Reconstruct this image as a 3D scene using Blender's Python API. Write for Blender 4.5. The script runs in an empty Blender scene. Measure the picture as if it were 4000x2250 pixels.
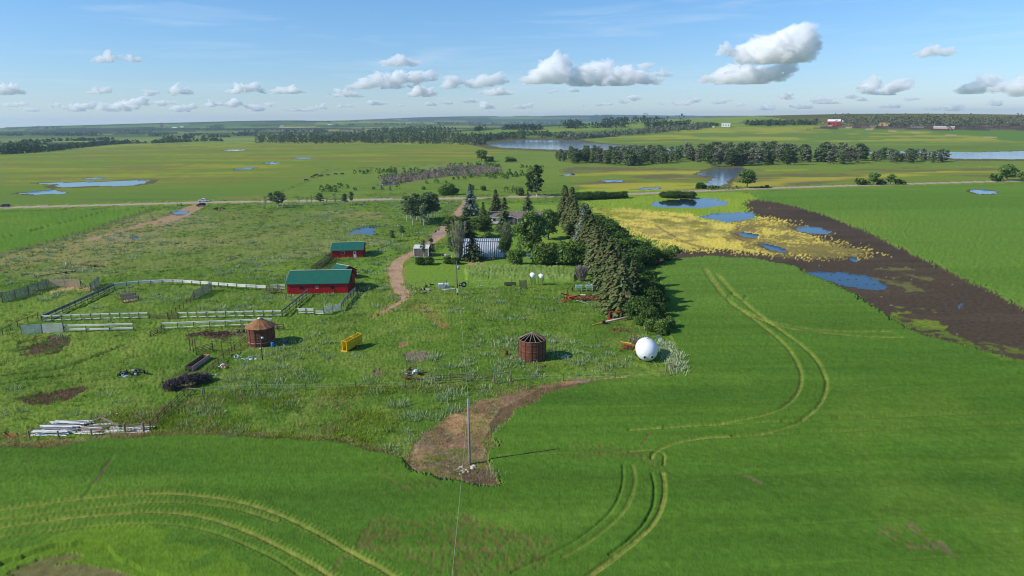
import bpy, math, random
import numpy as np
random.seed(7); RNG = np.random.default_rng(11)
SC = bpy.context.scene
COL = SC.collection
# ---------------------------------------------------------------- camera
FOC = 2667.0; CAM_H = 42.0
PITCH = math.radians(13.8); ROLL = 0.0095
_f = np.array([0, math.cos(PITCH), -math.sin(PITCH)]); _r0 = np.array([1., 0, 0]); _u0 = np.cross(_r0, _f)
_r = _r0*math.cos(ROLL)-_u0*math.sin(ROLL); _u = _u0*math.cos(ROLL)+_r0*math.sin(ROLL)
cam = bpy.data.cameras.new('camera'); cam_o = bpy.data.objects.new('camera', cam); COL.objects.link(cam_o)
cam.sensor_width = 36; cam.lens = FOC/4000*36; cam.clip_start = 0.5; cam.clip_end = 60000
from mathutils import Matrix, Vector
cam_o.matrix_world = Matrix(((_r[0], _u[0], -_f[0], 0), (_r[1], _u[1], -_f[1], 0), (_r[2], _u[2], -_f[2], CAM_H), (0, 0, 0, 1)))
SC.camera = cam_o
# ---------------------------------------------------------------- light
SUN_EL = math.radians(35.5); SUN_AZ = math.radians(195.7)      # direction towards the sun, measured from +X
sund = Vector((math.cos(SUN_AZ)*math.cos(SUN_EL), math.sin(SUN_AZ)*math.cos(SUN_EL), math.sin(SUN_EL)))
w = bpy.data.worlds.new('World'); SC.world = w; w.use_nodes = True
nt = w.node_tree; nt.nodes.clear()
sky = nt.nodes.new('ShaderNodeTexSky'); sky.sky_type = 'NISHITA'; sky.sun_disc = False
sky.sun_elevation = SUN_EL; sky.sun_rotation = math.pi/2-SUN_AZ
sky.air_density = 1.15; sky.dust_density = 0.0; sky.ozone_density = 4.0; sky.altitude = 300
bg = nt.nodes.new('ShaderNodeBackground'); bg.inputs[1].default_value = 0.102
out = nt.nodes.new('ShaderNodeOutputWorld')
# thin cirrus streaks over the blue, in sky directions
tc = nt.nodes.new('ShaderNodeTexCoord'); sep = nt.nodes.new('ShaderNodeSeparateXYZ'); nt.links.new(tc.outputs['Generated'], sep.inputs[0])
mp = nt.nodes.new('ShaderNodeMapping'); mp.inputs['Scale'].default_value = (2.2, 2.2, 26); mp.inputs['Rotation'].default_value = (0.0, 0.035, 0)
nt.links.new(tc.outputs['Generated'], mp.inputs[0])
cn = nt.nodes.new('ShaderNodeTexNoise'); cn.inputs['Scale'].default_value = 2.0; cn.inputs['Detail'].default_value = 6; cn.inputs['Roughness'].default_value = 0.6
cn.inputs['Distortion'].default_value = 0.5
nt.links.new(mp.outputs[0], cn.inputs[0])
cr = nt.nodes.new('ShaderNodeMapRange'); cr.inputs[1].default_value = 0.52; cr.inputs[2].default_value = 0.78; cr.inputs[3].default_value = 0; cr.inputs[4].default_value = 0.34
nt.links.new(cn.outputs[0], cr.inputs[0])
er = nt.nodes.new('ShaderNodeMapRange'); er.inputs[1].default_value = 0.0; er.inputs[2].default_value = 0.04; nt.links.new(sep.outputs[2], er.inputs[0])
mm = nt.nodes.new('ShaderNodeMath'); mm.operation = 'MULTIPLY'; nt.links.new(cr.outputs[0], mm.inputs[0]); nt.links.new(er.outputs[0], mm.inputs[1])
mx = nt.nodes.new('ShaderNodeMix'); mx.data_type = 'RGBA'; mx.inputs[7].default_value = (5.6, 6.6, 7.8, 1)
tr_ = nt.nodes.new('ShaderNodeMapRange'); tr_.inputs[1].default_value = 0.0; tr_.inputs[2].default_value = 0.30; nt.links.new(sep.outputs[2], tr_.inputs[0])
ti = nt.nodes.new('ShaderNodeMix'); ti.data_type = 'RGBA'; ti.inputs[6].default_value = (.68, .80, 1.10, 1); ti.inputs[7].default_value = (.56, .92, 1.14, 1); nt.links.new(tr_.outputs[0], ti.inputs[0])
tm = nt.nodes.new('ShaderNodeMix'); tm.data_type = 'RGBA'; tm.blend_type = 'MULTIPLY'; tm.inputs[0].default_value = 1; nt.links.new(sky.outputs[0], tm.inputs[6]); nt.links.new(ti.outputs[2], tm.inputs[7])
nt.links.new(mm.outputs[0], mx.inputs[0]); nt.links.new(tm.outputs[2], mx.inputs[6])
nt.links.new(mx.outputs[2], bg.inputs[0]); nt.links.new(bg.outputs[0], out.inputs[0])
sl = bpy.data.lights.new('sun', 'SUN'); sl.energy = 4.2; sl.angle = math.radians(0.53); sl.color = (1, 0.95, 0.86)
so = bpy.data.objects.new('sun', sl); COL.objects.link(so); so.rotation_euler = (-sund).to_track_quat('-Z', 'Y').to_euler(); so.location = (-60, -60, 120)
SC.view_settings.view_transform = 'Standard'; SC.view_settings.look = 'None'; SC.view_settings.exposure = 0.36; SC.view_settings.gamma = 1
SC.view_settings.use_curve_mapping = False
SC.cycles.max_bounces = 20; SC.cycles.diffuse_bounces = 2; SC.cycles.glossy_bounces = 2; SC.cycles.transmission_bounces = 3
SC.cycles.transparent_max_bounces = 12; SC.cycles.volume_bounces = 18; SC.cycles.use_denoising = True; SC.cycles.denoising_prefilter = 'ACCURATE'; SC.cycles.denoising_input_passes = 'RGB_ALBEDO_NORMAL'
SC.cycles.use_adaptive_sampling = True; SC.cycles.adaptive_threshold = 0.008; SC.cycles.filter_width = 1.1

# ---------------------------------------------------------------- numeric helpers
def h32(ix, iy, seed):
    h = (ix.astype(np.int64)*374761393 + iy.astype(np.int64)*668265263 + seed*1442695041) & 0xFFFFFFFF
    h = ((h ^ (h >> 13))*1274126177) & 0xFFFFFFFF
    h = ((h ^ (h >> 15))*2246822519) & 0xFFFFFFFF
    return ((h ^ (h >> 16)) & 0xFFFFFF)/float(0xFFFFFF)
def vn(x, y, seed=0):
    ix = np.floor(x); iy = np.floor(y); fx = x-ix; fy = y-iy
    fx = fx*fx*(3-2*fx); fy = fy*fy*(3-2*fy)
    a = h32(ix, iy, seed); b = h32(ix+1, iy, seed); c = h32(ix, iy+1, seed); d = h32(ix+1, iy+1, seed)
    return (a+(b-a)*fx)+((c+(d-c)*fx)-(a+(b-a)*fx))*fy
def fbm(x, y, s, seed=0, o=4):
    """fractal noise of wavelength s metres, mean .5, about 0..1"""
    v = np.zeros_like(x); a = 1.0; t = 0.0; x = x/s; y = y/s
    for k in range(o):
        v += a*vn(x, y, seed+k*17); t += a; a *= .5
        x, y = x*1.73+y*1.02+7.1, y*1.73-x*1.02+3.3
    return np.clip((v/t-.5)*1.5+.5, 0, 1)
def sst(a, b, x):
    t = np.clip((x-a)/(b-a), 0, 1); return t*t*(3-2*t)
def terrain(x, y):
    x = np.asarray(x, float); y = np.asarray(y, float)
    r = np.hypot(x, y)
    def g(cx, cy, sx, sy, a, cut=.12):
        e = np.exp(-.5*(((x-cx)/sx)**2+((y-cy)/sy)**2)); return a*np.maximum(0, e-cut)/(1-cut)
    z = g(820, 2040, 760, 390, 44)+g(1750, 2000, 700, 420, 16)
    z = z+g(-1750, 5300, 1500, 800, 46)+g(-900, 9500, 2300, 1500, 64)+g(1800, 10500, 3000, 1600, 56)+g(6500, 10000, 3500, 1600, 34)
    z = z+sst(2600, 6000, r)*((vn(x/1500, y/1500, 5)-.5)*15+(vn(x/600, y/600, 6)-.5)*8)
    z = z+g(-260, 1050, 300, 220, 2.5)
    return z
def ray(px, py):
    return _f+_r*((px-2000)/FOC)+_u*((1125-py)/FOC)
def P(px, py, z=0.0):
    """ground point seen at a photo pixel (4000 x 2250), on flat land"""
    d = ray(px, py); t = (z-CAM_H)/d[2]; return (float(d[0]*t), float(d[1]*t))
def PT(px, py):
    """the same on the rolling far land"""
    d = ray(px, py); hd = math.hypot(d[0], d[1])
    if d[2] < -0.04: return P(px, py)
    rr = np.geomspace(500, 16000, 900); xs = d[0]/hd*rr; ys = d[1]/hd*rr
    zz = CAM_H+d[2]/hd*rr; below = np.nonzero(zz <= terrain(xs, ys))[0]
    i = below[0] if len(below) else len(rr)-1
    return (float(xs[i]), float(ys[i]))
def hat(px, yb, yt, px2=None):
    """height of a thing standing at (px, yb) whose top shows at yt"""
    b = P(px, yb); d = ray(px2 if px2 is not None else px, yt); t = math.hypot(*b)/math.hypot(d[0], d[1]); return float(CAM_H+d[2]*t)
def lin(r, g, b, k=1.0):
    def f(c):
        c /= 255.0; return c/12.92 if c <= .04045 else ((c+.055)/1.055)**2.4
    return (f(r)*k, f(g)*k, f(b)*k)
KL = 0.84
def sc(r, g, b): return np.array(lin(r, g, b, KL))

def inpoly(x, y, poly):
    poly = np.array(poly); m = np.zeros(x.shape, bool)
    bx = (x >= poly[:, 0].min()) & (x <= poly[:, 0].max()) & (y >= poly[:, 1].min()) & (y <= poly[:, 1].max())
    idx = np.nonzero(bx)[0]
    if not len(idx): return m
    X = x[idx]; Y = y[idx]; r = np.zeros(len(idx), bool); n = len(poly)
    for i in range(n):
        x1, y1 = poly[i]; x2, y2 = poly[(i+1) % n]
        if y1 == y2: continue
        c = ((y1 > Y) != (y2 > Y)) & (X < (x2-x1)*(Y-y1)/(y2-y1)+x1); r ^= c
    m[idx] = r; return m
def dline(x, y, pts, reach=12.0):
    """distance to a polyline and arc length along it (inf beyond reach)"""
    pts = np.array(pts); D = np.full(x.shape, 1e9); S = np.zeros(x.shape); s0 = 0.0; side = np.zeros(x.shape)
    for i in range(len(pts)-1):
        a = pts[i]; b = pts[i+1]; ab = b-a; L = math.hypot(*ab)
        if L < 1e-6: continue
        bx = np.nonzero((x > min(a[0], b[0])-reach) & (x < max(a[0], b[0])+reach) & (y > min(a[1], b[1])-reach) & (y < max(a[1], b[1])+reach))[0]
        if len(bx):
            X = x[bx]-a[0]; Y = y[bx]-a[1]; t = np.clip((X*ab[0]+Y*ab[1])/L/L, 0, 1)
            d = np.hypot(X-ab[0]*t, Y-ab[1]*t); k = d < D[bx]
            D[bx[k]] = d[k]; S[bx[k]] = s0+t[k]*L
        s0 += L
    return D, S
def smooth(pts, n=8):
    """Catmull-Rom through points"""
    pts = [np.array(p, float) for p in pts]; q = [2*pts[0]-pts[1]]+pts+[2*pts[-1]-pts[-2]]; o = []
    for i in range(1, len(q)-2):
        for k in range(n):
            t = k/n
            o.append(.5*((2*q[i])+(-q[i-1]+q[i+1])*t+(2*q[i-1]-5*q[i]+4*q[i+1]-q[i+2])*t*t+(-q[i-1]+3*q[i]-3*q[i+1]+q[i+2])*t**3))
    o.append(q[-2]); return [tuple(p) for p in o]
def WP(pix, far=False): return [(PT if far else P)(*p) for p in pix]
# ---------------------------------------------------------------- materials
def newmat(name):
    m = bpy.data.materials.new(name); m.use_nodes = True; n = m.node_tree; n.nodes.clear()
    o = n.nodes.new('ShaderNodeOutputMaterial'); b = n.nodes.new('ShaderNodeBsdfPrincipled'); n.links.new(b.outputs[0], o.inputs[0])
    return m, n, b, o
def noise_mix(n, col, amt=.3, scale=1.0, detail=4, attr=None, stretch=None):
    """a colour (or attribute) broken up by noise in the object's own space"""
    if attr:
        c = n.nodes.new('ShaderNodeAttribute'); c.attribute_name = attr; src = c.outputs['Color']
    else:
        c = n.nodes.new('ShaderNodeRGB'); c.outputs[0].default_value = (*col, 1); src = c.outputs[0]
    t = n.nodes.new('ShaderNodeTexCoord'); no = n.nodes.new('ShaderNodeTexNoise'); no.inputs['Scale'].default_value = scale; no.inputs['Detail'].default_value = detail
    if stretch:
        mp = n.nodes.new('ShaderNodeMapping'); mp.inputs['Scale'].default_value = stretch; n.links.new(t.outputs['Object'], mp.inputs[0]); n.links.new(mp.outputs[0], no.inputs[0])
    else: n.links.new(t.outputs['Object'], no.inputs[0])
    mr = n.nodes.new('ShaderNodeMapRange'); mr.inputs[1].default_value = .3; mr.inputs[2].default_value = .7; mr.inputs[3].default_value = 1-amt; mr.inputs[4].default_value = 1+amt
    n.links.new(no.outputs[0], mr.inputs[0])
    mu = n.nodes.new('ShaderNodeVectorMath'); mu.operation = 'MULTIPLY'; n.links.new(src, mu.inputs[0]); n.links.new(mr.outputs[0], mu.inputs[1])
    return mu.outputs[0], no
def bump(n, b, no, strength=.4, dist=.1):
    bp = n.nodes.new('ShaderNodeBump'); bp.inputs['Strength'].default_value = strength; bp.inputs['Distance'].default_value = dist
    n.links.new(no.outputs[0], bp.inputs['Height']); n.links.new(bp.outputs[0], b.inputs['Normal'])
def plain(name, rgb, rough=.7, amt=.18, scale=2.0, metal=0.0, spec=.3, stretch=None, k=KL):
    m, n, b, o = newmat(name); s, no = noise_mix(n, lin(*rgb, k), amt, scale, 5, stretch=stretch)
    n.links.new(s, b.inputs['Base Color']); b.inputs['Roughness'].default_value = rough; b.inputs['Metallic'].default_value = metal
    b.inputs['Specular IOR Level'].default_value = spec; return m
def land_mat(name, sc1=1.2, amt=.22, bs=.5, bd=.12, fine=9.0):
    m, n, b, o = newmat(name); s, no = noise_mix(n, None, amt, sc1, 6, attr='Col')
    n2 = n.nodes.new('ShaderNodeTexNoise'); n2.inputs['Scale'].default_value = fine; n2.inputs['Detail'].default_value = 3
    t = n.nodes.new('ShaderNodeTexCoord'); n.links.new(t.outputs['Object'], n2.inputs[0])
    mr = n.nodes.new('ShaderNodeMapRange'); mr.inputs[1].default_value = .3; mr.inputs[2].default_value = .7; mr.inputs[3].default_value = 1-amt*.7; mr.inputs[4].default_value = 1+amt*.7
    n.links.new(n2.outputs[0], mr.inputs[0]); mu = n.nodes.new('ShaderNodeVectorMath'); mu.operation = 'MULTIPLY'
    n.links.new(s, mu.inputs[0]); n.links.new(mr.outputs[0], mu.inputs[1]); n.links.new(mu.outputs[0], b.inputs['Base Color'])
    b.inputs['Roughness'].default_value = 1.0; b.inputs['Specular IOR Level'].default_value = .02
    bump(n, b, no, bs, bd); return m
M = {}
M['grass'] = land_mat('pasture_grass', 1.1, .24, .7, .18, 7)
M['crop'] = land_mat('crop_leaves', 1.3, .15, .6, .12, 11)
M['soil'] = land_mat('bare_soil', 1.0, .22, .6, .10, 6)
M['gravel'] = land_mat('gravel_surface', .8, .14, .3, .04, 5)
def water_mat(rough=.05, bs=.10, base=(.012, .024, .040)):
    m, n, b, o = newmat('pond_water'); b.inputs['Base Color'].default_value = (*base, 1); b.inputs['Roughness'].default_value = rough
    b.inputs['IOR'].default_value = 1.36; b.inputs['Specular IOR Level'].default_value = .5
    t = n.nodes.new('ShaderNodeTexCoord'); no = n.nodes.new('ShaderNodeTexNoise'); no.inputs['Scale'].default_value = .7; no.inputs['Detail'].default_value = 3
    n.links.new(t.outputs['Object'], no.inputs[0]); bump(n, b, no, bs, .05); return m
M['water'] = water_mat(); M['lake'] = water_mat(.12, .10, (.13, .17, .21))
def leaf_mat(name, trans=.25):
    m = bpy.data.materials.new(name); m.use_nodes = True; n = m.node_tree; n.nodes.clear()
    o = n.nodes.new('ShaderNodeOutputMaterial'); a = n.nodes.new('ShaderNodeAttribute'); a.attribute_name = 'Col'
    oi = n.nodes.new('ShaderNodeObjectInfo'); mr = n.nodes.new('ShaderNodeMapRange'); mr.inputs[3].default_value = .98; mr.inputs[4].default_value = 1.42
    n.links.new(oi.outputs['Random'], mr.inputs[0]); mu = n.nodes.new('ShaderNodeVectorMath'); mu.operation = 'MULTIPLY'
    n.links.new(a.outputs['Color'], mu.inputs[0]); n.links.new(mr.outputs[0], mu.inputs[1])
    d = n.nodes.new('ShaderNodeBsdfDiffuse'); t = n.nodes.new('ShaderNodeBsdfTranslucent'); mi = n.nodes.new('ShaderNodeMixShader'); mi.inputs[0].default_value = trans
    n.links.new(mu.outputs[0], d.inputs[0]); n.links.new(mu.outputs[0], t.inputs[0]); n.links.new(d.outputs[0], mi.inputs[1]); n.links.new(t.outputs[0], mi.inputs[2])
    n.links.new(mi.outputs[0], o.inputs[0]); return m
M['leaf'] = leaf_mat('leaves'); M['needle'] = leaf_mat('needles', .08); M['blade'] = leaf_mat('plant_blades', .3)
M['bark'] = plain('bark', (120, 108, 92), .9); M['birch'] = plain('pale_bark', (200, 195, 185), .8)
M['deadwood'] = plain('dead_branches', (150, 138, 130), .9)
M['wood'] = plain('weathered_wood', (140, 128, 112), .85, .25, 3, stretch=(1, 1, 6)); M['darkwood'] = plain('dark_wood', (85, 78, 72), .9, .3, 3)
M['pole'] = plain('grey_pole_wood', (150, 145, 132), .85, .2, 4, stretch=(3, 3, .4))
M['red'] = plain('red_steel_siding', (190, 26, 38), .45, .10, 1.2); M['green'] = plain('green_steel_roofing', (40, 104, 84), .4, .08, .8)
M['white'] = plain('white_paint', (232, 232, 230), .55, .06); M['trim'] = plain('pale_trim', (215, 215, 210), .5, .06)
M['rail'] = plain('white_pipe_rail', (226, 224, 220), .5, .10, 1.5)
M['greyrail'] = plain('weathered_and_shaded_grey_rail', (118, 120, 120), .7, .2, 1.5)  # grey for weathered rails; also stands in for shade on one pen fence
M['pipe'] = plain('rusty_dark_pipe', (96, 70, 60), .8, .3, 4); M['post'] = plain('dark_fence_post', (92, 84, 76), .9, .25, 4)
M['galv'] = plain('galvanised_sheet', (214, 220, 228), .42, .10, 1.0, metal=.1); M['galvd'] = plain('galvanised_dark_seam', (92, 100, 112), .5, .15, 1)  # second one: darker grey metal for the arched shed's seams
M['brownwall'] = plain('grey_brown_siding', (130, 118, 110), .6, .12)
M['rust'] = plain('rusty_bin_sheet', (112, 66, 48), .75, .35, 1.4); M['rustroof'] = plain('orange_rust_roof', (150, 104, 66), .75, .3, 1.2)
M['dark'] = plain('dark_opening', (28, 26, 26), .9, .1); M['glass'] = plain('window_glass', (40, 50, 60), .1, .05, spec=.7)
M['roofbrown'] = plain('brown_shingles', (128, 108, 104), .9, .15, 3); M['deck'] = plain('deck_boards', (150, 118, 100), .8, .2)
M['yellow'] = plain('yellow_paint', (228, 190, 30), .45, .10, 2); M['orange'] = plain('orange_paint', (196, 80, 42), .6, .25, 3)
M['mint'] = plain('faded_green_paint', (150, 185, 172), .5, .12); M['tyre'] = plain('tyre_rubber', (38, 38, 40), .85, .1)
M['tank'] = plain('white_fibreglass', (240, 241, 245), .35, .04, .6); M['iron'] = plain('rusted_iron', (104, 66, 54), .85, .35, 3)
M['steel'] = plain('grey_steel', (160, 164, 168), .5, .2, 2, metal=.2); M['blue'] = plain('blue_plastic', (50, 130, 200), .5, .08)
M['net'] = plain('dark_mesh_net', (70, 74, 80), .9, .1); M['plastic'] = plain('pale_plastic_sheet', (185, 195, 205), .35, .25, 2)
M['straw'] = plain('straw_litter', (196, 160, 112), .95, .25, 3); M['dung'] = plain('dark_brush', (82, 72, 68), 1, .35, 3)
M['stone'] = plain('pale_fieldstone', (212, 196, 180), .85, .2, 3); M['dirt'] = plain('dirt_heap', (96, 76, 64), 1, .3, 1.5)
M['cow'] = plain('black_hide', (34, 30, 30), .8, .2); M['browncow'] = plain('red_brown_hide', (110, 62, 44), .8, .2)
M['carwhite'] = plain('white_car_paint', (235, 237, 240), .25, .03, spec=.6); M['cardark'] = plain('dark_car_paint', (34, 44, 56), .25, .05, spec=.6)
M['wire'] = plain('pale_wire', (170, 180, 165), .6, .05)
M['redpaint'] = plain('faded_red_paint', (168, 92, 80), .7, .25, 2); M['pink'] = plain('bleached_pink_boards', (196, 158, 146), .8, .25, 2)
M['concrete'] = plain('stained_concrete', (105, 98, 104), .9, .25, 1.5)

# ---------------------------------------------------------------- objects
def link(name, me, mat=None, parent=None, loc=None):
    o = bpy.data.objects.new(name, me); COL.objects.link(o)
    if mat is not None and me is not None and not me.materials: me.materials.append(mat)
    if parent:
        o.parent = parent; KIDS.setdefault(parent.name, []).append(o)
    if loc: o.location = loc
    return o
def npmesh(name, V, Fq, col=None, smooth_=False):
    """V (n,3); Fq (m,k) with k = 3 or 4"""
    me = bpy.data.meshes.new(name); V = np.asarray(V, np.float32); Fq = np.asarray(Fq, np.int32); k = Fq.shape[1]; m = len(Fq)
    me.vertices.add(len(V)); me.vertices.foreach_set('co', V.ravel())
    me.loops.add(m*k); me.loops.foreach_set('vertex_index', Fq.ravel())
    me.polygons.add(m); me.polygons.foreach_set('loop_start', np.arange(0, m*k, k, dtype=np.int32)); me.polygons.foreach_set('loop_total', np.full(m, k, np.int32))
    if smooth_: me.polygons.foreach_set('use_smooth', np.ones(m, bool))
    me.update(calc_edges=True)
    if col is not None:
        a = me.color_attributes.new('Col', 'FLOAT_COLOR', 'POINT'); c = np.ones((len(V), 4), np.float32); c[:, :3] = col; a.data.foreach_set('color', c.ravel())
    return me
def tag(o, label=None, cat=None, group=None, kind=None):
    for k, v in (('label', label), ('category', cat), ('group', group), ('kind', kind)):
        if v: o[k] = v
    return o
def thing(name, label, cat, loc=(0, 0, 0), rz=0.0, group=None):
    o = bpy.data.objects.new(name, None); COL.objects.link(o); o.location = loc if len(loc) == 3 else (loc[0], loc[1], 0); o.rotation_euler = (0, 0, rz)
    return tag(o, label, cat, group)
class MB:
    """collects boxes, tubes and sheets into one mesh"""
    def __init__(s): s.v = []; s.f = []
    def add(s, V, Fs):
        b = len(s.v); s.v += [tuple(map(float, p)) for p in V]; s.f += [tuple(b+i for i in f) for f in Fs]; return s
    def box(s, x0, y0, z0, x1, y1, z1):
        return s.add([(x0, y0, z0), (x1, y0, z0), (x1, y1, z0), (x0, y1, z0), (x0, y0, z1), (x1, y0, z1), (x1, y1, z1), (x0, y1, z1)],
                     [(3, 2, 1, 0), (4, 5, 6, 7), (0, 1, 5, 4), (1, 2, 6, 5), (2, 3, 7, 6), (3, 0, 4, 7)])
    def beam(s, a, b, wd, h=None, up=(0, 0, 1)):
        h = h or wd; a = Vector(a); b = Vector(b); d = (b-a).normalized(); u = Vector(up)
        if abs(d.dot(u)) > .98: u = Vector((1, 0, 0))
        x = d.cross(u).normalized()*wd/2; z = x.cross(d).normalized()*h/2
        V = [a-x-z, a+x-z, a+x+z, a-x+z, b-x-z, b+x-z, b+x+z, b-x+z]
        return s.add(V, [(0, 1, 2, 3), (7, 6, 5, 4), (0, 4, 5, 1), (1, 5, 6, 2), (2, 6, 7, 3), (3, 7, 4, 0)])
    def tube(s, pts, r, n=6, r2=None, cap=True):
        pts = [Vector(p) for p in pts]; b = len(s.v); m = len(pts); Vs = []
        for i, p in enumerate(pts):
            d = (pts[min(i+1, m-1)]-pts[max(i-1, 0)]).normalized(); u = Vector((0, 0, 1)) if abs(d.z) < .95 else Vector((1, 0, 0))
            x = d.cross(u).normalized(); y = x.cross(d); rr = r if r2 is None else r+(r2-r)*i/max(1, m-1)
            for k in range(n):
                a = 2*math.pi*k/n; Vs.append(p+x*math.cos(a)*rr+y*math.sin(a)*rr)
        Fs = [(i*n+k, i*n+(k+1) % n, (i+1)*n+(k+1) % n, (i+1)*n+k) for i in range(m-1) for k in range(n)]
        if cap: Fs += [tuple(range(n-1, -1, -1)), tuple((m-1)*n+k for k in range(n))]
        return s.add(Vs, Fs)
    def lathe(s, prof, n=16, c=(0, 0, 0), axis='z', a0=0, a1=2*math.pi):
        full = abs(a1-a0-2*math.pi) < 1e-6; k_ = n if full else n+1; Vs = []
        for r, z in prof:
            for k in range(k_):
                a = a0+(a1-a0)*k/n; x, y = r*math.cos(a), r*math.sin(a)
                Vs.append({'z': (c[0]+x, c[1]+y, c[2]+z), 'x': (c[0]+z, c[1]+x, c[2]+y), 'y': (c[0]+x, c[1]+z, c[2]+y)}[axis])
        Fs = []
        for i in range(len(prof)-1):
            for k in range(n):
                j = (k+1) % k_ if full else k+1
                Fs.append((i*k_+k, i*k_+j, (i+1)*k_+j, (i+1)*k_+k))
        return s.add(Vs, Fs)
    def prism(s, poly, y0, y1, plane='xz'):
        n = len(poly); V = []
        for y in (y0, y1):
            for a, b in poly: V.append((a, y, b) if plane == 'xz' else ((y, a, b) if plane == 'yz' else (a, b, y)))
        return s.add(V, [tuple(range(n)), tuple(range(2*n-1, n-1, -1))]+[(i, (i+1) % n, n+(i+1) % n, n+i) for i in range(n)])
    def rock(s, c, r, seed=0, sq=.7, n=7):
        R = random.Random(seed); V = []; m = 4
        for j in range(m+1):
            ph = math.pi*j/m
            for k in range(n):
                a = 2*math.pi*k/n; q = r*(.8+.4*R.random()) if 0 < j < m else r*.9
                V.append((c[0]+q*math.sin(ph)*math.cos(a), c[1]+q*math.sin(ph)*math.sin(a), c[2]+q*math.cos(ph)*sq))
        return s.add(V, [(j*n+k, (j+1)*n+k, (j+1)*n+(k+1) % n, j*n+(k+1) % n) for j in range(m) for k in range(n)])
    def mesh(s, name, sm=False):
        me = bpy.data.meshes.new(name); me.from_pydata(s.v, [], s.f)
        import bmesh
        bm = bmesh.new(); bm.from_mesh(me); bmesh.ops.recalc_face_normals(bm, faces=bm.faces[:]); bm.to_mesh(me); bm.free()
        if sm:
            for p in me.polygons: p.use_smooth = True
        return me
    def build(s, name, mat, parent=None, sm=False, loc=None): return link(name, s.mesh(name, sm), mat, parent, loc)
KIDS = {}
def copy_tree(o, parent=None):
    c = o.copy(); COL.objects.link(c); c.parent = parent
    for ch in KIDS.get(o.name, []):
        d = copy_tree(ch, c)
    return c
# ---------------------------------------------------------------- the land, one graded sheet split by cover
AZ = np.radians(np.linspace(-46, 46, 1120))
def dep_rows():
    t = [math.radians(42.5)]
    while t[-1] > math.radians(0.16):
        a = math.degrees(t[-1]); st = .078 if a > 6 else (.05 if a > 3 else (.026 if a > 1.2 else .016)); t.append(t[-1]-math.radians(st))
    return np.array(t)
RAD = CAM_H/np.tan(dep_rows()); RAD = RAD[RAD < 15500]; NR, NC = len(RAD), len(AZ)
rr, aa = np.meshgrid(RAD, AZ, indexing='ij'); R_ = rr.ravel(); X = (rr*np.sin(aa)).ravel(); Y = (rr*np.cos(aa)).ravel()
print('land verts', NR, NC, NR*NC)
# ragged borders: look polygons up at jittered places, by amounts in metres that grow slowly with size
n1 = fbm(X, Y, 7, 1, 4)-.5; n2 = fbm(X, Y, 7, 2, 4)-.5; n3 = fbm(X, Y, 60, 3, 4)-.5; n4 = fbm(X, Y, 60, 4, 4)-.5
def warp(a, b=0.0): return X+n1*a+n3*b, Y+n2*a+n4*b
N_ = len(X); C = np.zeros((N_, 3)); ID = np.zeros(N_, int); HT = np.zeros(N_); AMP = np.ones(N_)
def paint(m, col, a=1.0):
    m = (m.astype(float)*a)[:, None]; C[:] = C*(1-m)+np.asarray(col)*m
def area(pix, a=2.0, b=0.0, far=False, dz=0.0):
    xx, yy = warp(a, b)
    if dz: xx = xx+dz*(RNG.random(N_)+RNG.random(N_)-1); yy = yy+dz*(RNG.random(N_)+RNG.random(N_)-1)
    return inpoly(xx, yy, WP(pix, far))
f1 = fbm(X, Y, 90, 21, 5); f2 = fbm(X, Y, 22, 22, 5); f3 = fbm(X, Y, 5, 23, 4); f4 = fbm(X, Y, 1.6, 24, 3); f5 = fbm(X, Y, 9, 25, 4)
# streaks along the drilling direction (roughly left-right)
st1 = fbm(X*.16+Y*.02, Y, 14, 31, 4); st2 = fbm(X*.26, Y+X*.06, 40, 32, 5); st3 = fbm(X*.15-Y*.01, Y, 4, 33, 3)
# --- pasture everywhere first
paint(np.ones(N_), sc(84, 122, 50)); paint(sst(.35, .75, f2), sc(104, 138, 62), .8); paint(sst(.45, .8, f5), sc(70, 106, 46), .55); paint(sst(.5, .8, f3), sc(112, 136, 72), .45)
far_ = sst(330, 600, Y); paint(far_, sc(112, 142, 72), .75); paint(far_*sst(.4, .8, f2), sc(96, 126, 66), .6)
up = area([(-300, 1080), (-300, 960), (400, 860), (720, 815), (1500, 830), (1500, 960), (1180, 1000), (700, 1060), (300, 1100)], 10)
paint(up, sc(116, 134, 86), .45); paint(up*sst(.45, .75, f2), sc(128, 134, 98), .6)
paint(area([(-200, 1010), (100, 960), (420, 880), (640, 850), (700, 880), (560, 950), (300, 1010), (60, 1060)], 14), sc(136, 136, 100), .45)
HT += .22*f4*f3+.10
# --- rolling far land: a patchwork of fields
FAR = Y > 1290
th = .17; u = X*math.cos(th)+Y*math.sin(th); v = -X*math.sin(th)+Y*math.cos(th)
cu = np.floor(u/820+.3*h32(np.floor(v/430), v*0, 9)*3); cv = np.floor(v/430+.25*vn(u/900, v/900, 3)); hh = h32(cu, cv, 77)
pal = [sc(92, 132, 70), sc(104, 142, 78), sc(122, 150, 82), sc(84, 120, 66), sc(100, 136, 84), sc(138, 158, 84), sc(96, 128, 76), sc(112, 140, 88)]
for i, c in enumerate(pal): paint(FAR & (hh >= i/8) & (hh < (i+1)/8), c)
paint(FAR & (h32(cu, cv, 78) > .93), sc(196, 190, 96)); paint(FAR & (h32(cu, cv, 79) > .95), sc(150, 136, 116))
paint(FAR*sst(.35, .8, st2), sc(104, 134, 72), .4); paint(FAR & (X > 700) & (R_ > 1650) & (R_ < 3500), sc(88, 96, 66), .9)
for q in ([(2170, 474), (2330, 471), (2330, 479), (2240, 481)], [(330, 507), (540, 499), (545, 506), (350, 510)], [(870, 502), (1250, 496), (1240, 503), (900, 506)]): paint(area(q, 20, 60, True), sc(214, 200, 110))
C[:] *= np.where(R_ > 3600, .78, np.where(R_ > 2400, .9, 1.0))[:, None]
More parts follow.
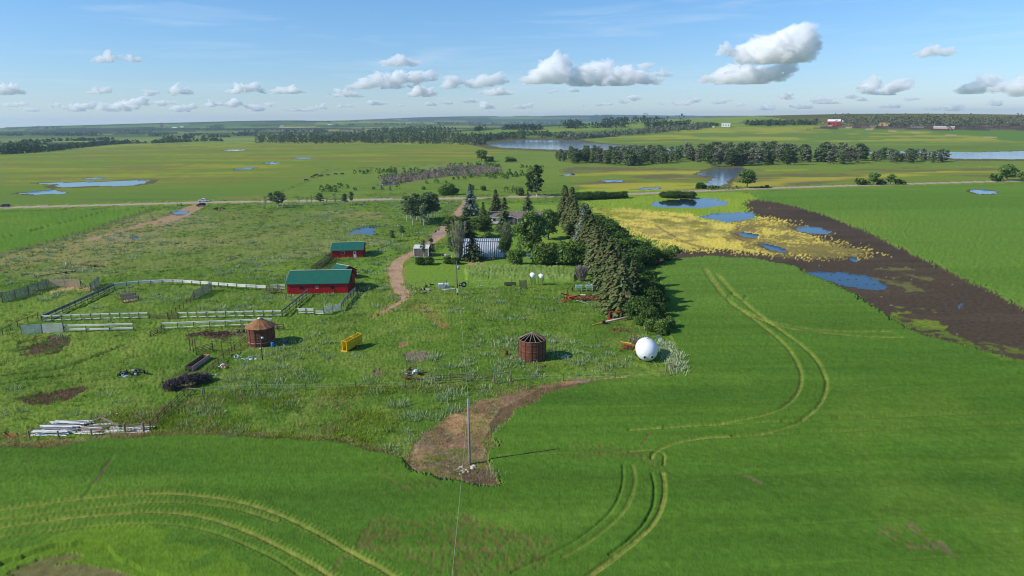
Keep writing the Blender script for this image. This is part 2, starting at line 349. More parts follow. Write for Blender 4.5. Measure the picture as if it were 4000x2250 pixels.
wd = (fbm(X*.5, Y, 420, 41, 5) > np.where(R_ > 5000, .50, .60)) & (R_ > 2600); paint(wd, sc(40, 58, 48), .95)
wd2 = (fbm(X*.35, Y, 180, 43, 4) > .70) & (R_ > 1700); paint(wd2, sc(52, 74, 52), .85)
HT += wd*(R_ > 2600)*7.0
ID[FAR] = 8; HT[FAR] += .0
# --- the big half-flowering canola field, left middle
m = area([(-700, 828), (0, 806), (500, 790), (1080, 777), (1105, 752), (1200, 706), (1290, 664), (1600, 649), (1860, 634), (1960, 606), (1990, 586), (1900, 566), (1000, 560), (700, 556), (560, 566), (300, 588), (0, 606), (-700, 660)], 5, 12, True)
paint(m, sc(98, 134, 64)); ID[m] = 3; mf = m.astype(float)
yel = (.35+.65*sst(.36, .60, st2))*(.4+.6*sst(.35, .6, st1)); yel = yel*sst(410, 520, Y); paint(mf*yel, sc(158, 166, 62), .55)
paint(mf*sst(.55, .8, st2)*(1-yel), sc(80, 116, 66), .6); paint(mf*sst(.60, .74, fbm(X*.14, Y+X*.05, 16, 51, 4))*(Y > 480), sc(120, 116, 80), .6)
paint(mf*sst(380, 350, Y), sc(86, 120, 64), .5); HT[m] = .5
# --- right middle: hill field
m = area([(1860, 570), (2100, 548), (2300, 545), (2600, 505), (2750, 494), (3000, 482), (3300, 486), (3700, 502), (4600, 505), (4600, 590), (3500, 590), (2900, 588), (2500, 576), (2350, 570), (2250, 556)], 10, 10, True)
paint(m, sc(102, 136, 68)); ID[m] = 3; ye2 = sst(.38, .60, st2)*sst(1150, 1350, R_)*sst(2050, 1600, R_); paint(m*ye2, sc(164, 172, 78), .6); paint(m*sst(.5, .8, fbm(X*.3, Y, 30, 54, 4)), sc(86, 122, 62), .5)
m = area([(3400, 498), (4700, 502), (4700, 560), (4100, 558), (3800, 528), (3560, 512)], 4, 0, True); paint(m, sc(92, 134, 66))
m = area([(3150, 507), (3240, 488), (3700, 485), (4700, 486), (4700, 512), (3600, 510), (3400, 500)], 12, 10, True) & (R_ < 2900); paint(m, sc(84, 72, 66)); ID[m] = 4; paint(m*sst(.5, .7, f2), sc(120, 100, 84), .7)
# --- right of the pasture, beyond the road: flooded patchy crop
m = area([(2180, 664), (2240, 652), (2700, 657), (3100, 662), (4700, 640), (4700, 672), (4010, 704), (3400, 718), (2900, 735), (2420, 757), (2290, 748), (2245, 722)], 3, 6, False, 5)
paint(m, sc(112, 140, 66)); ID[m] = 3; paint(m*sst(.48, .62, fbm(X*.42, Y, 26, 61, 5)), sc(112, 96, 76), .75); paint(m*sst(.55, .75, fbm(X*.42, Y+30, 30, 62, 5)), sc(176, 184, 76), .6)
PATCH = m
# --- left small crop field
m = area([(-900, 1180), (-300, 1075), (0, 992), (200, 942), (400, 882), (585, 818), (300, 822), (0, 832), (-900, 850)], 1.5)
paint(m, sc(88, 134, 52)); paint(m*sst(.4, .75, f2), sc(100, 142, 58), .6); ID[m] = 2; HT[m] = .42+.1*f4[m]
for q in ([(130, 905), (260, 870), (400, 830)], [(0, 935), (120, 905), (240, 870)]):
    d, s = dline(X, Y, WP(q), 5); k = m & (d < .5) & (vn(s/6, s*0, 3) > .25); HT[k] -= .35; paint(k, sc(60, 84, 44), .6)
d, s = dline(X, Y, WP(smooth([(-500, 1130), (0, 1000), (200, 948), (400, 888), (590, 822)])), 20); k = (d < 2.6+2*n1); paint(k & (ID == 0), sc(92, 108, 66), .7)
# --- right green field past the mud
m = area([(2880, 800), (2830, 765), (2950, 752), (3400, 738), (4100, 716), (5200, 690), (6000, 1500), (4600, 1560), (4000, 1275), (3560, 1045), (3200, 880), (2985, 792)], 2)
paint(m, sc(96, 140, 62)); paint(m*sst(.35, .8, st1), sc(84, 128, 54), .6); paint(m*sst(.5, .8, f1), sc(112, 146, 66), .6); ID[m] = 2; HT[m] = .4+.12*f4[m]
# --- near crop: wraps round the farmyard
NEAR = [(-2500, 1800), (-600, 1775), (0, 1757), (160, 1748), (300, 1745), (430, 1725), (560, 1715), (900, 1713), (1100, 1716), (1300, 1735), (1450, 1772), (1560, 1805), (1640, 1850), (1750, 1872), (1830, 1884), (1945, 1886), (1932, 1840), (1925, 1780),
        (1938, 1712), (1975, 1650), (2030, 1598), (2150, 1543), (2300, 1508), (2420, 1492), (2560, 1483), (2650, 1478), (2676, 1440), (2660, 1390), (2625, 1310), (2600, 1270), (2585, 1180), (2570, 1100), (2560, 1048), (2620, 1016), (2760, 1004), (2950, 1012), (3120, 1046),
        (3240, 1102), (3330, 1150), (3450, 1230), (3560, 1295), (3680, 1330), (3800, 1362), (4000, 1420), (4600, 1620), (5200, 1800), (5200, 3600), (-2500, 3600)]
m = area(NEAR, 2.0, 0); CROP = m
paint(m, sc(64, 108, 36)); paint(m*sst(.3, .8, f1), sc(76, 120, 42), .8); paint(m*sst(.45, .8, st1), sc(56, 98, 36), .5); paint(m*sst(.6, .85, f2), sc(88, 128, 48), .5); paint(m*sst(.5, .75, st3), sc(64, 108, 40), .35)
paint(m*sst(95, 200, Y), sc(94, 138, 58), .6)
ID[m] = 1; HT[m] = .42+.07*f4[m]+.05*f3[m]; AMP[m] = .55
# ragged bare fringe along its edge
fr = area([(p[0], p[1]) for p in NEAR], 1.3, 0)
d, s = dline(X, Y, WP(NEAR[2:17]), 6); k = (d < 1.0+3.0*n1) & ~CROP; paint(k, sc(112, 98, 66), .7)
# --- mud
m = area([(2900, 792), (2925, 782), (3000, 786), (3120, 810), (3240, 850), (3360, 895), (3480, 955), (3640, 1030), (3850, 1135), (4000, 1205), (4700, 1560), (5200, 1800), (4600, 1620), (4000, 1418), (3800, 1362), (3680, 1330), (3560, 1292), (3450, 1230), (3330, 1150), (3240, 1102), (3120, 1046), (2950, 1012), (2760, 1004), (2620, 1016), (2560, 1050), (2550, 1010), (2600, 985), (2700, 970), (2900, 940), (3050, 920), (3000, 880), (2960, 850), (2930, 820)], 2.0, 0, False, 1.4)
MUD = m; paint(m, sc(82, 70, 58)); paint(m*sst(.4, .8, f2), sc(70, 61, 54), .7); paint(m*sst(.5, .8, st3), sc(96, 82, 64), .4); paint(m*(h32(np.floor(X/.25), np.floor(Y/.5), 5) > .9985), sc(170, 160, 145), .6)
ID[m] = 4; HT[m] = .02
g = area([(3480, 1190), (3640, 1210), (3720, 1250), (3700, 1300), (3560, 1270), (3480, 1230)], 7, 0)*sst(.42, .58, f3+.3*(f4-.5)); paint(g, sc(112, 142, 60), .85)
g = area([(3350, 1060), (3500, 1040), (3660, 1100), (3560, 1140), (3460, 1100)], 8, 0)*sst(.40, .6, f3); paint(g, sc(118, 120, 66), .7)
k = area([(3400, 1230), (3560, 1300), (3800, 1370), (4100, 1460), (4100, 1400), (3800, 1330), (3560, 1250)], 5)*(f4 > .42); paint(k, sc(92, 126, 54), .75)
# lime wet grass and yellowed drowned crop beside it
m = area([(2240, 742), (2600, 748), (2900, 752), (2960, 775), (2900, 800), (2930, 830), (2960, 870), (2800, 890), (2600, 850), (2450, 850), (2400, 900), (2330, 860), (2290, 800)], 4, 0, False, 4.0)
paint(m, sc(126, 160, 60)); paint(m*sst(.4, .8, f2), sc(110, 150, 60), .7); ID[m] = 0; HT[m] = .2
m = area([(2320, 815), (2430, 815), (2560, 826), (2700, 838), (2780, 862), (2880, 868), (2990, 842), (3080, 868), (3170, 905), (3260, 945), (3350, 975), (3420, 990), (3330, 1012), (3180, 1008), (3020, 1000), (2880, 985), (2760, 978), (2620, 980), (2560, 945), (2460, 905), (2400, 868)], 5.0, 0, False, 7.0)
YEL = m; ID[m] = 0; HT[m] = .15
paint(m, sc(196, 178, 88)); paint(m*sst(.3, .8, f1), sc(220, 198, 90), .85); paint(m*sst(.5, .85, f5), sc(164, 156, 76), .5); paint(m*sst(95, 78, X)*0+m*sst(.58, .72, st1), sc(176, 150, 70), .6)
k = area([(2400, 845), (2560, 838), (2700, 850), (2790, 880), (2850, 925), (2700, 945), (2560, 935), (2450, 890)], 6); paint(k*sst(.30, .7, f3), sc(134, 118, 84), .6); paint(k*sst(.5, .7, f5), sc(120, 134, 72), .8)
k = (area([(2860, 860), (3000, 845), (3300, 950), (3440, 1000), (3300, 1020), (3000, 1000), (2840, 930)], 5) | area([(2840, 925), (3000, 925), (3000, 945), (2850, 950)], 3))*sst(.36, .54, .35*f5+.25*f4+.4*vn(X/.6, Y/1.2, 88)); paint(k, sc(92, 78, 60), .65); ID[(k > .6)] = 4
k = area([(2300, 805), (2480, 805), (2620, 820), (2600, 845), (2440, 860), (2380, 880)], 8)*sst(.3, .6, .5*f5+.5*f3); paint(k, sc(122, 150, 64), .75)
k = area([(2990, 985), (3400, 985), (3440, 1010), (3000, 1008)], 5); paint(k*sst(.3, .6, f3), sc(120, 112, 66), .6)
for q in ([(2560, 880), (2640, 930), (2720, 960), (2830, 985)], [(2580, 920), (2660, 945), (2760, 975)], [(2850, 905), (2870, 925), (2920, 945), (3000, 950)], [(2870, 900), (2905, 885), (2950, 900)]):
    d, s = dline(X, Y, WP(smooth(q)), 4); paint((d < .7+n1), sc(104, 86, 66), .6)
# --- bare soil triangle round the power pole
m = area([(1575, 1795), (1600, 1750), (1640, 1700), (1690, 1650), (1750, 1610), (1830, 1565), (1950, 1538), (2100, 1508), (2250, 1493), (2400, 1488), (2560, 1480), (2420, 1494), (2300, 1510), (2150, 1546), (2030, 1602), (1975, 1655), (1940, 1715), (1928, 1780), (1936, 1840), (1955, 1890), (1830, 1888), (1740, 1876), (1640, 1852), (1590, 1822)], 3.2, 0, False, .7)
paint(m, sc(144, 110, 86)); paint(m*sst(.4, .7, f3), sc(156, 126, 92), .8); paint(m*sst(.45, .7, fbm(X, Y, 3, 71, 4)), sc(132, 114, 98), .8); paint(m*sst(.58, .75, f5), sc(184, 148, 100), .7); paint(m*sst(.52, .60, fbm(X, Y, 4, 72, 5)), sc(104, 114, 58), .4); paint(m*(vn(X/.3, Y/.5, 73) > .8), sc(176, 152, 118), .5)
k = m & (sst(.0, 1., f4) > .0) & area([(1925, 1900), (1912, 1780), (1915, 1650), (1960, 1590), (2100, 1520), (2600, 1470), (2600, 1500), (2150, 1560), (2030, 1620), (1960, 1700), (1950, 1800), (1960, 1900)], 1.4)
paint(k, sc(100, 82, 62), .85); paint(m*(f4 > .72)*(f5 < .5), sc(104, 118, 58), .7); ID[m] = 4; HT[m] = .03+.14*f4[m]
k = m & area([(1760, 1850), (1840, 1835), (1930, 1835), (1950, 1885), (1850, 1890)], 1); paint(k, sc(104, 82, 72), .9)
# --- exposed soil speckle inside the near crop
def speckle(pix, a, lo, hi, col=(98, 90, 60), w=3.0):
    k = area(pix, w, 0)*CROP; e = k*sst(lo-.02, hi+.12, .22*f4+.18*f5+.6*vn(X/.3, Y/.5, 8)); paint(e, sc(*col), a*.6); HT[:] = HT-.05*e
speckle([(1560, 2060), (1700, 2000), (1900, 2000), (2100, 2060), (2260, 2170), (2300, 2300), (1400, 2300), (1480, 2160)], .95, .40, .60, w=12)
speckle([(1450, 1810), (1560, 1850), (1740, 1890), (1700, 1940), (1560, 1920), (1440, 1850)], .8, .50, .62, w=5)
speckle([(2240, 1745), (2330, 1735), (2420, 1775), (2560, 1800), (2610, 1860), (2590, 1880), (2500, 1820), (2380, 1815), (2250, 1810)], .9, .44, .56, w=3)
speckle([(2540, 1700), (2560, 1690), (2500, 1760), (2480, 1770)], .9, .3, .5, w=1); speckle([(2880, 1856), (2920, 1868), (3012, 1905), (3010, 1918), (2940, 1890)], .95, .3, .5, (124, 92, 76), 1)
speckle([(3420, 2040), (3500, 2035), (3560, 2090), (3640, 2125), (3640, 2150), (3480, 2140), (3410, 2110)], .9, .46, .56, (120, 88, 72), 4)
m = area([(-200, 2400), (60, 2245), (160, 2205), (300, 2212), (440, 2222), (560, 2250), (640, 2400)], 2); paint(m, sc(96, 84, 78)); HT[m] = 0; ID[m] = 4
m = area([(40, 2235), (130, 2200), (240, 2180), (330, 2190), (300, 2198), (180, 2212), (80, 2240)], 2.5); paint(m, sc(90, 78, 72)); HT[m] = .03; ID[m] = 4
k = area([(-300, 2400), (0, 2210), (200, 2150), (420, 2180), (700, 2240), (760, 2400)], 3); HT[k & CROP] *= .35
k = CROP*area([(0, 2130), (600, 2080), (900, 2160), (1000, 2300), (-200, 2300)], 10); paint(k*(.4+.6*f5), sc(104, 144, 40), .45)
# --- wheel tracks pressed into the crop
def track(pix, wd=.42, depth=.32, pale=.42, tooth=False, seg=1.0):
    d, s = dline(X, Y, WP(smooth(pix, 6)), 4); wv = np.maximum(wd*.55*(.9+.5*n1), .55*(R_**2+1764)/42*.00136); k = CROP*sst(wv+.14, wv-.10, d)
    if seg < 1: k = k*sst(1-seg-.08, 1-seg+.08, vn(s/4, s*0, 7))
    HT[:] = HT-depth*.5*k; paint(k, sc(140, 152, 78), pale*(.25+.75*vn(X/.5, Y/.8, 77)))
    if tooth:
        e = CROP*sst(wd+.55, wd+.25, d)*(np.sin(s*2*math.pi/.62+d*2) > .1)*(1-k); HT[:] = HT-depth*.15*e; paint(e, sc(120, 142, 66), pale*.5)
track([(2755, 1058), (2790, 1110), (2850, 1185), (2950, 1258), (3050, 1340), (3105, 1410), (3130, 1480), (3112, 1550), (3050, 1605), (2950, 1640), (2800, 1665), (2600, 1680), (2460, 1690)], .45, .42, .6)
track([(2802, 1078), (2860, 1145), (2960, 1232), (3070, 1312), (3170, 1392), (3215, 1460), (3228, 1520), (3200, 1590), (3130, 1650), (3040, 1690), (2900, 1712), (2750, 1722), (2640, 1742), (2560, 1775), (2545, 1800)], .48, .44, .62)
track([(2850, 1182), (2852, 1158), (2900, 1140), (3000, 1131), (3120, 1130), (3250, 1132)], .8, .45, .12); track([(2908, 1178), (2922, 1160), (2990, 1148), (3080, 1144), (3180, 1144)], .8, .45, .12)
track([(2900, 1218), (3000, 1262), (3150, 1290), (3300, 1302), (3470, 1303)], .4, .35, .6); track([(2930, 1238), (3060, 1285), (3250, 1312), (3400, 1323), (3520, 1326)], .4, .35, .6)
track([(3060, 1655), (3300, 1645), (3500, 1635), (3800, 1624), (4200, 1612)], .85, .45, .12); track([(2870, 1712), (3100, 1702), (3400, 1688), (3700, 1672), (4200, 1655)], .85, .45, .10); track([(2600, 1678), (2800, 1668), (3060, 1655)], .7, .4, .2)
track([(2432, 1830), (2432, 1900), (2400, 1990), (2330, 2065), (2240, 2130), (2150, 2180), (2000, 2250)], .26, .30, .05); track([(2470, 1830), (2480, 1890), (2455, 1980), (2400, 2050), (2300, 2130), (2200, 2190)], .4, .2, .35)
track([(2546, 1862), (2556, 1920), (2548, 1995), (2505, 2070), (2440, 2135), (2380, 2180)], .28, .40, .0); track([(2588, 1860), (2596, 1920), (2586, 1990), (2550, 2060), (2480, 2130), (2390, 2200), (2290, 2275), (2230, 2330)], .55, .34, .75)
track([(2460, 1775), (2540, 1770), (2590, 1785), (2592, 1830)], .3, .35, .5); track([(1935, 1790), (2060, 1788), (2250, 1780)], .2, .15, .4)
track([(0, 2005), (150, 1985), (350, 1958), (520, 1942), (700, 1942), (850, 1958), (1000, 1992), (1150, 2050), (1300, 2130), (1400, 2188), (1490, 2235), (1600, 2310)], .36, .34, .75, True)
track([(0, 2040), (200, 2015), (420, 1990), (600, 1974), (780, 1980), (930, 2002), (1080, 2050)], .28, .34, .45, True)
track([(0, 2075), (200, 2045), (420, 2022), (600, 2014), (750, 2026), (880, 2058), (1000, 2105), (1120, 2165), (1230, 2225), (1340, 2300)], .36, .34, .75, True)
track([(0, 2110), (200, 2085), (420, 2064), (600, 2058), (740, 2070), (860, 2100), (980, 2150), (1090, 2205), (1200, 2280)], .26, .3, .35, True)
track([(458, 1762), (430, 1815), (400, 1850), (365, 1905), (325, 1965)], .12, .16, 0, False, .6); d, s = dline(X, Y, WP([(430, 1815), (365, 1905), (325, 1965)]), 3); paint((d < .2+.2*n1)*CROP*(vn(s/2, s*0, 4) > .4), sc(104, 74, 62), .7)
for q in ([(2640, 1895), (2900, 1878), (3280, 1850)], [(3600, 1830), (3800, 1822), (4100, 1812)], [(2620, 2105), (3000, 2070), (3400, 2045), (3700, 2030), (4100, 2010)], [(2450, 1600), (2800, 1590), (3200, 1568)], [(3240, 1420), (3600, 1412)], [(2700, 1040), (2900, 1035), (3100, 1065)], [(2620, 1045), (2800, 1028), (2950, 1030), (3120, 1060)], [(2340, 1590), (2700, 1580)], [(3800, 2100), (4100, 2085)], [(3000, 2230), (3400, 2205), (4100, 2180)]):
    track(q, .16, .20, .05, False, .75)
# --- mown yard, lawn and worn spots
m = area([(1560, 1060), (1590, 1030), (1650, 1010), (1700, 1000), (1750, 940), (1820, 860), (1850, 800), (2180, 790), (2260, 820), (2300, 900), (2330, 1010), (2330, 1100), (1900, 1125), (1600, 1120)], 1.5)
paint(m, sc(96, 138, 58)); paint(m*sst(.4, .8, f2), sc(108, 146, 62), .6); ID[m] = 0; HT[m] = .03; AMP[m] = .3; LAWN = m
paint(area([(2080, 800), (2250, 800), (2270, 900), (2310, 960), (2060, 960), (2140, 860)], 2), sc(122, 154, 72), .7)
m = area([(1820, 1055), (1850, 1040), (2000, 1042), (2200, 1046), (2255, 1060), (2250, 1098), (2050, 1096), (1830, 1092)], 1.5); paint(m, sc(112, 144, 84)); paint(m*sst(.45, .75, f3), sc(86, 126, 60), .6); HT[m] = .7+.3*f4[m]; AMP[m] = 1.5
m = area([(1380, 965), (1500, 960), (1590, 1000), (1540, 1060), (1530, 1130), (1440, 1120), (1400, 1080), (1380, 1010)], 3); paint(m, sc(98, 140, 60), .8); HT[m] = .06; AMP[m] = .4
for pix, c, a, w in (([(70, 1330), (150, 1305), (290, 1312), (270, 1350), (230, 1390), (120, 1400), (60, 1370)], (84, 64, 54), .95, 4), ([(70, 1560), (150, 1535), (300, 1512), (310, 1530), (240, 1570), (120, 1595), (75, 1590)], (80, 58, 48), .95, 4),
                  ([(1582, 1385), (1640, 1372), (1682, 1375), (1665, 1405), (1620, 1425), (1585, 1405)], (126, 110, 96), .95, 1.2), ([(1555, 1345), (1590, 1338), (1600, 1352), (1570, 1365)], (150, 112, 84), .9, 1.5), ([(1455, 1455), (1490, 1440), (1490, 1470), (1460, 1478)], (122, 102, 88), .9, 1.2),
                  ([(800, 1305), (880, 1292), (960, 1300), (955, 1330), (870, 1332), (800, 1325)], (96, 76, 66), .9, 2.5), ([(190, 1140), (250, 1122), (310, 1118), (365, 1115), (360, 1140), (280, 1132), (200, 1146)], (196, 158, 112), .9, 2),
                  ([(1810, 1030), (1850, 1024), (1905, 1026), (1900, 1034), (1830, 1038)], (176, 142, 100), .8, 1), ([(1850, 1006), (1970, 1004), (1975, 1014), (1850, 1016)], (120, 104, 84), .7, .6), ([(700, 1470), (790, 1455), (800, 1480), (740, 1500)], (140, 104, 84), .8, 3), ([(640, 1490), (680, 1460), (760, 1440), (740, 1500), (690, 1530), (640, 1525)], (104, 88, 76), .8, 2),
                  ([(1440, 1240), (1500, 1215), (1560, 1190), (1640, 1180), (1700, 1215), (1750, 1300), (1700, 1290), (1640, 1220), (1560, 1210), (1490, 1232), (1440, 1255)], (140, 116, 86), .5, 3), ([(820, 770), (1000, 765), (1100, 775), (980, 782), (840, 783)], (140, 128, 92), .4, 5), ([(0, 1740), (300, 1725), (560, 1700), (1000, 1700), (1400, 1720), (1500, 1770), (1200, 1720), (600, 1714), (300, 1742), (0, 1756)], (132, 116, 84), .7, 2),
                  ([(855, 838), (1000, 838), (1010, 842), (870, 845)], (130, 110, 80), .3, 3)):
    k = area(pix, w); paint(k*sst(.22, .5, f4*.5+f3*.5), sc(*c), a); HT[k] *= .3
for q in ([(0, 1470), (150, 1452), (260, 1432), (380, 1390), (480, 1350)], [(0, 1505), (120, 1480), (240, 1470)]):
    d, s = dline(X, Y, WP(smooth(q)), 3); k = d < .5+.8*n1; paint(k, sc(60, 78, 36), .7); HT[k] -= .15
for q in ([(1275, 665), (1340, 660), (1600, 650), (1850, 636)],):
    d, s = dline(X, Y, WP(q), 10); k = d < 1.6; paint(k, sc(82, 104, 60), .7)
# --- gravel road, driveway and dirt lane
road = [(-1200, 846), (-400, 826), (0, 812), (500, 799), (800, 791), (1300, 783), (1700, 776), (2100, 768), (2500, 757), (2900, 739), (3400, 723), (3900, 709), (4600, 690), (5400, 668)]
dR, sR = dline(X, Y, WP(road), 26)
paint((dR < 12.5+3*n1) & (ID != 1) & (dR > 3), sc(102, 138, 62), .75); k = (dR < 12) & (ID != 3); HT[k] = .05
m = dR < 4.3+.5*n1; paint(m, sc(176, 152, 136)); paint(m*sst(1.2, .6, np.abs(np.abs(dR)-1.6)), sc(192, 170, 152), .6); ID[m] = 5; HT[m] = .14; AMP[m] = .1
m = dline(X, Y, WP([(3240, 492), (3420, 508), (3600, 522), (3800, 533), (4100, 546), (4700, 568)], True), 20)[0] < 4; paint(m, sc(176, 158, 128)); ID[m] = 5; HT[m] = .2
drive = smooth([(1836, 778), (1812, 812), (1775, 852), (1735, 895), (1695, 938), (1650, 972), (1590, 1000), (1556, 1022), (1542, 1050), (1545, 1085), (1556, 1120), (1572, 1146), (1580, 1165), (1555, 1185), (1510, 1210), (1455, 1238)])
dD, sD = dline(X, Y, WP(drive), 8); wv = np.interp(sD, [0, 60, 130, 190, 205, 230], [3.0, 2.6, 2.1, 1.7, 1.9, .3]); m = dD < wv+1.2*n1
paint((dD < wv+1.1+1.5*n1), sc(128, 132, 78), .6); paint(m, sc(180, 148, 118)); paint(m*sst(.5, .75, f4), sc(156, 128, 100), .6); ID[m] = 6; HT[m] = .02; AMP[m] = .2
d, s = dline(X, Y, WP([(1700, 916), (1735, 912), (1752, 908)]), 8); m = d < 2.6+n1; paint(m, sc(150, 134, 130)); ID[m] = 6; HT[m] = .02
d, s = dline(X, Y, WP(smooth([(782, 800), (740, 822), (690, 846), (620, 868), (520, 892), (420, 915), (350, 935)])), 12); m = (d < np.interp(s, [0, 30, 110], [3.2, 3.5, 2.2])+2.2*n1+5*n3) & ((f3 > .30) | (s < 60)); paint(m, sc(176, 140, 112), .85); ID[m] = 6; HT[m] = .02; AMP[m] = .2
k = area([(430, 900), (620, 870), (760, 840), (730, 880), (560, 930), (400, 950)], 8)*sst(.4, .6, f3); paint(k, sc(140, 124, 92), .6)
# --- water: each pond its own sheet
PONDS = [
 ('wide pale lake beyond the pasture with woods along it', [(1893, 566), (1915, 558), (1990, 552), (2110, 548), (2250, 551), (2340, 562), (2420, 568), (2520, 573), (2530, 580), (2400, 592), (2250, 591), (2100, 586), (1960, 578)], 1),
 ('narrow end of the lake showing between the two groves', [(2590, 582), (2690, 584), (2700, 592), (2670, 600), (2600, 597)], 1),
 ('long flooded slough at the right edge behind the grove', [(3370, 600), (3400, 594), (3500, 592), (3640, 594), (3800, 596), (4100, 588), (4700, 588), (4700, 624), (4000, 622), (3750, 621), (3600, 612), (3480, 606)], 1),
 ('field pond left of the road with ragged arms', [(145, 718), (220, 715), (380, 712), (480, 708), (572, 706), (560, 718), (500, 726), (400, 728), (330, 730), (250, 733), (212, 730), (222, 722)], 0),
 ('shallow pool just below the ragged field pond', [(50, 758), (150, 750), (205, 744), (262, 752), (250, 758), (150, 762)], 0),
 ('blue farm pond above the small red barn', [(1352, 924), (1375, 910), (1395, 895), (1415, 886), (1470, 884), (1484, 888), (1480, 906), (1455, 916), (1438, 920), (1410, 913), (1375, 918)], 0),
 ('oval blue pond under the dark willow clump', [(2528, 805), (2545, 793), (2600, 783), (2700, 778), (2800, 779), (2840, 790), (2830, 802), (2760, 811), (2640, 812), (2560, 810)], 0),
 ('blue pond at the tip of the mud', [(2735, 848), (2790, 838), (2850, 832), (2945, 830), (2935, 852), (2900, 862), (2840, 870), (2780, 858)], 0),
 ('square puddle crossed by wheel ruts in the mud', [(3098, 890), (3140, 885), (3190, 890), (3245, 905), (3230, 916), (3170, 914), (3130, 905)], 0),
 ('narrow puddle in the yellowed crop', [(2862, 912), (2900, 910), (2955, 920), (2950, 930), (2900, 928)], 0),
 ('crooked puddle at the edge of the yellowed crop', [(2965, 958), (2990, 955), (3030, 966), (3072, 980), (3060, 988), (3010, 982)], 0),
 ('largest blue pool lying on the dark mud', [(3155, 1066), (3200, 1062), (3290, 1064), (3400, 1080), (3432, 1092), (3445, 1112), (3458, 1138), (3400, 1136), (3340, 1130), (3270, 1112), (3210, 1092)], 0),
 ('small round puddle above the largest mud pool', [(3318, 1012), (3340, 1010), (3358, 1020), (3345, 1026), (3325, 1022)], 0),
 ('tiny puddle far right in the mud', [(3730, 1186), (3742, 1184), (3744, 1202), (3734, 1206)], 0),
 ('reedy pool against the end of the hedge', [(2585, 998), (2600, 984), (2625, 980), (2640, 990), (2620, 1000)], 0),
 ('forked pond behind the road with drowned reeds', [(2720, 684), (2760, 672), (2800, 660), (2900, 656), (2905, 672), (2870, 690), (2850, 702), (2830, 724), (2780, 728), (2755, 720), (2775, 708), (2790, 694), (2760, 690)], 0),
 ('thin oval puddle in the patchy field', [(2345, 708), (2365, 704), (2400, 703), (2430, 707), (2420, 712), (2380, 713)], 0),
 ('long puddle beside the gravel road', [(2470, 740), (2500, 737), (2560, 732), (2592, 732), (2570, 738), (2520, 742)], 0),
 ('puddle with bare shore beside the road at the right edge', [(3780, 750), (3800, 743), (3850, 744), (3890, 749), (3885, 757), (3830, 760)], 0),
 ('water pocket at the left end of the grey thicket', [(1480, 722), (1500, 714), (1540, 710), (1556, 716), (1550, 722), (1520, 725)], 0),
 ('flooded heart of the grey thicket', [(1690, 676), (1720, 666), (1800, 664), (1860, 668), (1840, 676), (1760, 680)], 0),
 ('puddle beside the parked cars on the lane', [(672, 834), (695, 826), (736, 827), (730, 834), (700, 840)], 0),
 ('lower puddle on the worn dirt lane', [(516, 928), (530, 922), (546, 928), (530, 936)], 0),
 ('small puddle on the bend of the driveway', [(1668, 942), (1680, 932), (1690, 934), (1684, 944), (1674, 948)], 0),
 ('upper puddle on the driveway', [(1704, 908), (1716, 900), (1722, 904), (1712, 910)], 0),
 ('first sliver of water in the patchy canola', [(1035, 642), (1060, 638), (1095, 640), (1070, 645)], 0),
 ('second sliver of water in the patchy canola', [(1140, 622), (1190, 620), (1220, 624), (1170, 625)], 0),
 ('sliver of water in the left canola near the field top', [(870, 594), (910, 590), (960, 592), (920, 596)], 0),
 ('curved sliver of water left of the patchy canola', [(905, 665), (950, 659), (1005, 658), (960, 664)], 0),
 ('pair of thin puddles above the ragged field pond', [(322, 698), (360, 696), (412, 699), (380, 702), (340, 701)], 0),
 ('muddy sliver at the tip of the patchy field', [(2192, 684), (2230, 680), (2245, 676), (2240, 684), (2210, 687)], 0)]
paint((area([(1470, 730), (1490, 700), (1600, 672), (1720, 655), (1900, 652), (1960, 665), (1900, 685), (1700, 695), (1600, 715)], 8)), sc(122, 122, 92), .75)
WID = []
for i, (lb, pix, far) in enumerate(PONDS):
    wp = WP(pix, bool(far)); cx = np.mean([p[0] for p in wp]); cy = np.mean([p[1] for p in wp]); sh = [(cx+(p[0]-cx)*1.22, cy+(p[1]-cy)*1.35) for p in wp]
    s_ = .6 if Y.min() < cy < 260 else 2.2
    xx, yy = warp(3*s_*.6, 5 if far else 2); k = inpoly(xx, yy, sh) & (ID != 5) & (ID < 100)
    if not any(q_ in lb for q_ in ('driveway', 'farm pond', 'oval blue', 'tip of the mud', 'largest')): paint(k, sc(92, 78, 66), .75)
    HT[k] = .0
    w2 = 2.8 if cy < 260 else 4.5
    m = inpoly(X+n1*w2, Y+n2*w2, wp) & (ID != 5); ID[m] = 100+i; HT[m] = -.06; AMP[m] = 0
k = (ID == 111) & (np.abs(np.sin((Y-.12*X)*.55)) < .05) & (f3 > .5); ID[k] = 4
AMP[ID == 4] *= .45
# --- one shared tone for all plant cover: olive rather than emerald
rw = fbm(X*.07-Y*.004, Y, 1.5, 91, 3); C[:] *= (1+CROP*(rw-.5)*.22)[:, None]; C[:] = np.where(CROP[:, None], C*np.array([1.16, 1.10, 1.35]), C)
C[:] *= np.where((ID == 0) & ~YEL, 1.10, 1.0)[:, None]
gr = (C[:, 1] > C[:, 0]*1.02)[:, None]; C[:] = np.where(gr, C*np.array([1.16, .93, .72]), C)
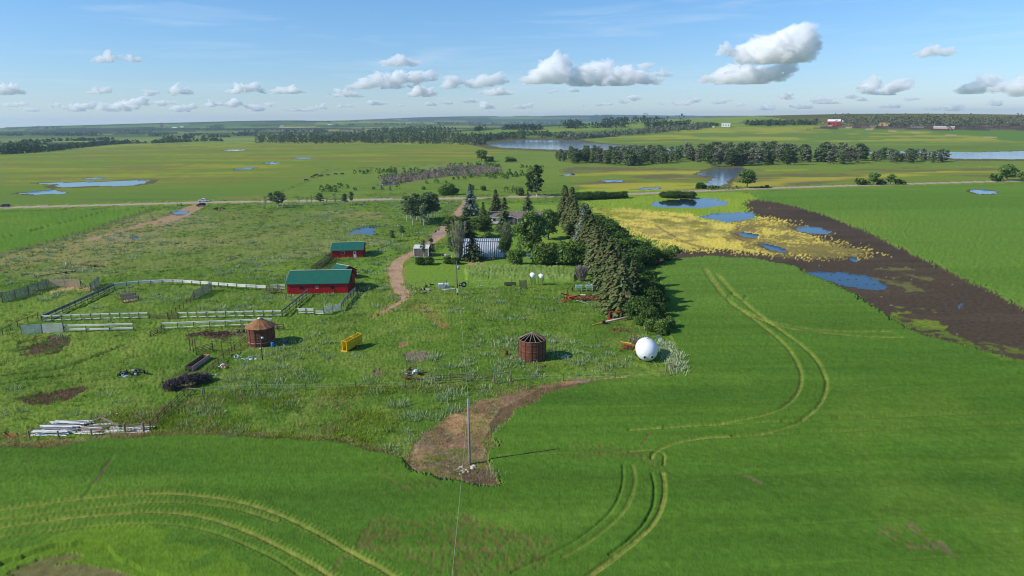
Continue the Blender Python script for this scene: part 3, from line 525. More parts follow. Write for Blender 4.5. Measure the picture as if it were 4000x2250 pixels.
# --- heights and meshes
Z = terrain(X, Y)+HT+AMP*np.clip(.00075*R_, .045, .12)*(RNG.random(N_)-.5)*2*(R_ < 420)
co = np.stack([X, Y, Z], 1)
ii, jj = np.meshgrid(np.arange(NR-1), np.arange(NC-1), indexing='ij'); a = (ii*NC+jj).ravel()
Q = np.stack([a, a+1, a+NC+1, a+NC], 1)
idf = ID[Q[:, 0]]
def submesh(name, mask, mat, extra=None, sm=False):
    q = Q[mask]; u_, inv = np.unique(q, return_inverse=True); V = co[u_]; Fq = inv.reshape(-1, 4); cc = C[u_]
    if extra is not None:
        Fq = np.concatenate([Fq, extra[1]+len(V)]); V = np.concatenate([V, extra[0]]); cc = np.concatenate([cc, extra[2]])
    return link(name, npmesh(name, V, Fq, cc, sm), mat)
# plain surroundings outside the view: the same fields go on
ea = np.radians(np.linspace(46, 314, 90)); er_ = np.geomspace(RAD[0], RAD[-1], 60)
er2, ea2 = np.meshgrid(er_, ea, indexing='ij'); ex = (er2*np.sin(ea2)).ravel(); ey = (er2*np.cos(ea2)).ravel(); ez = terrain(ex, ey)+.2
ei, ej = np.meshgrid(np.arange(59), np.arange(89), indexing='ij'); a = (ei*90+ej).ravel(); eq = np.stack([a, a+1, a+91, a+90], 1)
ca = np.radians(np.linspace(0, 360, 73)); cr_ = np.array([.5, 12, 24, 36, 46, RAD[0]]); c2, a2 = np.meshgrid(cr_, ca, indexing='ij'); cx = (c2*np.sin(a2)).ravel(); cy = (c2*np.cos(a2)).ravel()
ci, cj = np.meshgrid(np.arange(5), np.arange(72), indexing='ij'); a = (ci*73+cj).ravel(); cq = np.stack([a, a+1, a+74, a+73], 1)+len(ex)
eV = np.stack([np.concatenate([ex, cx]), np.concatenate([ey, cy]), np.concatenate([ez, np.full(len(cx), .5)])], 1); eF = np.concatenate([eq, cq])
eC = np.tile(sc(88, 124, 50), (len(eV), 1)); nn = fbm(eV[:, 0], eV[:, 1], 200, 3, 3)[:, None]; eC = eC*(.8+.4*nn)
ST = 'structure'
tag(submesh('ground', idf == 0, M['grass']), 'green pasture and farmyard grass', kind=ST)
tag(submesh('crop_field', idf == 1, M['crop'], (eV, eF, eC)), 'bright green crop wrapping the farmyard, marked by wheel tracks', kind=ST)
tag(submesh('crop_field', idf == 2, M['crop']), 'green crop fields left and right of the farm', kind=ST)
tag(submesh('canola_field', idf == 3, M['crop']), 'patchy green and yellow canola fields beyond the road', kind=ST)
tag(submesh('mud', idf == 4, M['soil']), 'bare dark mud and soil', kind=ST)
tag(submesh('road', idf == 5, M['gravel']), 'pale gravel country road', kind=ST)
tag(submesh('driveway', idf == 6, M['gravel']), 'tan dirt driveway and lane', kind=ST)
tag(submesh('terrain', idf == 8, M['grass']), 'rolling far fields out to the horizon', kind=ST)
for i, (lb, pix, far) in enumerate(PONDS):
    m = idf == 100+i
    if m.sum() > 2: tag(submesh('pond', m, M['lake'] if far or 'forked' in lb else M['water'], sm=True), lb, kind=ST)
# the air between here and the horizon
hz = MB().box(-17500, -15800, -1.3, 17500, 15900, 175)
hm = bpy.data.materials.new('air'); hm.use_nodes = True; hm.node_tree.nodes.clear(); ho = hm.node_tree.nodes.new('ShaderNodeOutputMaterial'); pv = hm.node_tree.nodes.new('ShaderNodeVolumePrincipled')
pv.inputs['Color'].default_value = (.60, .79, 1.0, 1); pv.inputs['Density'].default_value = 6.2e-5; pv.inputs['Anisotropy'].default_value = .2
hm.node_tree.links.new(pv.outputs[0], ho.inputs['Volume'])
tag(hz.build('haze', hm), kind='stuff')
# ---------------------------------------------------------------- vegetation
ORD = ['nearest', 'second', 'third', 'fourth', 'fifth', 'sixth', 'seventh', 'eighth', 'ninth', 'tenth', 'eleventh', 'twelfth', 'thirteenth', 'fourteenth', 'fifteenth', 'sixteenth', 'seventeenth', 'eighteenth', 'nineteenth', 'twentieth', 'twenty-first', 'twenty-second', 'twenty-third', 'twenty-fourth', 'twenty-fifth']
LFT = ['leftmost'] + ORD[1:]
def quads(P0, nrm, sz, asp=1.0, rng=RNG, spin=None):
    """leaf-sized quads centred on P0 facing roughly nrm"""
    n = len(P0); nrm = nrm/np.maximum(np.linalg.norm(nrm, axis=1, keepdims=True), 1e-6)
    t = rng.normal(size=(n, 3)) if spin is None else spin; t = np.cross(nrm, t); t /= np.maximum(np.linalg.norm(t, axis=1, keepdims=True), 1e-6); b = np.cross(nrm, t)
    sz = np.broadcast_to(np.asarray(sz, float), (n,))[:, None]; a = t*sz*.5; c = b*sz*.5*asp
    V = np.stack([P0-a-c, P0+a-c, P0+a*.6+c, P0-a*.6+c], 1).reshape(-1, 3); return V, np.arange(4*n).reshape(-1, 4)
def crown_mesh(name, blobs, n, leaf, cols, seed=0, jit=.25, flat=1.0):
    """leaf clumps: quads spread through the outer part of every blob (cx,cy,cz,rx,rz)"""
    R = np.random.default_rng(seed); w = np.array([b[3]**2 for b in blobs]); w = w/w.sum(); k = R.choice(len(blobs), n, p=w); B = np.array(blobs)[k]
    d = R.normal(size=(n, 3)); d /= np.linalg.norm(d, axis=1, keepdims=True); d[:, 2] = np.where(d[:, 2] < -.35, -d[:, 2]*.6, d[:, 2]); rad = (R.random(n)**.30)
    p = B[:, :3]+d*np.stack([B[:, 3], B[:, 3], B[:, 4]], 1)*rad[:, None]; p += R.normal(size=(n, 3))*leaf*jit
    nr = d+R.normal(size=(n, 3))*.7; V, Fq = quads(p, nr, leaf*(.6+.8*R.random(n)), .8, R)
    tone = (h32(k+1, k*0, seed+5)*.5+R.random(n)*.5)[:, None]; cc = np.asarray(cols[0])*(1-tone)+np.asarray(cols[1])*tone
    if len(cols) > 2: q = (R.random(n) < .10)[:, None]; cc = np.where(q, np.asarray(cols[2]), cc)
    return npmesh(name, V, Fq, np.repeat(cc, 4, 0))
def limbs(name, H, r, forks, seed, lean=0.0, base=0.0, spread=.5):
    R = random.Random(seed); mb = MB(); top = Vector((lean, 0, H*.75)); mb.tube([(0, 0, base-.2), (lean*.3, 0, H*.3), tuple(top)], r, 6, r*.35)
    for i in range(forks):
        z = H*(.22+.5*i/max(1, forks)); a = R.uniform(0, 6.28); L = H*spread*R.uniform(.5, .9)
        mb.tube([(lean*z/H, 0, z), (math.cos(a)*L*.4, math.sin(a)*L*.4, z+L*.35), (math.cos(a)*L*.75, math.sin(a)*L*.75, z+L*.8)], r*.4, 4, r*.1)
    return mb.mesh(name)
G1, G2, G3 = sc(74, 98, 48), sc(110, 134, 70), sc(134, 152, 90)
def blobset(seed, n, H, W, z0=.3, br=.45, top=.9):
    R = random.Random(seed); o = []
    for i in range(n):
        t = (i+.5)/n; z = H*(z0+(top-z0)*t); wr = W*math.sin(math.pi*(.18+.72*t))**.8; a = i*2.4+R.random(); q = wr*R.uniform(.25, .75)
        rr_ = W*br*R.uniform(.7, 1.2); o.append((math.cos(a)*q, math.sin(a)*q, z, rr_, rr_*.85))
    return o
def spruce_mesh(name, H, W, seed, cols, lev=30, fine=1.0):
    R = np.random.default_rng(seed); Ps = []; Ns = []; Sz = []; Cs = []; Sp = []
    for l in range(lev):
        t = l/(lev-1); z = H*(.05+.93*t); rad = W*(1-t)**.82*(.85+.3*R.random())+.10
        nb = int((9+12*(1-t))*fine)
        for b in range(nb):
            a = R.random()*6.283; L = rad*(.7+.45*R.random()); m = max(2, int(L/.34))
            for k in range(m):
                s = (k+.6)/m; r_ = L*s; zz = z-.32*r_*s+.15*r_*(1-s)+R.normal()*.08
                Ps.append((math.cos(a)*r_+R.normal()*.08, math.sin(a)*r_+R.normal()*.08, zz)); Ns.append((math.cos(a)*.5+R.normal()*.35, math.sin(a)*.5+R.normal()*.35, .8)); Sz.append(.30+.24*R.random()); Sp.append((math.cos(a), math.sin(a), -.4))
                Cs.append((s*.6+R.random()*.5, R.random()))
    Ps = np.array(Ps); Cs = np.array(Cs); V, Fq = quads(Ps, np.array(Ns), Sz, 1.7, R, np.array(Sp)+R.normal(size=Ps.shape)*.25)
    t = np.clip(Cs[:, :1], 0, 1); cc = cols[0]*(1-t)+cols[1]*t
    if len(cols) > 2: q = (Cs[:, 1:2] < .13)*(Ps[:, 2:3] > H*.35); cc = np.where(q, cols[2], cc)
    return npmesh(name, V, Fq, np.repeat(cc, 4, 0))
TREE = {}; PH = {}
def proto(key, trunk, crown, tm='bark', cm='leaf', cn='crown', tn='trunk'):
    if trunk is not None: trunk.materials.append(M[tm])
    if crown is not None: crown.materials.append(M[cm])
    TREE[key] = (trunk, crown, tn, cn); a = np.empty(len(crown.vertices)*3, np.float32); crown.vertices.foreach_get('co', a); PH[key] = float(np.percentile(a[2::3], 99.7))
dk, md, br_ = sc(44, 62, 38), sc(74, 92, 50), sc(112, 92, 62)
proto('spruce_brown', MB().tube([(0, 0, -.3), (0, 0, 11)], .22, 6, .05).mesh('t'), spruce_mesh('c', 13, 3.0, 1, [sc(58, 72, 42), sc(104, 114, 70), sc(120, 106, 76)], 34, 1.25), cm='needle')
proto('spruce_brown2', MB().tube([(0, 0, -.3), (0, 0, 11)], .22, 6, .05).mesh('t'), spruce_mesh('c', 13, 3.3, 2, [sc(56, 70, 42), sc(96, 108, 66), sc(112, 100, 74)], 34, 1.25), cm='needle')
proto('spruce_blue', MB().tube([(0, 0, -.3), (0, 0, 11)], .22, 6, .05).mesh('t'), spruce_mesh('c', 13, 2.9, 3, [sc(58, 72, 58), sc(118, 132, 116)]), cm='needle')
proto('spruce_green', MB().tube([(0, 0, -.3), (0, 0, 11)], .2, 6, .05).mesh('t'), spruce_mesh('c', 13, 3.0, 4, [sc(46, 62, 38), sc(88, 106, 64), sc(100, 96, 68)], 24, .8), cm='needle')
proto('leafy_big', limbs('t', 10, .28, 8, 1), crown_mesh('c', blobset(1, 26, 11, 4.2, .22), 5200, .42, [G1, G2, G3], 1), 'bark')
proto('leafy_mid', limbs('t', 8, .2, 6, 2), crown_mesh('c', blobset(2, 18, 8.5, 2.8, .25), 2600, .38, [G1, G2, G3], 2), 'bark')
proto('poplar_tall', limbs('t', 14, .3, 8, 3, spread=.3), crown_mesh('c', blobset(3, 24, 15, 2.6, .15, .42, .95), 3600, .42, [sc(48, 70, 40), sc(82, 104, 58), G3], 3), 'birch')
proto('aspen', limbs('t', 9, .14, 7, 4, spread=.32), crown_mesh('c', blobset(4, 12, 10, 1.7, .38, .5, .95), 900, .42, [sc(84, 102, 72), sc(126, 140, 100)], 4), 'birch')
proto('aspen2', limbs('t', 9, .14, 7, 5, spread=.35), crown_mesh('c', blobset(5, 12, 10, 2.0, .32, .5, .92), 1000, .45, [sc(74, 94, 60), sc(114, 132, 86)], 5), 'birch')
proto('grove1', limbs('t', 12, .12, 5, 6, spread=.3), crown_mesh('c', blobset(6, 14, 13, 2.6, .06, .55, .9), 1100, .58, [sc(74, 92, 62), sc(124, 136, 94)], 6), 'bark')
proto('grove2', limbs('t', 12, .13, 5, 7, spread=.3), crown_mesh('c', blobset(7, 13, 13, 2.3, .08, .55, .92), 850, .55, [sc(88, 98, 76), sc(142, 142, 116)], 7), 'deadwood')
proto('grove3', limbs('t', 12, .2, 5, 8, spread=.3), crown_mesh('c', blobset(8, 14, 12, 3.0, .05, .55, .88), 1200, .6, [sc(66, 86, 56), sc(106, 124, 78)], 8), 'bark')
proto('bare', limbs('t', 9, .16, 16, 9, spread=.45), crown_mesh('c', blobset(9, 14, 10, 1.8, .35, .45), 260, .3, [sc(104, 112, 84), sc(140, 132, 116)], 9), 'deadwood')
def bareb(name, H, W, seed, n=60):
    R = random.Random(seed); mb = MB()
    for i in range(n):
        a = R.uniform(0, 6.28); q = W*R.random()**.6; h = H*R.uniform(.6, 1); b = (math.cos(a)*q*.25, math.sin(a)*q*.25, 0); c_ = (math.cos(a)*q*.7, math.sin(a)*q*.7, h*.55)
        mb.tube([b, c_, (math.cos(a)*q+R.uniform(-.3, .3), math.sin(a)*q+R.uniform(-.3, .3), h)], .05, 3, .015, False)
    return mb.mesh(name)
proto('willow_bare', bareb('t', 8.5, 2.3, 3, 110), crown_mesh('c', blobset(10, 14, 8.5, 2.2, .2, .5, .85), 1300, .26, [sc(84, 108, 58), sc(132, 148, 96)], 10), 'deadwood', tn='stems')
proto('lilac_dry', bareb('t', 2.6, 1.3, 5, 120), crown_mesh('c', blobset(12, 8, 2.6, 1.0, .3), 500, .16, [sc(120, 106, 104), sc(152, 138, 132)], 12), 'deadwood', tn='stems')
proto('bush_dark', bareb('t', 2.2, 1.6, 6, 14), crown_mesh('c', blobset(13, 14, 3.4, 1.8, .15, .55, .8), 3600, .21, [sc(52, 74, 38), sc(88, 114, 54), sc(112, 132, 74)], 13), 'bark', tn='stems')
proto('bush_green', bareb('t', 2.2, 1.6, 7, 14), crown_mesh('c', blobset(14, 14, 3.6, 1.9, .15, .55, .8), 3200, .24, [sc(66, 90, 42), sc(112, 138, 66), sc(136, 154, 84)], 14), 'bark', tn='stems')
proto('bush_small', bareb('t', 1.2, .8, 8, 6), crown_mesh('c', blobset(15, 7, 2.2, 1.5, .1, .6, .7), 160, .6, [sc(50, 76, 36), sc(100, 126, 58)], 15), 'bark', tn='stems')
proto('bush_grey', bareb('t', 1.6, 1.4, 9, 16), crown_mesh('c', blobset(16, 8, 2.4, 1.8, .1, .6, .8), 170, .55, [sc(112, 98, 96), sc(150, 132, 126)], 16), 'deadwood', tn='stems', cn='twigs')
def plant(kind, name, x, y, h, label, cat, group=None, wide=1.0, href=None, z=None):
    t_, c_, tn, cn = TREE[kind]; base = PH[kind]
    s = h/base; r = thing(name, label, cat, (x, y, float(terrain(x, y)) if z is None else z), random.uniform(0, 6.28), group); r.scale = (s*wide, s*wide, s)
    link(tn, t_, None, r); link(cn, c_, None, r); return r
def pp(kind, name, px, yb, yt, label, cat='tree', group=None, wide=1.0):
    x, y = P(px, yb); return plant(kind, name, x, y, max(.6, hat(px, yb, yt)), label, cat, group, wide)
# --- the shelterbelt: a row of tall spruces running back to the road
ys = np.linspace(147, 308, 25)
for i, yy in enumerate(ys):
    h = 12.8+random.uniform(-1.3, 1.2)+(1.0 if yy > 280 else 0); k = 'spruce_blue' if i in (12, 13) else random.choice(['spruce_brown', 'spruce_brown2', 'spruce_brown'])
    lb = {0: 'nearest spruce of the shelterbelt, standing over the dark hedge end', 24: 'farthest spruce of the shelterbelt beside the gravel road'}.get(i)
    if lb is None: lb = ('bluish grey spruce, ' if i in (12, 13) else 'tall brownish spruce, ')+ORD[i]+' from the near end of the shelterbelt row'
    plant(k, 'spruce_tree', 24.2+random.uniform(-1.0, 1.4), yy+random.uniform(-1.5, 1.5), h, lb, 'spruce', 'spruces of the shelterbelt row', random.uniform(1.15, 1.4))
for i, yy in enumerate(np.linspace(152, 262, 10)):
    plant('spruce_brown2', 'spruce_tree', 27.6+random.uniform(-.8, .8), yy+random.uniform(-2, 2), 10.5+random.uniform(-1.5, 1.5), 'shorter spruce, '+ORD[i]+' from the near end on the field side of the shelterbelt', 'spruce', 'spruces on the field side', 1.15)
# --- dark broadleaf hedge on its field side
for i, (x, y, h, wd_) in enumerate([(31, 137, 5, 1.3), (29.5, 141, 6.5, 1.3), (33.5, 142, 4.5, 1.2), (33, 147, 7.5, 1.3), (29, 150, 6, 1.2), (34.5, 152.5, 7, 1.3), (32, 157, 8, 1.2), (35, 162, 7.5, 1.2), (33, 168, 7.5, 1.2), (33.5, 176, 8, 1.2), (34, 184, 8, 1.3), (36, 192, 7.5, 1.4), (40, 197, 6.5, 1.4), (44, 200, 5.5, 1.3), (38, 206, 7.5, 1.4), (43, 209, 6, 1.4), (36, 216, 8, 1.4), (35, 226, 8, 1.4), (36, 236, 8.5, 1.3), (35, 247, 8, 1.3), (34, 258, 7.5, 1.2), (48, 203, 4, 1.3)]):
    lb = {0: 'low green bush at the very front end of the dark hedge', 21: 'low bush tipping the hedge beside the reedy pool'}.get(i, 'dense dark green bush, '+ORD[i]+' from the front of the hedge beside the spruces')
    plant('bush_dark', 'hedge_bush', x-(2.3 if i < 18 and i != 12 else .8), y, h*(.8 if i < 12 else .9), lb, 'bush', 'dark hedge along the shelterbelt', wd_*.88)
for i, (x, y) in enumerate([(26.5, 137), (28, 133), (30, 131), (25.6, 141), (32, 134)]):
    plant('bush_green', 'scrub_bush', x, y, 2.2+.5*(i % 3), 'low scrubby bush among the scrap iron, '+LFT[i]+' counted from the left', 'bush', 'scrub bushes by the scrap iron', 1.1)
for i, px in enumerate(np.linspace(2262, 2435, 11)):
    pp('bush_dark', 'hedge_bush', px, 783-i*.8, 748+random.uniform(-2, 4), 'rounded dark bush, '+LFT[i]+' in the short hedge along the gravel road', 'bush', 'roadside hedge behind the spruces', 1.5)
for i, px in enumerate(np.linspace(2590, 2700, 9)):
    pp('bush_dark', 'willow_bush', px, 776-random.uniform(0, 4), 747+random.uniform(-3, 5), 'dark willow bush, '+LFT[i]+' from the left above the oval pond', 'bush', 'willow clump above the oval pond', 1.3)
# --- yard trees
for a in (('spruce_blue', 1838, 842, 720, 'tallest blue-grey spruce standing beside the driveway'), ('spruce_green', 1888, 872, 790, 'small slender spruce right of the tallest blue-grey one'), ('spruce_brown', 1937, 832, 742, 'broad brown spruce behind the left end of the house'),
          ('spruce_green', 1971, 905, 772, 'dark green spruce standing in front of the house roof'), ('spruce_green', 2062, 835, 752, 'dark spruce behind the right end of the house roof'), ('spruce_green', 1848, 1016, 908, 'dark spruce at the left front corner of the silver shed'),
          ('spruce_green', 1822, 935, 812, 'dark slim spruce rising from the leafy trees left of the house')):
    pp(a[0], 'spruce_tree', a[1], a[2], a[3], a[4], 'spruce', 'spruces standing round the farmhouse', 1.9 if a[1] in (1848, 1822) else 1.5)
for a in (('leafy_big', 2078, 1004, 826, 'biggest leafy tree with a pale trunk in front of the house', 1.0), ('leafy_big', 2142, 935, 818, 'leafy tree behind and right of the biggest one', 1.1), ('leafy_mid', 1778, 950, 842, 'leafy green tree beside the driveway, left of the dark slim spruce', 1.3),
          ('leafy_mid', 1893, 925, 838, 'round leafy tree between the small spruce and the silver shed', 1.5), ('leafy_mid', 1905, 965, 905, 'low light green tree just behind the silver shed', 1.3), ('willow_bare', 1792, 1020, 872, 'half-bare grey stemmed tree left of the silver shed', .75),
          ('aspen', 1765, 1018, 925, 'thin leaning aspen at the far left of the shed', 1.3), ('willow_bare', 1980, 990, 870, 'upright half-bare tree at the right end of the silver shed', .8), ('leafy_mid', 1965, 1005, 925, 'thin leafy tree hiding the right corner of the silver shed', .8), ('aspen', 1655, 1018, 935, 'spindly aspen in front of the small grey shed', .9), ('leafy_mid', 1860, 905, 850, 'leafy tree tucked behind the slim spruce', 1.4)):
    pp(a[0], 'yard_tree', a[1], a[2], a[3], a[4], 'tree', None, a[5])
for a in ((2010, 1036, 972, 'round bush tree right of the silver shed, its trunk showing'), (2120, 1034, 950, 'leftmost bush tree of the row behind the long grass'), (2165, 1030, 948, 'second bush tree of the row behind the long grass'), (2212, 1034, 944, 'third bush tree of the row behind the long grass'), (2255, 1032, 946, 'last bush tree of the row, touching the spruces')):
    pp('bush_green', 'bush_tree', a[0], a[1], a[2], a[3], 'bush', 'bush trees at the front of the yard', 1.02)
pp('lilac_dry', 'dry_bush', 2272, 1098, 1036, 'dry leafless mauve bush below the spruces', 'bush', None, 1.0)
for a in ((1640, 1034, 1004, 'left half of the trimmed dark hedge below the grey shed'), (1676, 1034, 1003, 'right half of the trimmed dark hedge below the grey shed'), (1748, 1030, 1002, 'dark hedge clump left of the dark corner spruce'), (1780, 1032, 1004, 'dark hedge clump touching the dark corner spruce')):
    pp('bush_dark', 'hedge_bush', a[0], a[1], a[2], a[3], 'hedge', 'dark hedges in front of the sheds', 1.35)
# --- clump between the pasture and the driveway
for i, (px, yb, yt, k) in enumerate(sorted([(1590, 868, 765, 'aspen'), (1612, 880, 768, 'aspen2'), (1628, 862, 755, 'aspen'), (1642, 872, 772, 'aspen2'), (1660, 866, 760, 'aspen2'), (1675, 860, 752, 'aspen2'), (1692, 862, 750, 'aspen2'), (1604, 858, 772, 'aspen'), (1655, 884, 800, 'aspen'), (1700, 852, 762, 'aspen2')])):
    pp(k, 'aspen_tree', px, yb, yt, 'pale-stemmed aspen, '+LFT[i]+' from the left in the driveway clump', 'aspen', 'aspen clump beside the driveway', 1.35)
for a in ((1534, 945, 898, 'small tree standing right of the farm pond'), (1573, 925, 882, 'small tree up the slope from the pond tree'), (1690, 1000, 950, 'thin young tree beside the grey shed door')):
    pp('aspen2', 'young_tree', a[0], a[1], a[2], a[3], 'tree', None, 1.4)
for i, (px, yb, yt, k, wd_, lb) in enumerate([(1038, 812, 764, 'bare', 1.1, 'thin grey tree at the left of the roadside clump'), (1060, 806, 752, 'aspen', 1.3, 'grey-green tree in the roadside clump'), (1085, 814, 746, 'aspen2', 1.6, 'tallest tree of the roadside clump'), (1105, 808, 752, 'aspen', 1.4, 'right-hand tree of the roadside clump'), (1169, 797, 770, 'bare', 1.2, 'lone thin tree just right of the roadside clump'),
          (1200, 800, 772, 'bare', .8, 'very thin sapling beside the road'), (1218, 800, 760, 'bare', .9, 'bare sapling left of the round roadside tree'), (1250, 800, 753, 'aspen2', 1.9, 'round leafy tree on the road verge'), (1278, 800, 772, 'bare', 1, 'small bare tree right of the round roadside tree'), (1311, 816, 752, 'bare', .8, 'tall dead white tree by the roadside'), (1348, 803, 756, 'aspen2', 1.5, 'left tree of the leafy roadside pair'), (1374, 804, 748, 'aspen', 1.3, 'right tree of the leafy roadside pair')]):
    pp(k, 'roadside_tree', px, yb, yt, lb, 'tree', 'trees strung along the gravel road', wd_)
# --- beyond the road
for a in (('poplar_tall', 2098, 768, 645, 'tall poplar beyond the road, the taller of a pair', 1.2), ('poplar_tall', 2072, 764, 672, 'slightly lower poplar left of the taller one', 1.2)): pp(a[0], 'poplar_tree', a[1], a[2], a[3], a[4], 'poplar', None, a[5])
for a in ((2028, 764, 730, 'spreading bush at the foot of the poplars'), (1752, 762, 716, 'tallest bush tree across the road from the driveway'), (1730, 764, 735, 'low dark bush left of the tallest roadside bush'), (1775, 760, 732, 'low dark bush right of the tallest roadside bush'), (1842, 742, 722, 'bush on the rough pasture behind the blue spruce'), (1888, 745, 725, 'light bush right of the blue spruce top'), (1655, 742, 728, 'single bush on the rough pasture')):
    pp('bush_green', 'rough_bush', a[0], a[1], a[2], a[3], 'bush', None, 1.3)
for a in (('leafy_mid', 1882, 633, 586, 'lone dark tree on the canola field edge', 1.7), ('leafy_mid', 2918, 735, 662, 'solid round dark tree by the road beside the forked pond', 1.75), ('leafy_mid', 3410, 722, 674, 'round tree, larger of two by the road far right', 1.6), ('leafy_mid', 3478, 721, 680, 'round tree, smaller of two by the road far right', 1.4), ('leafy_big', 3932, 706, 642, 'big dark tree near the right edge', 1.5), ('leafy_mid', 3995, 712, 668, 'tree cut by the right edge of the photo', 1.4)):
    pp(a[0], 'field_tree', a[1], a[2], a[3], a[4], 'tree', None, a[5])
for i, (px, yb, yt) in enumerate([(1915, 633, 612), (1905, 634, 618), (1990, 635, 612), (2005, 634, 617), (3355, 722, 694), (3378, 722, 700), (3440, 722, 700), (3505, 721, 698), (3520, 721, 702), (3885, 708, 676), (3900, 708, 684), (2735, 738, 712), (2780, 738, 722), (2800, 738, 724), (2745, 736, 720), (2995, 735, 722), (2975, 736, 726), (1262, 745, 735)]):
    pp('bush_small', 'shrub', px, yb, yt, 'small dark shrub on the open fields beyond the road', 'shrub', 'shrubs on the fields beyond the road', 1.2)
# --- rough wet pasture: shrubs and the drowned grey thicket
def mass(name, pts, label, hs, cols, kinds, nleaf=26, leaf=.9, wide=1.0, cm='leaf'):
    """a mass nobody could count: small leaf clumps joined into one mesh"""
    R = np.random.default_rng(len(pts)); Vs = []; Cs = []; pts = np.array(pts); n = len(pts); hs = hs*(.7+.6*R.random(n))
    b = np.repeat(np.arange(n), nleaf); m = len(b); d = R.normal(size=(m, 3)); d /= np.linalg.norm(d, axis=1, keepdims=True); H = hs[b]
    zt = R.random(m)**.75; wr = H*.30*wide*np.sin(np.pi*(.28+.64*zt))
    p = np.stack([pts[b, 0]+d[:, 0]*wr, pts[b, 1]+d[:, 1]*wr, terrain(pts[b, 0], pts[b, 1])+zt*H], 1)
    V, Fq = quads(p, d+np.array([0, -.3, .4])+R.normal(size=(m, 3))*.4, leaf*(.6+.8*R.random(m)), 1.0, R)
    tn = (h32(b, b*0, 9)*.6+R.random(m)*.4)[:, None]; cc = cols[0]*(1-tn)+cols[1]*tn
    o = link(name, npmesh(name, V, Fq, np.repeat(cc, 4, 0)), M[cm]); tag(o, label, None, None, 'stuff'); return o
def scatter(pix, n, far=False, dens=None, seed=1):
    R = np.random.default_rng(seed); w = WP(pix, far); w_ = np.array(w); o = []
    while len(o) < n:
        x = R.uniform(w_[:, 0].min(), w_[:, 0].max(), 4*n); y = R.uniform(w_[:, 1].min(), w_[:, 1].max(), 4*n); k = inpoly(x, y, w)
        if dens is not None: k &= (fbm(x, y, dens, seed, 3) > .5)
        o += list(zip(x[k], y[k]))
    return o[:n]
wet = scatter([(1300, 700), (1400, 672), (1640, 660), (1900, 640), (2120, 660), (2120, 740), (1980, 755), (1700, 750), (1500, 745), (1240, 755)], 230, dens=30, seed=4)
mass('wetland_shrubs', wet, 'scattered low green shrubs over the rough wet pasture', 3.0, [sc(62, 90, 42), sc(112, 138, 66)], None, 30, .75, 1.8)
thk = scatter([(1478, 700), (1540, 690), (1620, 684), (1690, 666), (1760, 656), (1860, 655), (1960, 664), (1948, 678), (1880, 688), (1760, 690), (1640, 704), (1560, 718), (1500, 712)], 760, seed=5)[:560]
thk = [p for p in thk if not (inpoly(np.array([p[0]]), np.array([p[1]]), WP([(1690, 676), (1720, 666), (1800, 664), (1860, 668), (1840, 676), (1760, 680)]))[0])]
mass('drowned_thicket', thk, 'grey mauve leafless willow thicket standing in water', 2.8, [sc(118, 108, 98), sc(172, 158, 146)], None, 34, .5, 1.9)
mass('reeds', scatter([(2765, 745), (2900, 742), (2900, 735), (2765, 738)], 40, seed=6)+scatter([(2610, 980), (2640, 975), (2650, 990), (2625, 992)], 30, seed=7), 'green reeds at the pond edges', 1.6, [sc(96, 124, 60), sc(130, 150, 80)], None, 16, .4, 1.5)
# --- groves
GA = scatter([(2170, 632), (2230, 640), (2330, 642), (2450, 650), (2600, 646), (2690, 625), (2640, 612), (2400, 610), (2240, 618), (2165, 622)], 118, seed=11)
GB = scatter([(2668, 625), (2790, 652), (3000, 650), (3180, 648), (3400, 640), (3715, 637), (3700, 625), (3400, 618), (3100, 612), (2900, 606), (2690, 612)], 178, seed=12)
for i, (x, y) in enumerate(GA):
    plant(random.choice(['grove1', 'grove3', 'grove2', 'grove1']), 'grove_tree', x, y, random.uniform(8.5, 15) if x > 60 else random.uniform(7, 11), 'tree within the left grove below the lake', 'tree', 'trees of the left grove below the lake', random.uniform(1.2, 1.7))
for i, (x, y) in enumerate(GB):
    px = 2000+x/y*2700
    plant(random.choice(['grove1', 'grove2', 'grove2', 'grove3']), 'grove_tree', x, y, random.uniform(11, 17.5) if px < 3400 else random.uniform(7.5, 12.5), 'tree within the long right grove before the slough', 'tree', 'trees of the long right grove', random.uniform(1.2, 1.7))
# --- far woods, each reading as one mass
dkw = [sc(54, 72, 50), sc(92, 108, 74)]; gyw = [sc(76, 88, 68), sc(124, 126, 102)]
mass('woodland', scatter([(1000, 560), (1200, 562), (1600, 562), (1850, 570), (1900, 566), (1880, 552), (1700, 548), (1300, 548), (1010, 553)], 640, True, seed=21), 'long dark wood across the far side of the canola field', 16, [sc(48, 64, 46), sc(96, 106, 78)], None, 26, 2.0, .9)
mass('woodland', scatter([(1250, 546), (1500, 540), (1760, 528), (1800, 520), (1750, 512), (1560, 512), (1400, 530)], 260, True, seed=22), 'darker wood rising behind the long wood', 15, dkw, None, 18, 2.6, 1.1)
def belt(pix, n, h, label, cols=dkw, seed=1, wdt=12, nleaf=22, leaf=2.3):
    h = h*.78; nleaf = max(nleaf, 20)
    R = np.random.default_rng(seed); w = np.array(WP(pix, True)); sg = np.hypot(*(w[1:]-w[:-1]).T); cs = np.concatenate([[0], np.cumsum(sg)]); t = R.random(n)*cs[-1]
    q = vn(t/60, t*0, seed) > .22; t = t[q]; x = np.interp(t, cs, w[:, 0])+R.normal(size=len(t))*wdt*.5; y = np.interp(t, cs, w[:, 1])+R.normal(size=len(t))*wdt
    return mass('tree_belt', list(zip(x, y)), label, h, cols, None, nleaf, leaf, 2.0)
belt([(1870, 552), (1960, 541), (2100, 541), (2230, 538)], 190, 14, 'belt of trees behind the left part of the lake', dkw, 31, 16)
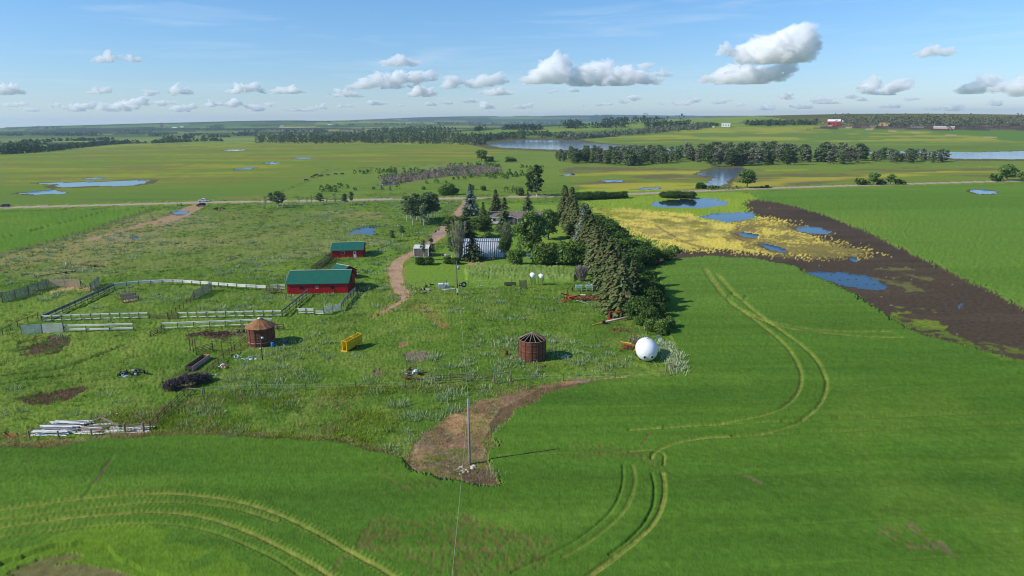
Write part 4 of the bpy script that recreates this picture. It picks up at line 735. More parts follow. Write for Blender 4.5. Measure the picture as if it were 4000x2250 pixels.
belt([(2215, 545), (2300, 538), (2450, 525), (2600, 512), (2700, 505), (2760, 496)], 300, 12, 'grey-brown belt climbing the green hill beside the lake', gyw, 32, 14)
belt([(1955, 536), (2000, 526), (2100, 528), (2160, 536)], 90, 11, 'small wood behind the lake belt', dkw, 39, 20)
belt([(2720, 494), (2800, 492)], 30, 9, 'trees round the white hilltop house', dkw, 33, 10)
belt([(2860, 488), (2990, 489), (3010, 486), (3180, 486)], 170, 11, 'dark clump of trees along the hilltop', dkw, 34, 14)
belt([(3290, 482), (3500, 484), (3700, 484), (4000, 486), (4300, 486)], 420, 17, 'grey wood along the hilltop behind the far farmyard', gyw, 35, 50)
belt([(0, 605), (50, 602), (110, 597)], 60, 18, 'dark trees at the left edge beyond the canola', dkw, 36, 12); belt([(128, 596), (155, 594)], 16, 18, 'dark pair of trees near the left edge', dkw, 37, 8)
belt([(175, 592), (230, 586), (290, 578), (380, 570), (460, 563), (540, 560)], 170, 10, 'dark belt following the top of the canola field', dkw, 38, 12)
belt([(590, 560), (700, 556), (780, 552), (880, 552)], 110, 9, 'low bushes along the canola field top', dkw, 40, 14)
k = 0
for pix, n, h, lb in (([(0, 532), (180, 530), (380, 532)], 120, 14, 'dark belt low on the left plain'), ([(0, 560), (80, 556), (200, 556)], 60, 9, 'sparse trees on the left plain'), ([(220, 552), (430, 548)], 70, 9, 'thin belt on the left plain'), ([(300, 524), (370, 522), (560, 526)], 90, 12, 'belt on the plain before the grain elevator'),
                  ([(450, 518), (500, 516), (530, 518)], 30, 16, 'small bluff before the grain elevator'), ([(580, 520), (620, 518)], 14, 22, 'round bluff below the grain elevator'), ([(560, 533), (700, 530), (820, 528)], 80, 10, 'thin belt on the middle plain'), ([(640, 546), (800, 538), (900, 536)], 80, 10, 'broken belt on the middle plain'), ([(930, 532), (960, 530), (1000, 533)], 40, 14, 'bluff left of the long wood'),
                  ([(760, 512), (1000, 512), (1250, 511)], 110, 16, 'far belt above the long wood'), ([(800, 503), (870, 502)], 30, 24, 'far bluff near the yellow field'), ([(960, 520), (1200, 516), (1290, 518)], 100, 13, 'belt right behind the long wood'), ([(120, 503), (160, 503), (235, 503)], 40, 18, 'horizon bluffs at the left'),
                  ([(1850, 512), (2000, 506), (2100, 508)], 70, 14, 'far belt in the middle plain'), ([(2210, 502), (2260, 500)], 26, 22, 'far bluff below the bright yellow field'), ([(2300, 500), (2600, 496), (2700, 494)], 90, 16, 'far belt right of the middle'), ([(2350, 486), (2600, 484)], 50, 20, 'distant belt under the right horizon'), ([(1300, 492), (1700, 488), (2100, 486)], 140, 18, 'distant wooded rise in the middle'), ([(2000, 478), (2600, 474), (3000, 472)], 140, 22, 'distant wooded horizon line')):
    k += 1; belt(pix, n, h, lb, [sc(48, 64, 52), sc(76, 92, 68)], 50+k, 14, 14, 3.0 if h > 12 else 2.4)
# --- sagebrush, weeds and long grass on the pasture
def inreg(x, y):
    """pasture cover at world points, from the ground sheet"""
    th_ = np.arctan2(x, y); r = np.hypot(x, y); j = np.clip(np.searchsorted(AZ, th_), 0, NC-1); i = np.clip(np.searchsorted(RAD, r), 0, NR-1); return ID[i*NC+j], LAWN[i*NC+j], HT[i*NC+j]
def tufts(name, n, dens, lo, h, wdt, cols, nb, label, ymax=430, seed=1, zone=None, up=.35, rmin=70, pw=1.0, okid=0):
    R = np.random.default_rng(seed); px = []; tot = 0
    while tot < n:
        th_ = R.uniform(-.72, .72, n); r = rmin+(ymax-rmin)*R.random(n)**pw; x = r*np.sin(th_); y = r*np.cos(th_); i_, l_, hh_ = inreg(x, y); k = (i_ == okid) & ~l_ & (x < 45)
        d = fbm(x, y, dens, seed, 3); k &= d > lo
        if zone: k &= zone(x, y, R)
        px.append(np.stack([x[k], y[k]], 1)); tot += k.sum()
    pts = np.concatenate(px)[:n]; b = np.repeat(np.arange(n), nb); m = len(b); s_ = (.6+.8*R.random(n))[b]
    sc_ = np.clip(np.hypot(pts[b, 0], pts[b, 1])/150, .8, 1.6)
    o = R.normal(size=(m, 2))*wdt*s_[:, None]; base = np.stack([pts[b, 0]+o[:, 0], pts[b, 1]+o[:, 1], np.full(m, .02)], 1)
    H = h*s_*(.6+.6*R.random(m)); tip = base+np.stack([R.normal(size=m)*up*H+o[:, 0]*.3, R.normal(size=m)*up*H+o[:, 1]*.3, H], 1)
    a = R.random(m)*math.pi; w_ = np.stack([np.cos(a), np.sin(a), 0*a], 1)*(.055*sc_)[:, None]*(h/.6)
    V = np.stack([base-w_*1.2, base+w_*1.2, tip+w_*.8, tip-w_*.8], 1).reshape(-1, 3); tn = (.5*h32(b, b*0, 3)+.5*R.random(m))[:, None]; cc = cols[0]*(1-tn)+cols[1]*tn
    return tag(link(name, npmesh(name, V, np.arange(4*m).reshape(-1, 4), np.repeat(cc, 4, 0)), M['blade']), label, None, None, 'stuff')
def z1(x, y, R):      # sage likes the corral pens, the near strip and the upper left slope
    a = (y < 128) & (x > -48); b = (x < -25) & (y > 150); c = (x > -20) & (y > 112) & (y < 160); return (a & (R.random(len(x)) < .9)) | (b & (R.random(len(x)) < .6)) | (c & (R.random(len(x)) < .12)) | (R.random(len(x)) < .10)
tufts('sagebrush', 1150, 14, .46, .62, .50, [sc(124, 146, 92), sc(172, 184, 138)], 34, 'silvery sagebrush clumps dotting the pasture', 400, 3, z1, .16)
tufts('sagebrush', 60, 14, .0, .8, .55, [sc(134, 152, 106), sc(182, 192, 150)], 50, 'pale sagebrush strip right of the white tank', 140, 33, lambda x, y, R: (x > 27.8) & (x < 29.6) & (y > 106) & (y < 124), .14, rmin=100)
tufts('weeds', 4200, 9, .45, .42, .34, [sc(78, 108, 42), sc(118, 144, 62)], 14, 'dark green weed clumps over the pasture', 420, 5, None, .35)
tufts('long_grass', 5000, 6, .42, .40, .40, [sc(106, 134, 56), sc(138, 156, 80)], 9, 'tufts of long pale grass over the pasture', 420, 8, None, .35)
tufts('yellow_weeds', 900, 7, .5, .5, .5, [sc(120, 150, 48), sc(164, 176, 62)], 10, 'yellow-green weeds along the foot of the pasture', 112, 9, lambda x, y, R: (x < 0) & (y < 104), .3)
tufts('dry_grass', 500, 7, .5, .45, .4, [sc(150, 120, 90), sc(186, 156, 120)], 9, 'dry brown grass tufts at the pasture edge', 112, 10, lambda x, y, R: (y < 104), .4)
_tri = WP([(1575, 1795), (1600, 1750), (1690, 1650), (1830, 1565), (2100, 1508), (2600, 1478), (2150, 1546), (1975, 1655), (1928, 1780), (1955, 1890), (1830, 1888), (1640, 1852)])
tufts('dry_grass', 1000, 3, .45, .2, .32, [sc(150, 116, 84), sc(192, 158, 116)], 8, 'dead tan grass lying on the bare soil by the near pole', 125, 12, lambda x, y, R: inpoly(x, y, _tri), .7, 70, 1.0, 4)
tufts('weeds', 420, 3, .5, .30, .35, [sc(84, 112, 46), sc(120, 142, 66)], 10, 'green weeds sprouting on the bare soil by the near pole', 125, 13, lambda x, y, R: inpoly(x, y, _tri), .4, 70, 1.0, 4)
_edge = WP([(0, 1765), (300, 1752), (560, 1722), (900, 1720), (1300, 1742), (1560, 1812), (1640, 1858), (1750, 1880), (1830, 1892), (1945, 1894)])
def _near(x, y, R): return dline(x, y, _edge, 3)[0] < 1.8
tufts('dry_grass', 700, 4, .3, .34, .35, [sc(140, 124, 78), sc(176, 160, 106)], 8, 'dry grass fringe between the pasture and the near crop', 120, 14, _near, .5, 70, 1.0, 0)
# ---------------------------------------------------------------- buildings
def frame_thing(name, A, B, label, cat, group=None):
    L = math.hypot(B[0]-A[0], B[1]-A[1]); return thing(name, label, cat, (A[0], A[1], 0), math.atan2(B[1]-A[1], B[0]-A[0]), group), L
def slope_roof(root, L, x0, x1, y_e, z_e, y_r, z_r, mat, name='roof', step=.45, rib=True, label=None):
    """one sheet of ribbed roofing from eave to ridge"""
    mb = MB(); n = Vector((0, -(z_r-z_e), (y_r-y_e))).normalized()*(1 if y_r > y_e else -1); t = .05
    a, b, c, d = Vector((x0, y_e, z_e)), Vector((x1, y_e, z_e)), Vector((x1, y_r, z_r)), Vector((x0, y_r, z_r))
    mb.add([a, b, c, d, a+n*t, b+n*t, c+n*t, d+n*t], [(0, 1, 2, 3), (4, 5, 6, 7), (0, 1, 5, 4), (1, 2, 6, 5), (2, 3, 7, 6), (3, 0, 4, 7)])
    if rib:
        k = int((x1-x0)/step)
        for i in range(k+1):
            x = x0+.02+(x1-x0-.04)*i/k; mb.beam(Vector((x, y_e, z_e))+n*(t+.015), Vector((x, y_r, z_r))+n*(t+.015), .07, .035, up=n)
    o = mb.build(name, mat, root)
    if label: o['label'] = label
    return o
def barn(name, A, B, dep, hw, hr, label, wall, roofm, wins=(), door=None, ov=.35, cat='barn', ribw=True):
    r, L = frame_thing(name, A, B, label, cat); mb = MB()
    for nm, V in (('wall', [(0, 0, 0), (L, 0, 0), (L, 0, hw), (0, 0, hw)]), ('wall', [(L, dep, 0), (0, dep, 0), (0, dep, hw), (L, dep, hw)]), ('wall', [(0, dep, 0), (0, 0, 0), (0, 0, hw), (0, dep/2, hr), (0, dep, hw)]), ('wall', [(L, 0, 0), (L, dep, 0), (L, dep, hw), (L, dep/2, hr), (L, 0, hw)])):
        m = MB(); c = np.mean(V, 0); t = .08; inw = Vector((0, 1, 0)) if V[0][1] == V[1][1] == 0 else (Vector((0, -1, 0)) if V[0][1] == dep and V[1][1] == dep else (Vector((1, 0, 0)) if V[0][0] == 0 else Vector((-1, 0, 0))))
        n_ = len(V); W_ = [Vector(v) for v in V]; m.add(W_+[v+inw*t for v in W_], [tuple(range(n_)), tuple(range(2*n_-1, n_-1, -1))]+[(i, (i+1) % n_, n_+(i+1) % n_, n_+i) for i in range(n_)])
        if ribw:
            a, b = W_[0], W_[1]; k = int((b-a).length/.42)
            for i in range(1, k):
                p = a+(b-a)*i/k; top = hw-.02
                if n_ == 5: q = abs(p.y-dep/2)/(dep/2); top = hr-(hr-hw)*q-.05
                m.beam(p-inw*.015+Vector((0, 0, .02)), Vector((p.x, p.y, top))-inw*.015, .06, .03, up=inw)
        m.build(nm, wall, r)
    e = ov*(hr-hw)/(dep/2)
    slope_roof(r, L, -ov, L+ov, -ov, hw-e+.06, dep/2, hr+.06, roofm); slope_roof(r, L, -ov, L+ov, dep+ov, hw-e+.06, dep/2, hr+.06, roofm)
    MB().beam((-ov, dep/2, hr+.16), (L+ov, dep/2, hr+.16), .28, .05).build('ridge_cap', M['trim'], r)
    for x in (-ov-.03, L+ov+.03):
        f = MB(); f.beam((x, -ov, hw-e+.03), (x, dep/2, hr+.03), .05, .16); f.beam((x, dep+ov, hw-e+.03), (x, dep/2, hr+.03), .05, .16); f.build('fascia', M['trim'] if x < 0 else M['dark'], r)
    for (x, z, w_, h_, fm, pm) in wins:
        fr = MB(); fr.box(x-.09, -.07, z-.09, x+w_+.09, -.035, z); fr.box(x-.09, -.07, z+h_, x+w_+.09, -.035, z+h_+.09); fr.box(x-.09, -.07, z, x, -.035, z+h_); fr.box(x+w_, -.07, z, x+w_+.09, -.035, z+h_)
        fo = fr.build('window', fm, r); MB().box(x, -.055, z, x+w_, -.04, z+h_).build('pane', pm, fo)
    if door:
        x, w_, h_ = door; do = MB().box(x, -.09, .02, x+w_, -.035, h_).build('door', M['white'], r); MB().box(x+w_*.25, -.105, h_*.55, x+w_*.75, -.093, h_*.88).build('pane', M['glass'], do)
        MB().box(x+w_*.85, -.13, h_*.45, x+w_*.92, -.093, h_*.49).build('handle', M['steel'], do)
        MB().box(x-.1, -.5, .02, x+w_+.1, -.1, .14).build('step', M['concrete'], r)
    return r
def wx(A, B, s): return (A[0]+(B[0]-A[0])*s, A[1]+(B[1]-A[1])*s)
bA, bB = (-56.4, 166.4), (-41.3, 166.9)
b1 = barn('red_barn', bA, bB, 9.6, 2.75, 5.0, 'long red barn with green ribbed roof beside the driveway', M['red'], M['green'],
          [(3.3, 1.35, .65, .55, M['dark'], M['dark']), (7.25, 1.45, .42, .5, M['white'], M['dark']), (10.9, 1.4, .65, .55, M['dark'], M['dark'])])
MB().box(15.13, 4.2, 1.7, 15.16, 6.0, 3.6).build('loft_door', M['dark'], b1)
lamp = MB(); lamp.beam((15.1, 9.6, 2.6), (15.9, 9.6, 2.9), .06); lamp.lathe([(0.02, .2), (.16, .05), (.18, -.05), (0, -.08)], 8, (16.0, 9.6, 2.9)); lamp.build('yard_lamp', M['trim'], b1)
sA, sB = (-57.0, 212.6), (-47.4, 213.6)
barn('red_barn', sA, sB, 9.0, 2.5, 4.2, 'small red barn with green roof and a white door', M['red'], M['green'], [(3.0, 1.35, 1.0, .65, M['trim'], M['glass'])], (6.8, .85, 2.05))
gA = (-46.8, 182.6); gB = (gA[0]+4.4*math.cos(math.radians(-38)), gA[1]+4.4*math.sin(math.radians(-38)))
barn('red_shed', (-50.2, 184.2), (-46.4, 181.4), 5.4, 2.0, 3.5, 'little green-roofed shed half hidden behind the long red barn', M['red'], M['green'], (), None, .3, 'shed')
# small grey shed
a_, b_ = (-31.1, 213.6), (-26.4, 213.3)
g = barn('grey_shed', a_, b_, 4.6, 2.7, 3.5, 'small grey-brown shed with pale roof and white corner trim', M['brownwall'], M['trim'], (), None, .12, 'shed')
for x in (.05, 4.66): MB().box(x-.12, -.1, 0, x+.1, -.03, 2.7).build('corner_trim', M['white'], g)
MB().box(-.05, -.1, .0, 4.8, -.05, .16).build('sill', M['white'], g)
# silver quonset shed
def quonset():
    r, L = frame_thing('arched_shed', (-15.8, 211.2), (-2.2, 210.6), 'silver corrugated arched shed in front of the farmhouse', 'shed'); W_ = 11.0; Hh = 5.2
    prof = [(W_/2-W_/2*math.cos(math.pi*i/20)*(1 if True else 1), Hh*math.sin(math.pi*i/20)**.85 if 0 < i < 20 else 0) for i in range(21)]
    nb = int(L/.68)
    for a0, a1, nm in ((0, 7, 'lower_sheet'), (7, 20, 'crown_sheet')):
        mb = MB(); pr = prof[a0:a1+1]; V = []; n = len(pr); xs = []
        for k in range(nb+1):
            x = L*k/nb; xs += [x-.07, x-.05, x+.05, x+.07]
        for j, x in enumerate(xs):
            up = .07 if j % 4 in (1, 2) else 0
            for (y, z) in pr:
                cx_, cz = y-W_/2, z+.8; q = math.hypot(cx_, cz); V.append((x, y+cx_/q*up, z+cz/q*up))
        mb.add(V, [(j*n+i, (j+1)*n+i, (j+1)*n+i+1, j*n+i+1) for j in range(len(xs)-1) for i in range(n-1)]); o = mb.build(nm, M['galv'], r)
    sd = MB()
    for k in range(nb+1):
        x = min(L-.05, L*k/nb+.2)
        for i in range(0, 20): sd.beam((x, prof[i][0], prof[i][1]), (x, prof[i+1][0], prof[i+1][1]), .18, .20, up=(1, 0, 0))
    so_ = sd.build('seams', M['galvd'], r); so_['kind'] = 'stuff'
    y, z = prof[7]; MB().beam((-.1, y-.06, z+.08), (L+.1, y-.06, z+.08), .18, .1).build('seam_strip', M['galvd'], r)
    for x in (0.05, L-.15):
        m = MB(); m.prism([(p[0]*.985+.08, p[1]*.98) for p in prof], x, x+.08, 'yz'); m.build('end_wall', M['galv'], r)
    MB().box(-.1, -.12, -.1, L+.1, .02, .22).build('footing', M['concrete'], r); return r
quonset()
# farmhouse
def house():
    A = P(1912, 850, 2.7); r, L = frame_thing('farmhouse', (A[0]+.3, A[1]+.5), (A[0]+24, A[1]+.2), 'white farmhouse with brown shingled roof among the trees', 'house'); dep = 9.0; hw = 2.8; hr = 4.6
    for V in ([(0, 0), (L, .1)], [(0, dep-.1), (L, dep)]): MB().box(V[0][0], V[0][1], 0, V[1][0], V[1][1], hw).build('wall', M['white'], r)
    for x in (0, L-.1): MB().prism([(0.1, 0), (dep-.1, 0), (dep-.1, hw), (dep/2, hr), (0.1, hw)], x, x+.1, 'yz').build('wall', M['white'], r)
    slope_roof(r, L, -.5, L+.5, -.5, hw-.1, dep/2, hr+.1, M['roofbrown'], rib=False); slope_roof(r, L, -.5, L+.5, dep+.5, hw-.1, dep/2, hr+.1, M['roofbrown'], rib=False)
    MB().box(-.5, -.56, hw-.2, L+.5, -.5, hw-.05).build('gutter', M['white'], r)
    # gabled sunroom towards the camera
    gx = 8.6; gw = 2.9; g = MB(); g.prism([(gx-gw, hw-.3), (gx, hw+.75), (gx+gw, hw-.3), (gx+gw, 0), (gx-gw, 0)], -3.2, -3.1, 'xz'); g.build('sunroom_wall', M['darkwood'], r)
    for s in (-1, 1):
        m = MB(); m.add([(gx, -3.5, hw+.9), (gx+s*(gw+.3), -3.5, hw-.25), (gx+s*(gw+.3), .3, hw-.25), (gx, 3.0, hw+.9)], [(0, 1, 2, 3)]); m.build('sunroom_roof', M['roofbrown'], r)
        MB().beam((gx, -3.55, hw+.86), (gx+s*(gw+.3), -3.55, hw-.29), .08, .2).build('bargeboard', M['white'], r)
    for x in (gx-gw+.1, gx-1, gx+1, gx+gw-.1): MB().box(x-.06, -3.3, .4, x+.06, -3.2, hw-.3).build('post', M['white'], r)
    for x, z, w_ in ((1.2, 1.1, 1.1), (13.5, 1.1, 1.6), (18, 1.1, 1.2)):
        f = MB().box(x-.08, -.06, z-.08, x+w_+.08, -.02, z+1.18).build('window', M['white'], r); MB().box(x, -.08, z, x+w_, -.065, z+1.1).build('pane', M['glass'], f)
    MB().box(.3, -3.6, .25, 5.4, -.1, .42).build('deck', M['deck'], r)
    for x in (.4, 2.0, 3.7, 5.3):
        MB().box(x-.05, -3.6, .42, x+.05, -3.5, 1.35).build('railing_post', M['white'], r)
    MB().box(.3, -3.6, 1.28, 5.4, -3.52, 1.38).build('railing', M['white'], r)
    for x, z in ((6.7, .5), (11.2, .4), (15.5, .5)): MB().tube([(x, dep/2-1, hr-.5), (x, dep/2-1, hr+z)], .12, 6).build('vent_pipe', M['white'], r)
    MB().box(2.2, -3.2, .42, 3.6, -2.3, 1.15).build('deck_box', M['white'], r); return r
house()
def flatbox(name, A, B, dep, hw, hr, label, wm, rm, cat, z=None, wins=0):
    r, L = frame_thing(name, A, B, label, cat); r.location.z = float(terrain(*A)) if z is None else z
    MB().box(0, 0, -1, L, dep, hw).build('wall', wm, r)
    m = MB(); m.prism([(-.4, hw), (dep/2, hr), (dep+.4, hw)], -.4, L+.4, 'yz'); m.build('roof', rm, r)
    for i in range(wins):
        x = L*(i+.6)/(wins+.2); MB().box(x-L*.04, -.12, hw*.35, x+L*.04, -.03, hw*.75).build('window', M['dark'], r)
    return r
def farbox(px0, px1, yb, yt, dep, label, wm, rm, name='far_house', cat='house', wins=0, hf=.65):
    A = PT(px0, yb); B = PT(px1, yb); D = math.hypot(*A); B = (px1-2000)/2667*A[1]*1.0 and PT(px1, yb); k = D/math.hypot(*B); B = (B[0]*k, B[1]*k); h = (yb-yt)/2667*D*1.03
    return flatbox(name, A, B, dep, h*hf, h, label, wm, rm, cat, None, wins)
farbox(2818, 2852, 497, 484, 8, 'white house on the crest of the green hill', M['white'], M['galv'], wins=3, hf=.8)
farbox(2732, 2741, 499, 494, 5, 'white shed left of the white hilltop house', M['white'], M['white'], 'far_shed', 'shed'); farbox(2783, 2790, 499, 495, 4, 'tiny white shed beside the white hilltop house', M['white'], M['white'], 'far_shed', 'shed')
fb = farbox(3232, 3282, 488, 470, 16, 'big far red barn with a white roof on the hilltop', M['red'], M['white'], 'far_barn', 'barn', 0, .62)
MB().box(1.5, -.2, 0, 6.5, -.05, 4.5).build('door', M['dark'], fb)
farbox(3286, 3292, 488, 474, 6, 'pale silo house right of the far red barn', M['galv'], M['galv'], 'far_shed', 'shed')
farbox(3646, 3728, 503, 496, 8, 'long low pale building in the far cattle yard', M['pink'], M['trim'], 'far_building', 'building', 0, .6)
for i, (a, b, c, d, lb, wm) in enumerate([(3335, 3362, 501, 492, 'dark low shed left in the far cattle yard', M['dung']), (3430, 3474, 492, 482, 'tan stack of bales in the far cattle yard', M['straw']), (3396, 3426, 496, 491, 'grey low shed beside the bale stack', M['brownwall']), (3490, 3530, 498, 493, 'dark machinery shed in the far cattle yard', M['dung']), (3560, 3610, 500, 495, 'weathered windbreak wall in the far cattle yard', M['brownwall']), (3196, 3216, 487, 480, 'brown shed left of the far red barn', M['wood'])]):
    farbox(a, b, c, d, 8, lb, wm, wm, 'far_shed', 'shed', 0, .8)
# grain elevator and yards on the left horizon
def elevator():
    A = PT(633, 505); D = math.hypot(*A); s = D/2667; r = thing('grain_elevator', 'grey grain elevator tower on the left skyline', 'grain elevator', (A[0], A[1], float(terrain(*A))-5))
    MB().box(-5*s, -3*s, 0, 3*s, 3*s, 17*s).build('tower', M['brownwall'], r); MB().box(-1.5*s, -1.5*s, 17*s, 1.2*s, 1.5*s, 25*s).build('head_house', M['brownwall'], r)
    MB().box(3*s, -3*s, 0, 14*s, 3*s, 8*s).build('annex', M['galv'], r)
elevator()
for a, b, c, d, lb in ((674, 692, 506, 498, 'left white building by the grain elevator'), (706, 718, 506, 496, 'right white building by the grain elevator'), (1094, 1108, 496, 492, 'white farm roof on the far middle plain'), (1280, 1300, 490, 486, 'white farm roof left of the middle horizon'), (2130, 2150, 484, 481, 'white roof near the bright yellow field'), (779, 784, 511, 508, 'tiny white building below the skyline field')):
    farbox(a, b, c, d, 14, lb, M['white'], M['white'], 'far_shed', 'shed')
# ---------------------------------------------------------------- grain bins
def bin_base(label, px, yb, R_b, He, rings=6, cat='grain bin'):
    c = P(px, yb); r = thing('grain_bin', label, cat, (c[0], c[1]+R_b, 0), 0)
    for k in range(rings):
        z0 = He*k/rings; z1 = He*(k+1)/rings; m = MB(); m.lathe([(R_b, z0), (R_b+.035, z0+.02), (R_b+.035, z0+.06), (R_b, z0+.10), (R_b+.02, (z0+z1)/2), (R_b, z1)], 28); m.build('wall_sheet', M['rust'], r, True)
    for k in range(14):
        a = 2*math.pi*(k+.3)/14; x, y = math.cos(a)*(R_b+.05), math.sin(a)*(R_b+.05); MB().beam((x, y, 0), (x, y, He), .07).build('stiffener', M['iron'], r)
    return r
rb = bin_base('rusty grain bin with orange cone roof by the long white rail', 1005, 1361, 2.55, 3.75)
for k in range(14):
    a0 = 2*math.pi*k/14; a1 = 2*math.pi*(k+1)/14; m = MB(); pr = [(2.85, 3.66), (1.6, 4.45), (.32, 5.2)]
    V = []
    for rr_, z in pr: V += [(rr_*math.cos(a0), rr_*math.sin(a0), z+.02), (rr_*math.cos(a0+.03), rr_*math.sin(a0+.03), z+.07), (rr_*math.cos(a1), rr_*math.sin(a1), z+.02)]
    m.add(V, [(0, 1, 4, 3), (1, 2, 5, 4), (3, 4, 7, 6), (4, 5, 8, 7)]); m.build('roof_panel', M['rustroof'], rb)
MB().lathe([(.34, 5.16), (.38, 5.3), (.2, 5.42), (0, 5.45)], 12).build('roof_cap', M['galv'], rb, True)
MB().lathe([(2.60, .9), (2.63, .95), (2.60, 1.0)], 24).build('hoop', M['pink'], rb)
ob = bin_base('roofless rusty grain bin showing bare rafters', 2081, 1420, 2.42, 3.85)
for k in range(14):
    a = 2*math.pi*k/14; MB().beam((2.42*math.cos(a), 2.42*math.sin(a), 3.86), (.12*math.cos(a), .12*math.sin(a), 5.05), .09).build('rafter', M['wood'], ob)
for k in (4, 5, 6, 3):
    a0 = 2*math.pi*k/14; a1 = 2*math.pi*(k+1)/14; MB().add([(2.4*math.cos(a0), 2.4*math.sin(a0), 3.93), (2.4*math.cos(a1), 2.4*math.sin(a1), 3.93), (.2*math.cos(a1), .2*math.sin(a1), 5.08), (.2*math.cos(a0), .2*math.sin(a0), 5.08)], [(0, 1, 2, 3)]).build('roof_board', M['wood'], ob)
MB().lathe([(2.42, 3.84), (2.5, 3.88), (2.42, 3.92)], 28).build('rim', M['wood'], ob); MB().lathe([(.0, 5.16), (.18, 5.1), (.2, 5.0), (0, 4.98)], 10).build('peak_ring', M['wood'], ob)
# ---------------------------------------------------------------- white tank, feeders, trailer
c = P(2534, 1424); tk = thing('storage_tank', 'huge white lying tank with two dark ports like eyes', 'tank', (c[0], c[1]+1.9, 0), math.radians(-4))
MB().lathe([(0.0, -1.75), (.55, -1.70), (1.15, -1.45), (1.6, -1.0), (1.83, -.4), (1.93, .3), (1.93, 1.3), (1.83, 2.1), (1.6, 2.7), (1.1, 3.2), (.5, 3.5), (0, 3.55)], 36, (0, 0, 1.92), 'y').build('shell', M['tank'], tk, True)
for x, z in ((-.62, 1.28), (.68, 1.36)):
    q = MB(); q.lathe([(.16, .1), (.25, -.02), (.27, -.1), (.2, -.12), (.17, .0)], 14, (x, -1.62, z), 'y'); q.build('port_ring', M['trim'], tk, True)
    MB().lathe([(0, -.03), (.2, -.03), (.2, .02)], 14, (x, -1.74, z), 'y').build('port', M['dark'], tk)
m = MB(); m.tube([(-.1, -1.5, .78), (.12, -1.54, .86), (.36, -1.56, 1.0)], .035, 5); m.build('fitting', M['steel'], tk)
MB().tube([(0, 1.2, 3.75), (0, 1.2, 4.0)], .3, 12).build('hatch', M['trim'], tk)
for y in (.2, 1.8): MB().box(-1.3, y-.12, -.05, 1.3, y+.12, .35).build('skid', M['dark'], tk)
def fuel_tank(px, yb, yt, label, s=1.0, leg='dark'):
    h = hat(px, yb, yt); c = P(px, yb); r = thing('fuel_tank', label, 'fuel tank', (c[0], c[1]+.7, 0), .25); R_ = .66*s
    MB().lathe([(0, -.2), (R_*.6, -.17), (R_*.92, -.05), (R_, .1), (R_, 1.5), (R_*.92, 1.65), (R_*.6, 1.76), (0, 1.8)], 20, (0, -.75, h-R_), 'y').build('drum', M['tank'], r, True)
    for x in (-.5, .5):
        for y in (-.55, .75): MB().beam((x*1.35, y, 0), (x*.8, y, h-R_*1.5), .08).build('leg', M[leg], r)
    for y in (-.55, .75): MB().beam((-.5, y, h-R_*1.85), (.5, y, h-R_*1.85), .1).build('cradle', M[leg], r)
    MB().beam((-.6, -.55, .3), (.45, -.55, h-R_*2), .05).build('brace', M[leg], r); return r
fuel_tank(2082, 1118, 1068, 'taller white fuel tank on a stand beside the wooden rack', 1.0); fuel_tank(2115, 1118, 1073, 'right-hand white fuel tank standing on an orange-brown frame', .9, 'iron')
def chute():
    A = P(1347, 1376); r = thing('loading_chute', 'bright yellow cattle loading chute on wheels', 'loading chute', (A[0], A[1], 0), math.radians(62)); L = 4.3; W_ = 1.0
    # x runs from the open low end to the hitch end
    for y in (-W_/2, W_/2):
        MB().prism([(0, .35), (L, .75), (L, 2.35), (0, 2.0)], y-.03, y+.03, 'xz').build('side_panel', M['yellow'], r)
        MB().beam((0, y*1.08, 2.02), (L, y*1.08, 2.4), .09).build('top_rail', M['yellow'], r); MB().beam((0, y*1.08, .33), (L, y*1.08, .72), .09).build('bottom_rail', M['yellow'], r)
        for k in range(6): x = L*k/5; MB().beam((x, y*1.1, .35+.08*x), (x, y*1.1, 2.0+.085*x), .07).build('upright', M['yellow'], r)
    MB().beam((0, 0, .33), (L, 0, .7), W_, .05).build('floor', M['deck'], r)
    for x in (0, L/2, L): MB().beam((x, -W_/2, 2.2+.085*x), (x, W_/2, 2.2+.085*x), .09).build('cross_bar', M['yellow'], r)
    for x in (0, L):
        for y in (-W_/2, W_/2): MB().beam((x, y, .3), (x, y, 2.25+.085*x), .1).build('corner_post', M['yellow'], r)
    MB().box(-.35, -W_/2-.2, .18, .1, W_/2+.2, .28).build('ramp_lip', M['yellow'], r)
    for y in (-W_/2-.22, W_/2+.22):
        w_ = MB().lathe([(.12, -.1), (.3, -.11), (.36, -.07), (.36, .07), (.3, .11), (.12, .1)], 16, (2.6, y, .36), 'y').build('wheel', M['tyre'], r, True); MB().lathe([(0, -.09), (.14, -.09), (.14, .09), (0, .09)], 10, (2.6, y, .36), 'y').build('hub', M['trim'], w_)
    MB().beam((L, 0, .6), (L+1.0, 0, .45), .1).build('tow_bar', M['yellow'], r)
chute()
def feeder():
    A = P(483, 1186); B = P(540, 1180); r, L = frame_thing('bale_feeder', A, B, 'bleached pink and rust bale feeder standing inside the left pen', 'bale feeder'); L = 3.3; r.rotation_euler[2] += .2; W_ = 3.6
    for x in (0, L):
        for y in (0, W_): MB().beam((x, y, 0), (x, y, 1.55), .12).build('post', M['iron'], r)
    for y in (0, W_):
        MB().beam((-.1, y, 1.2), (L+.1, y, 1.2), .04, .7).build('board', M['pink'], r); MB().beam((0, y, .35), (L, y, .35), .1).build('rail', M['iron'], r)
        for k in range(1, 6): MB().beam((L*k/6, y, .35), (L*k/6, y, .9), .05).build('bar', M['iron'], r)
    for x in (0, L):
        for z in (.35, .8, 1.45): MB().beam((x, 0, z), (x, W_, z), .07).build('rail', M['iron'], r)
    MB().box(.1, .1, .15, L-.1, W_-.1, .25).build('hay_floor', M['straw'], r); MB().tube([(L, W_*.4, .3), (L+1.4, W_*.4, .2)], .05, 5).build('hitch', M['steel'], r)
feeder()
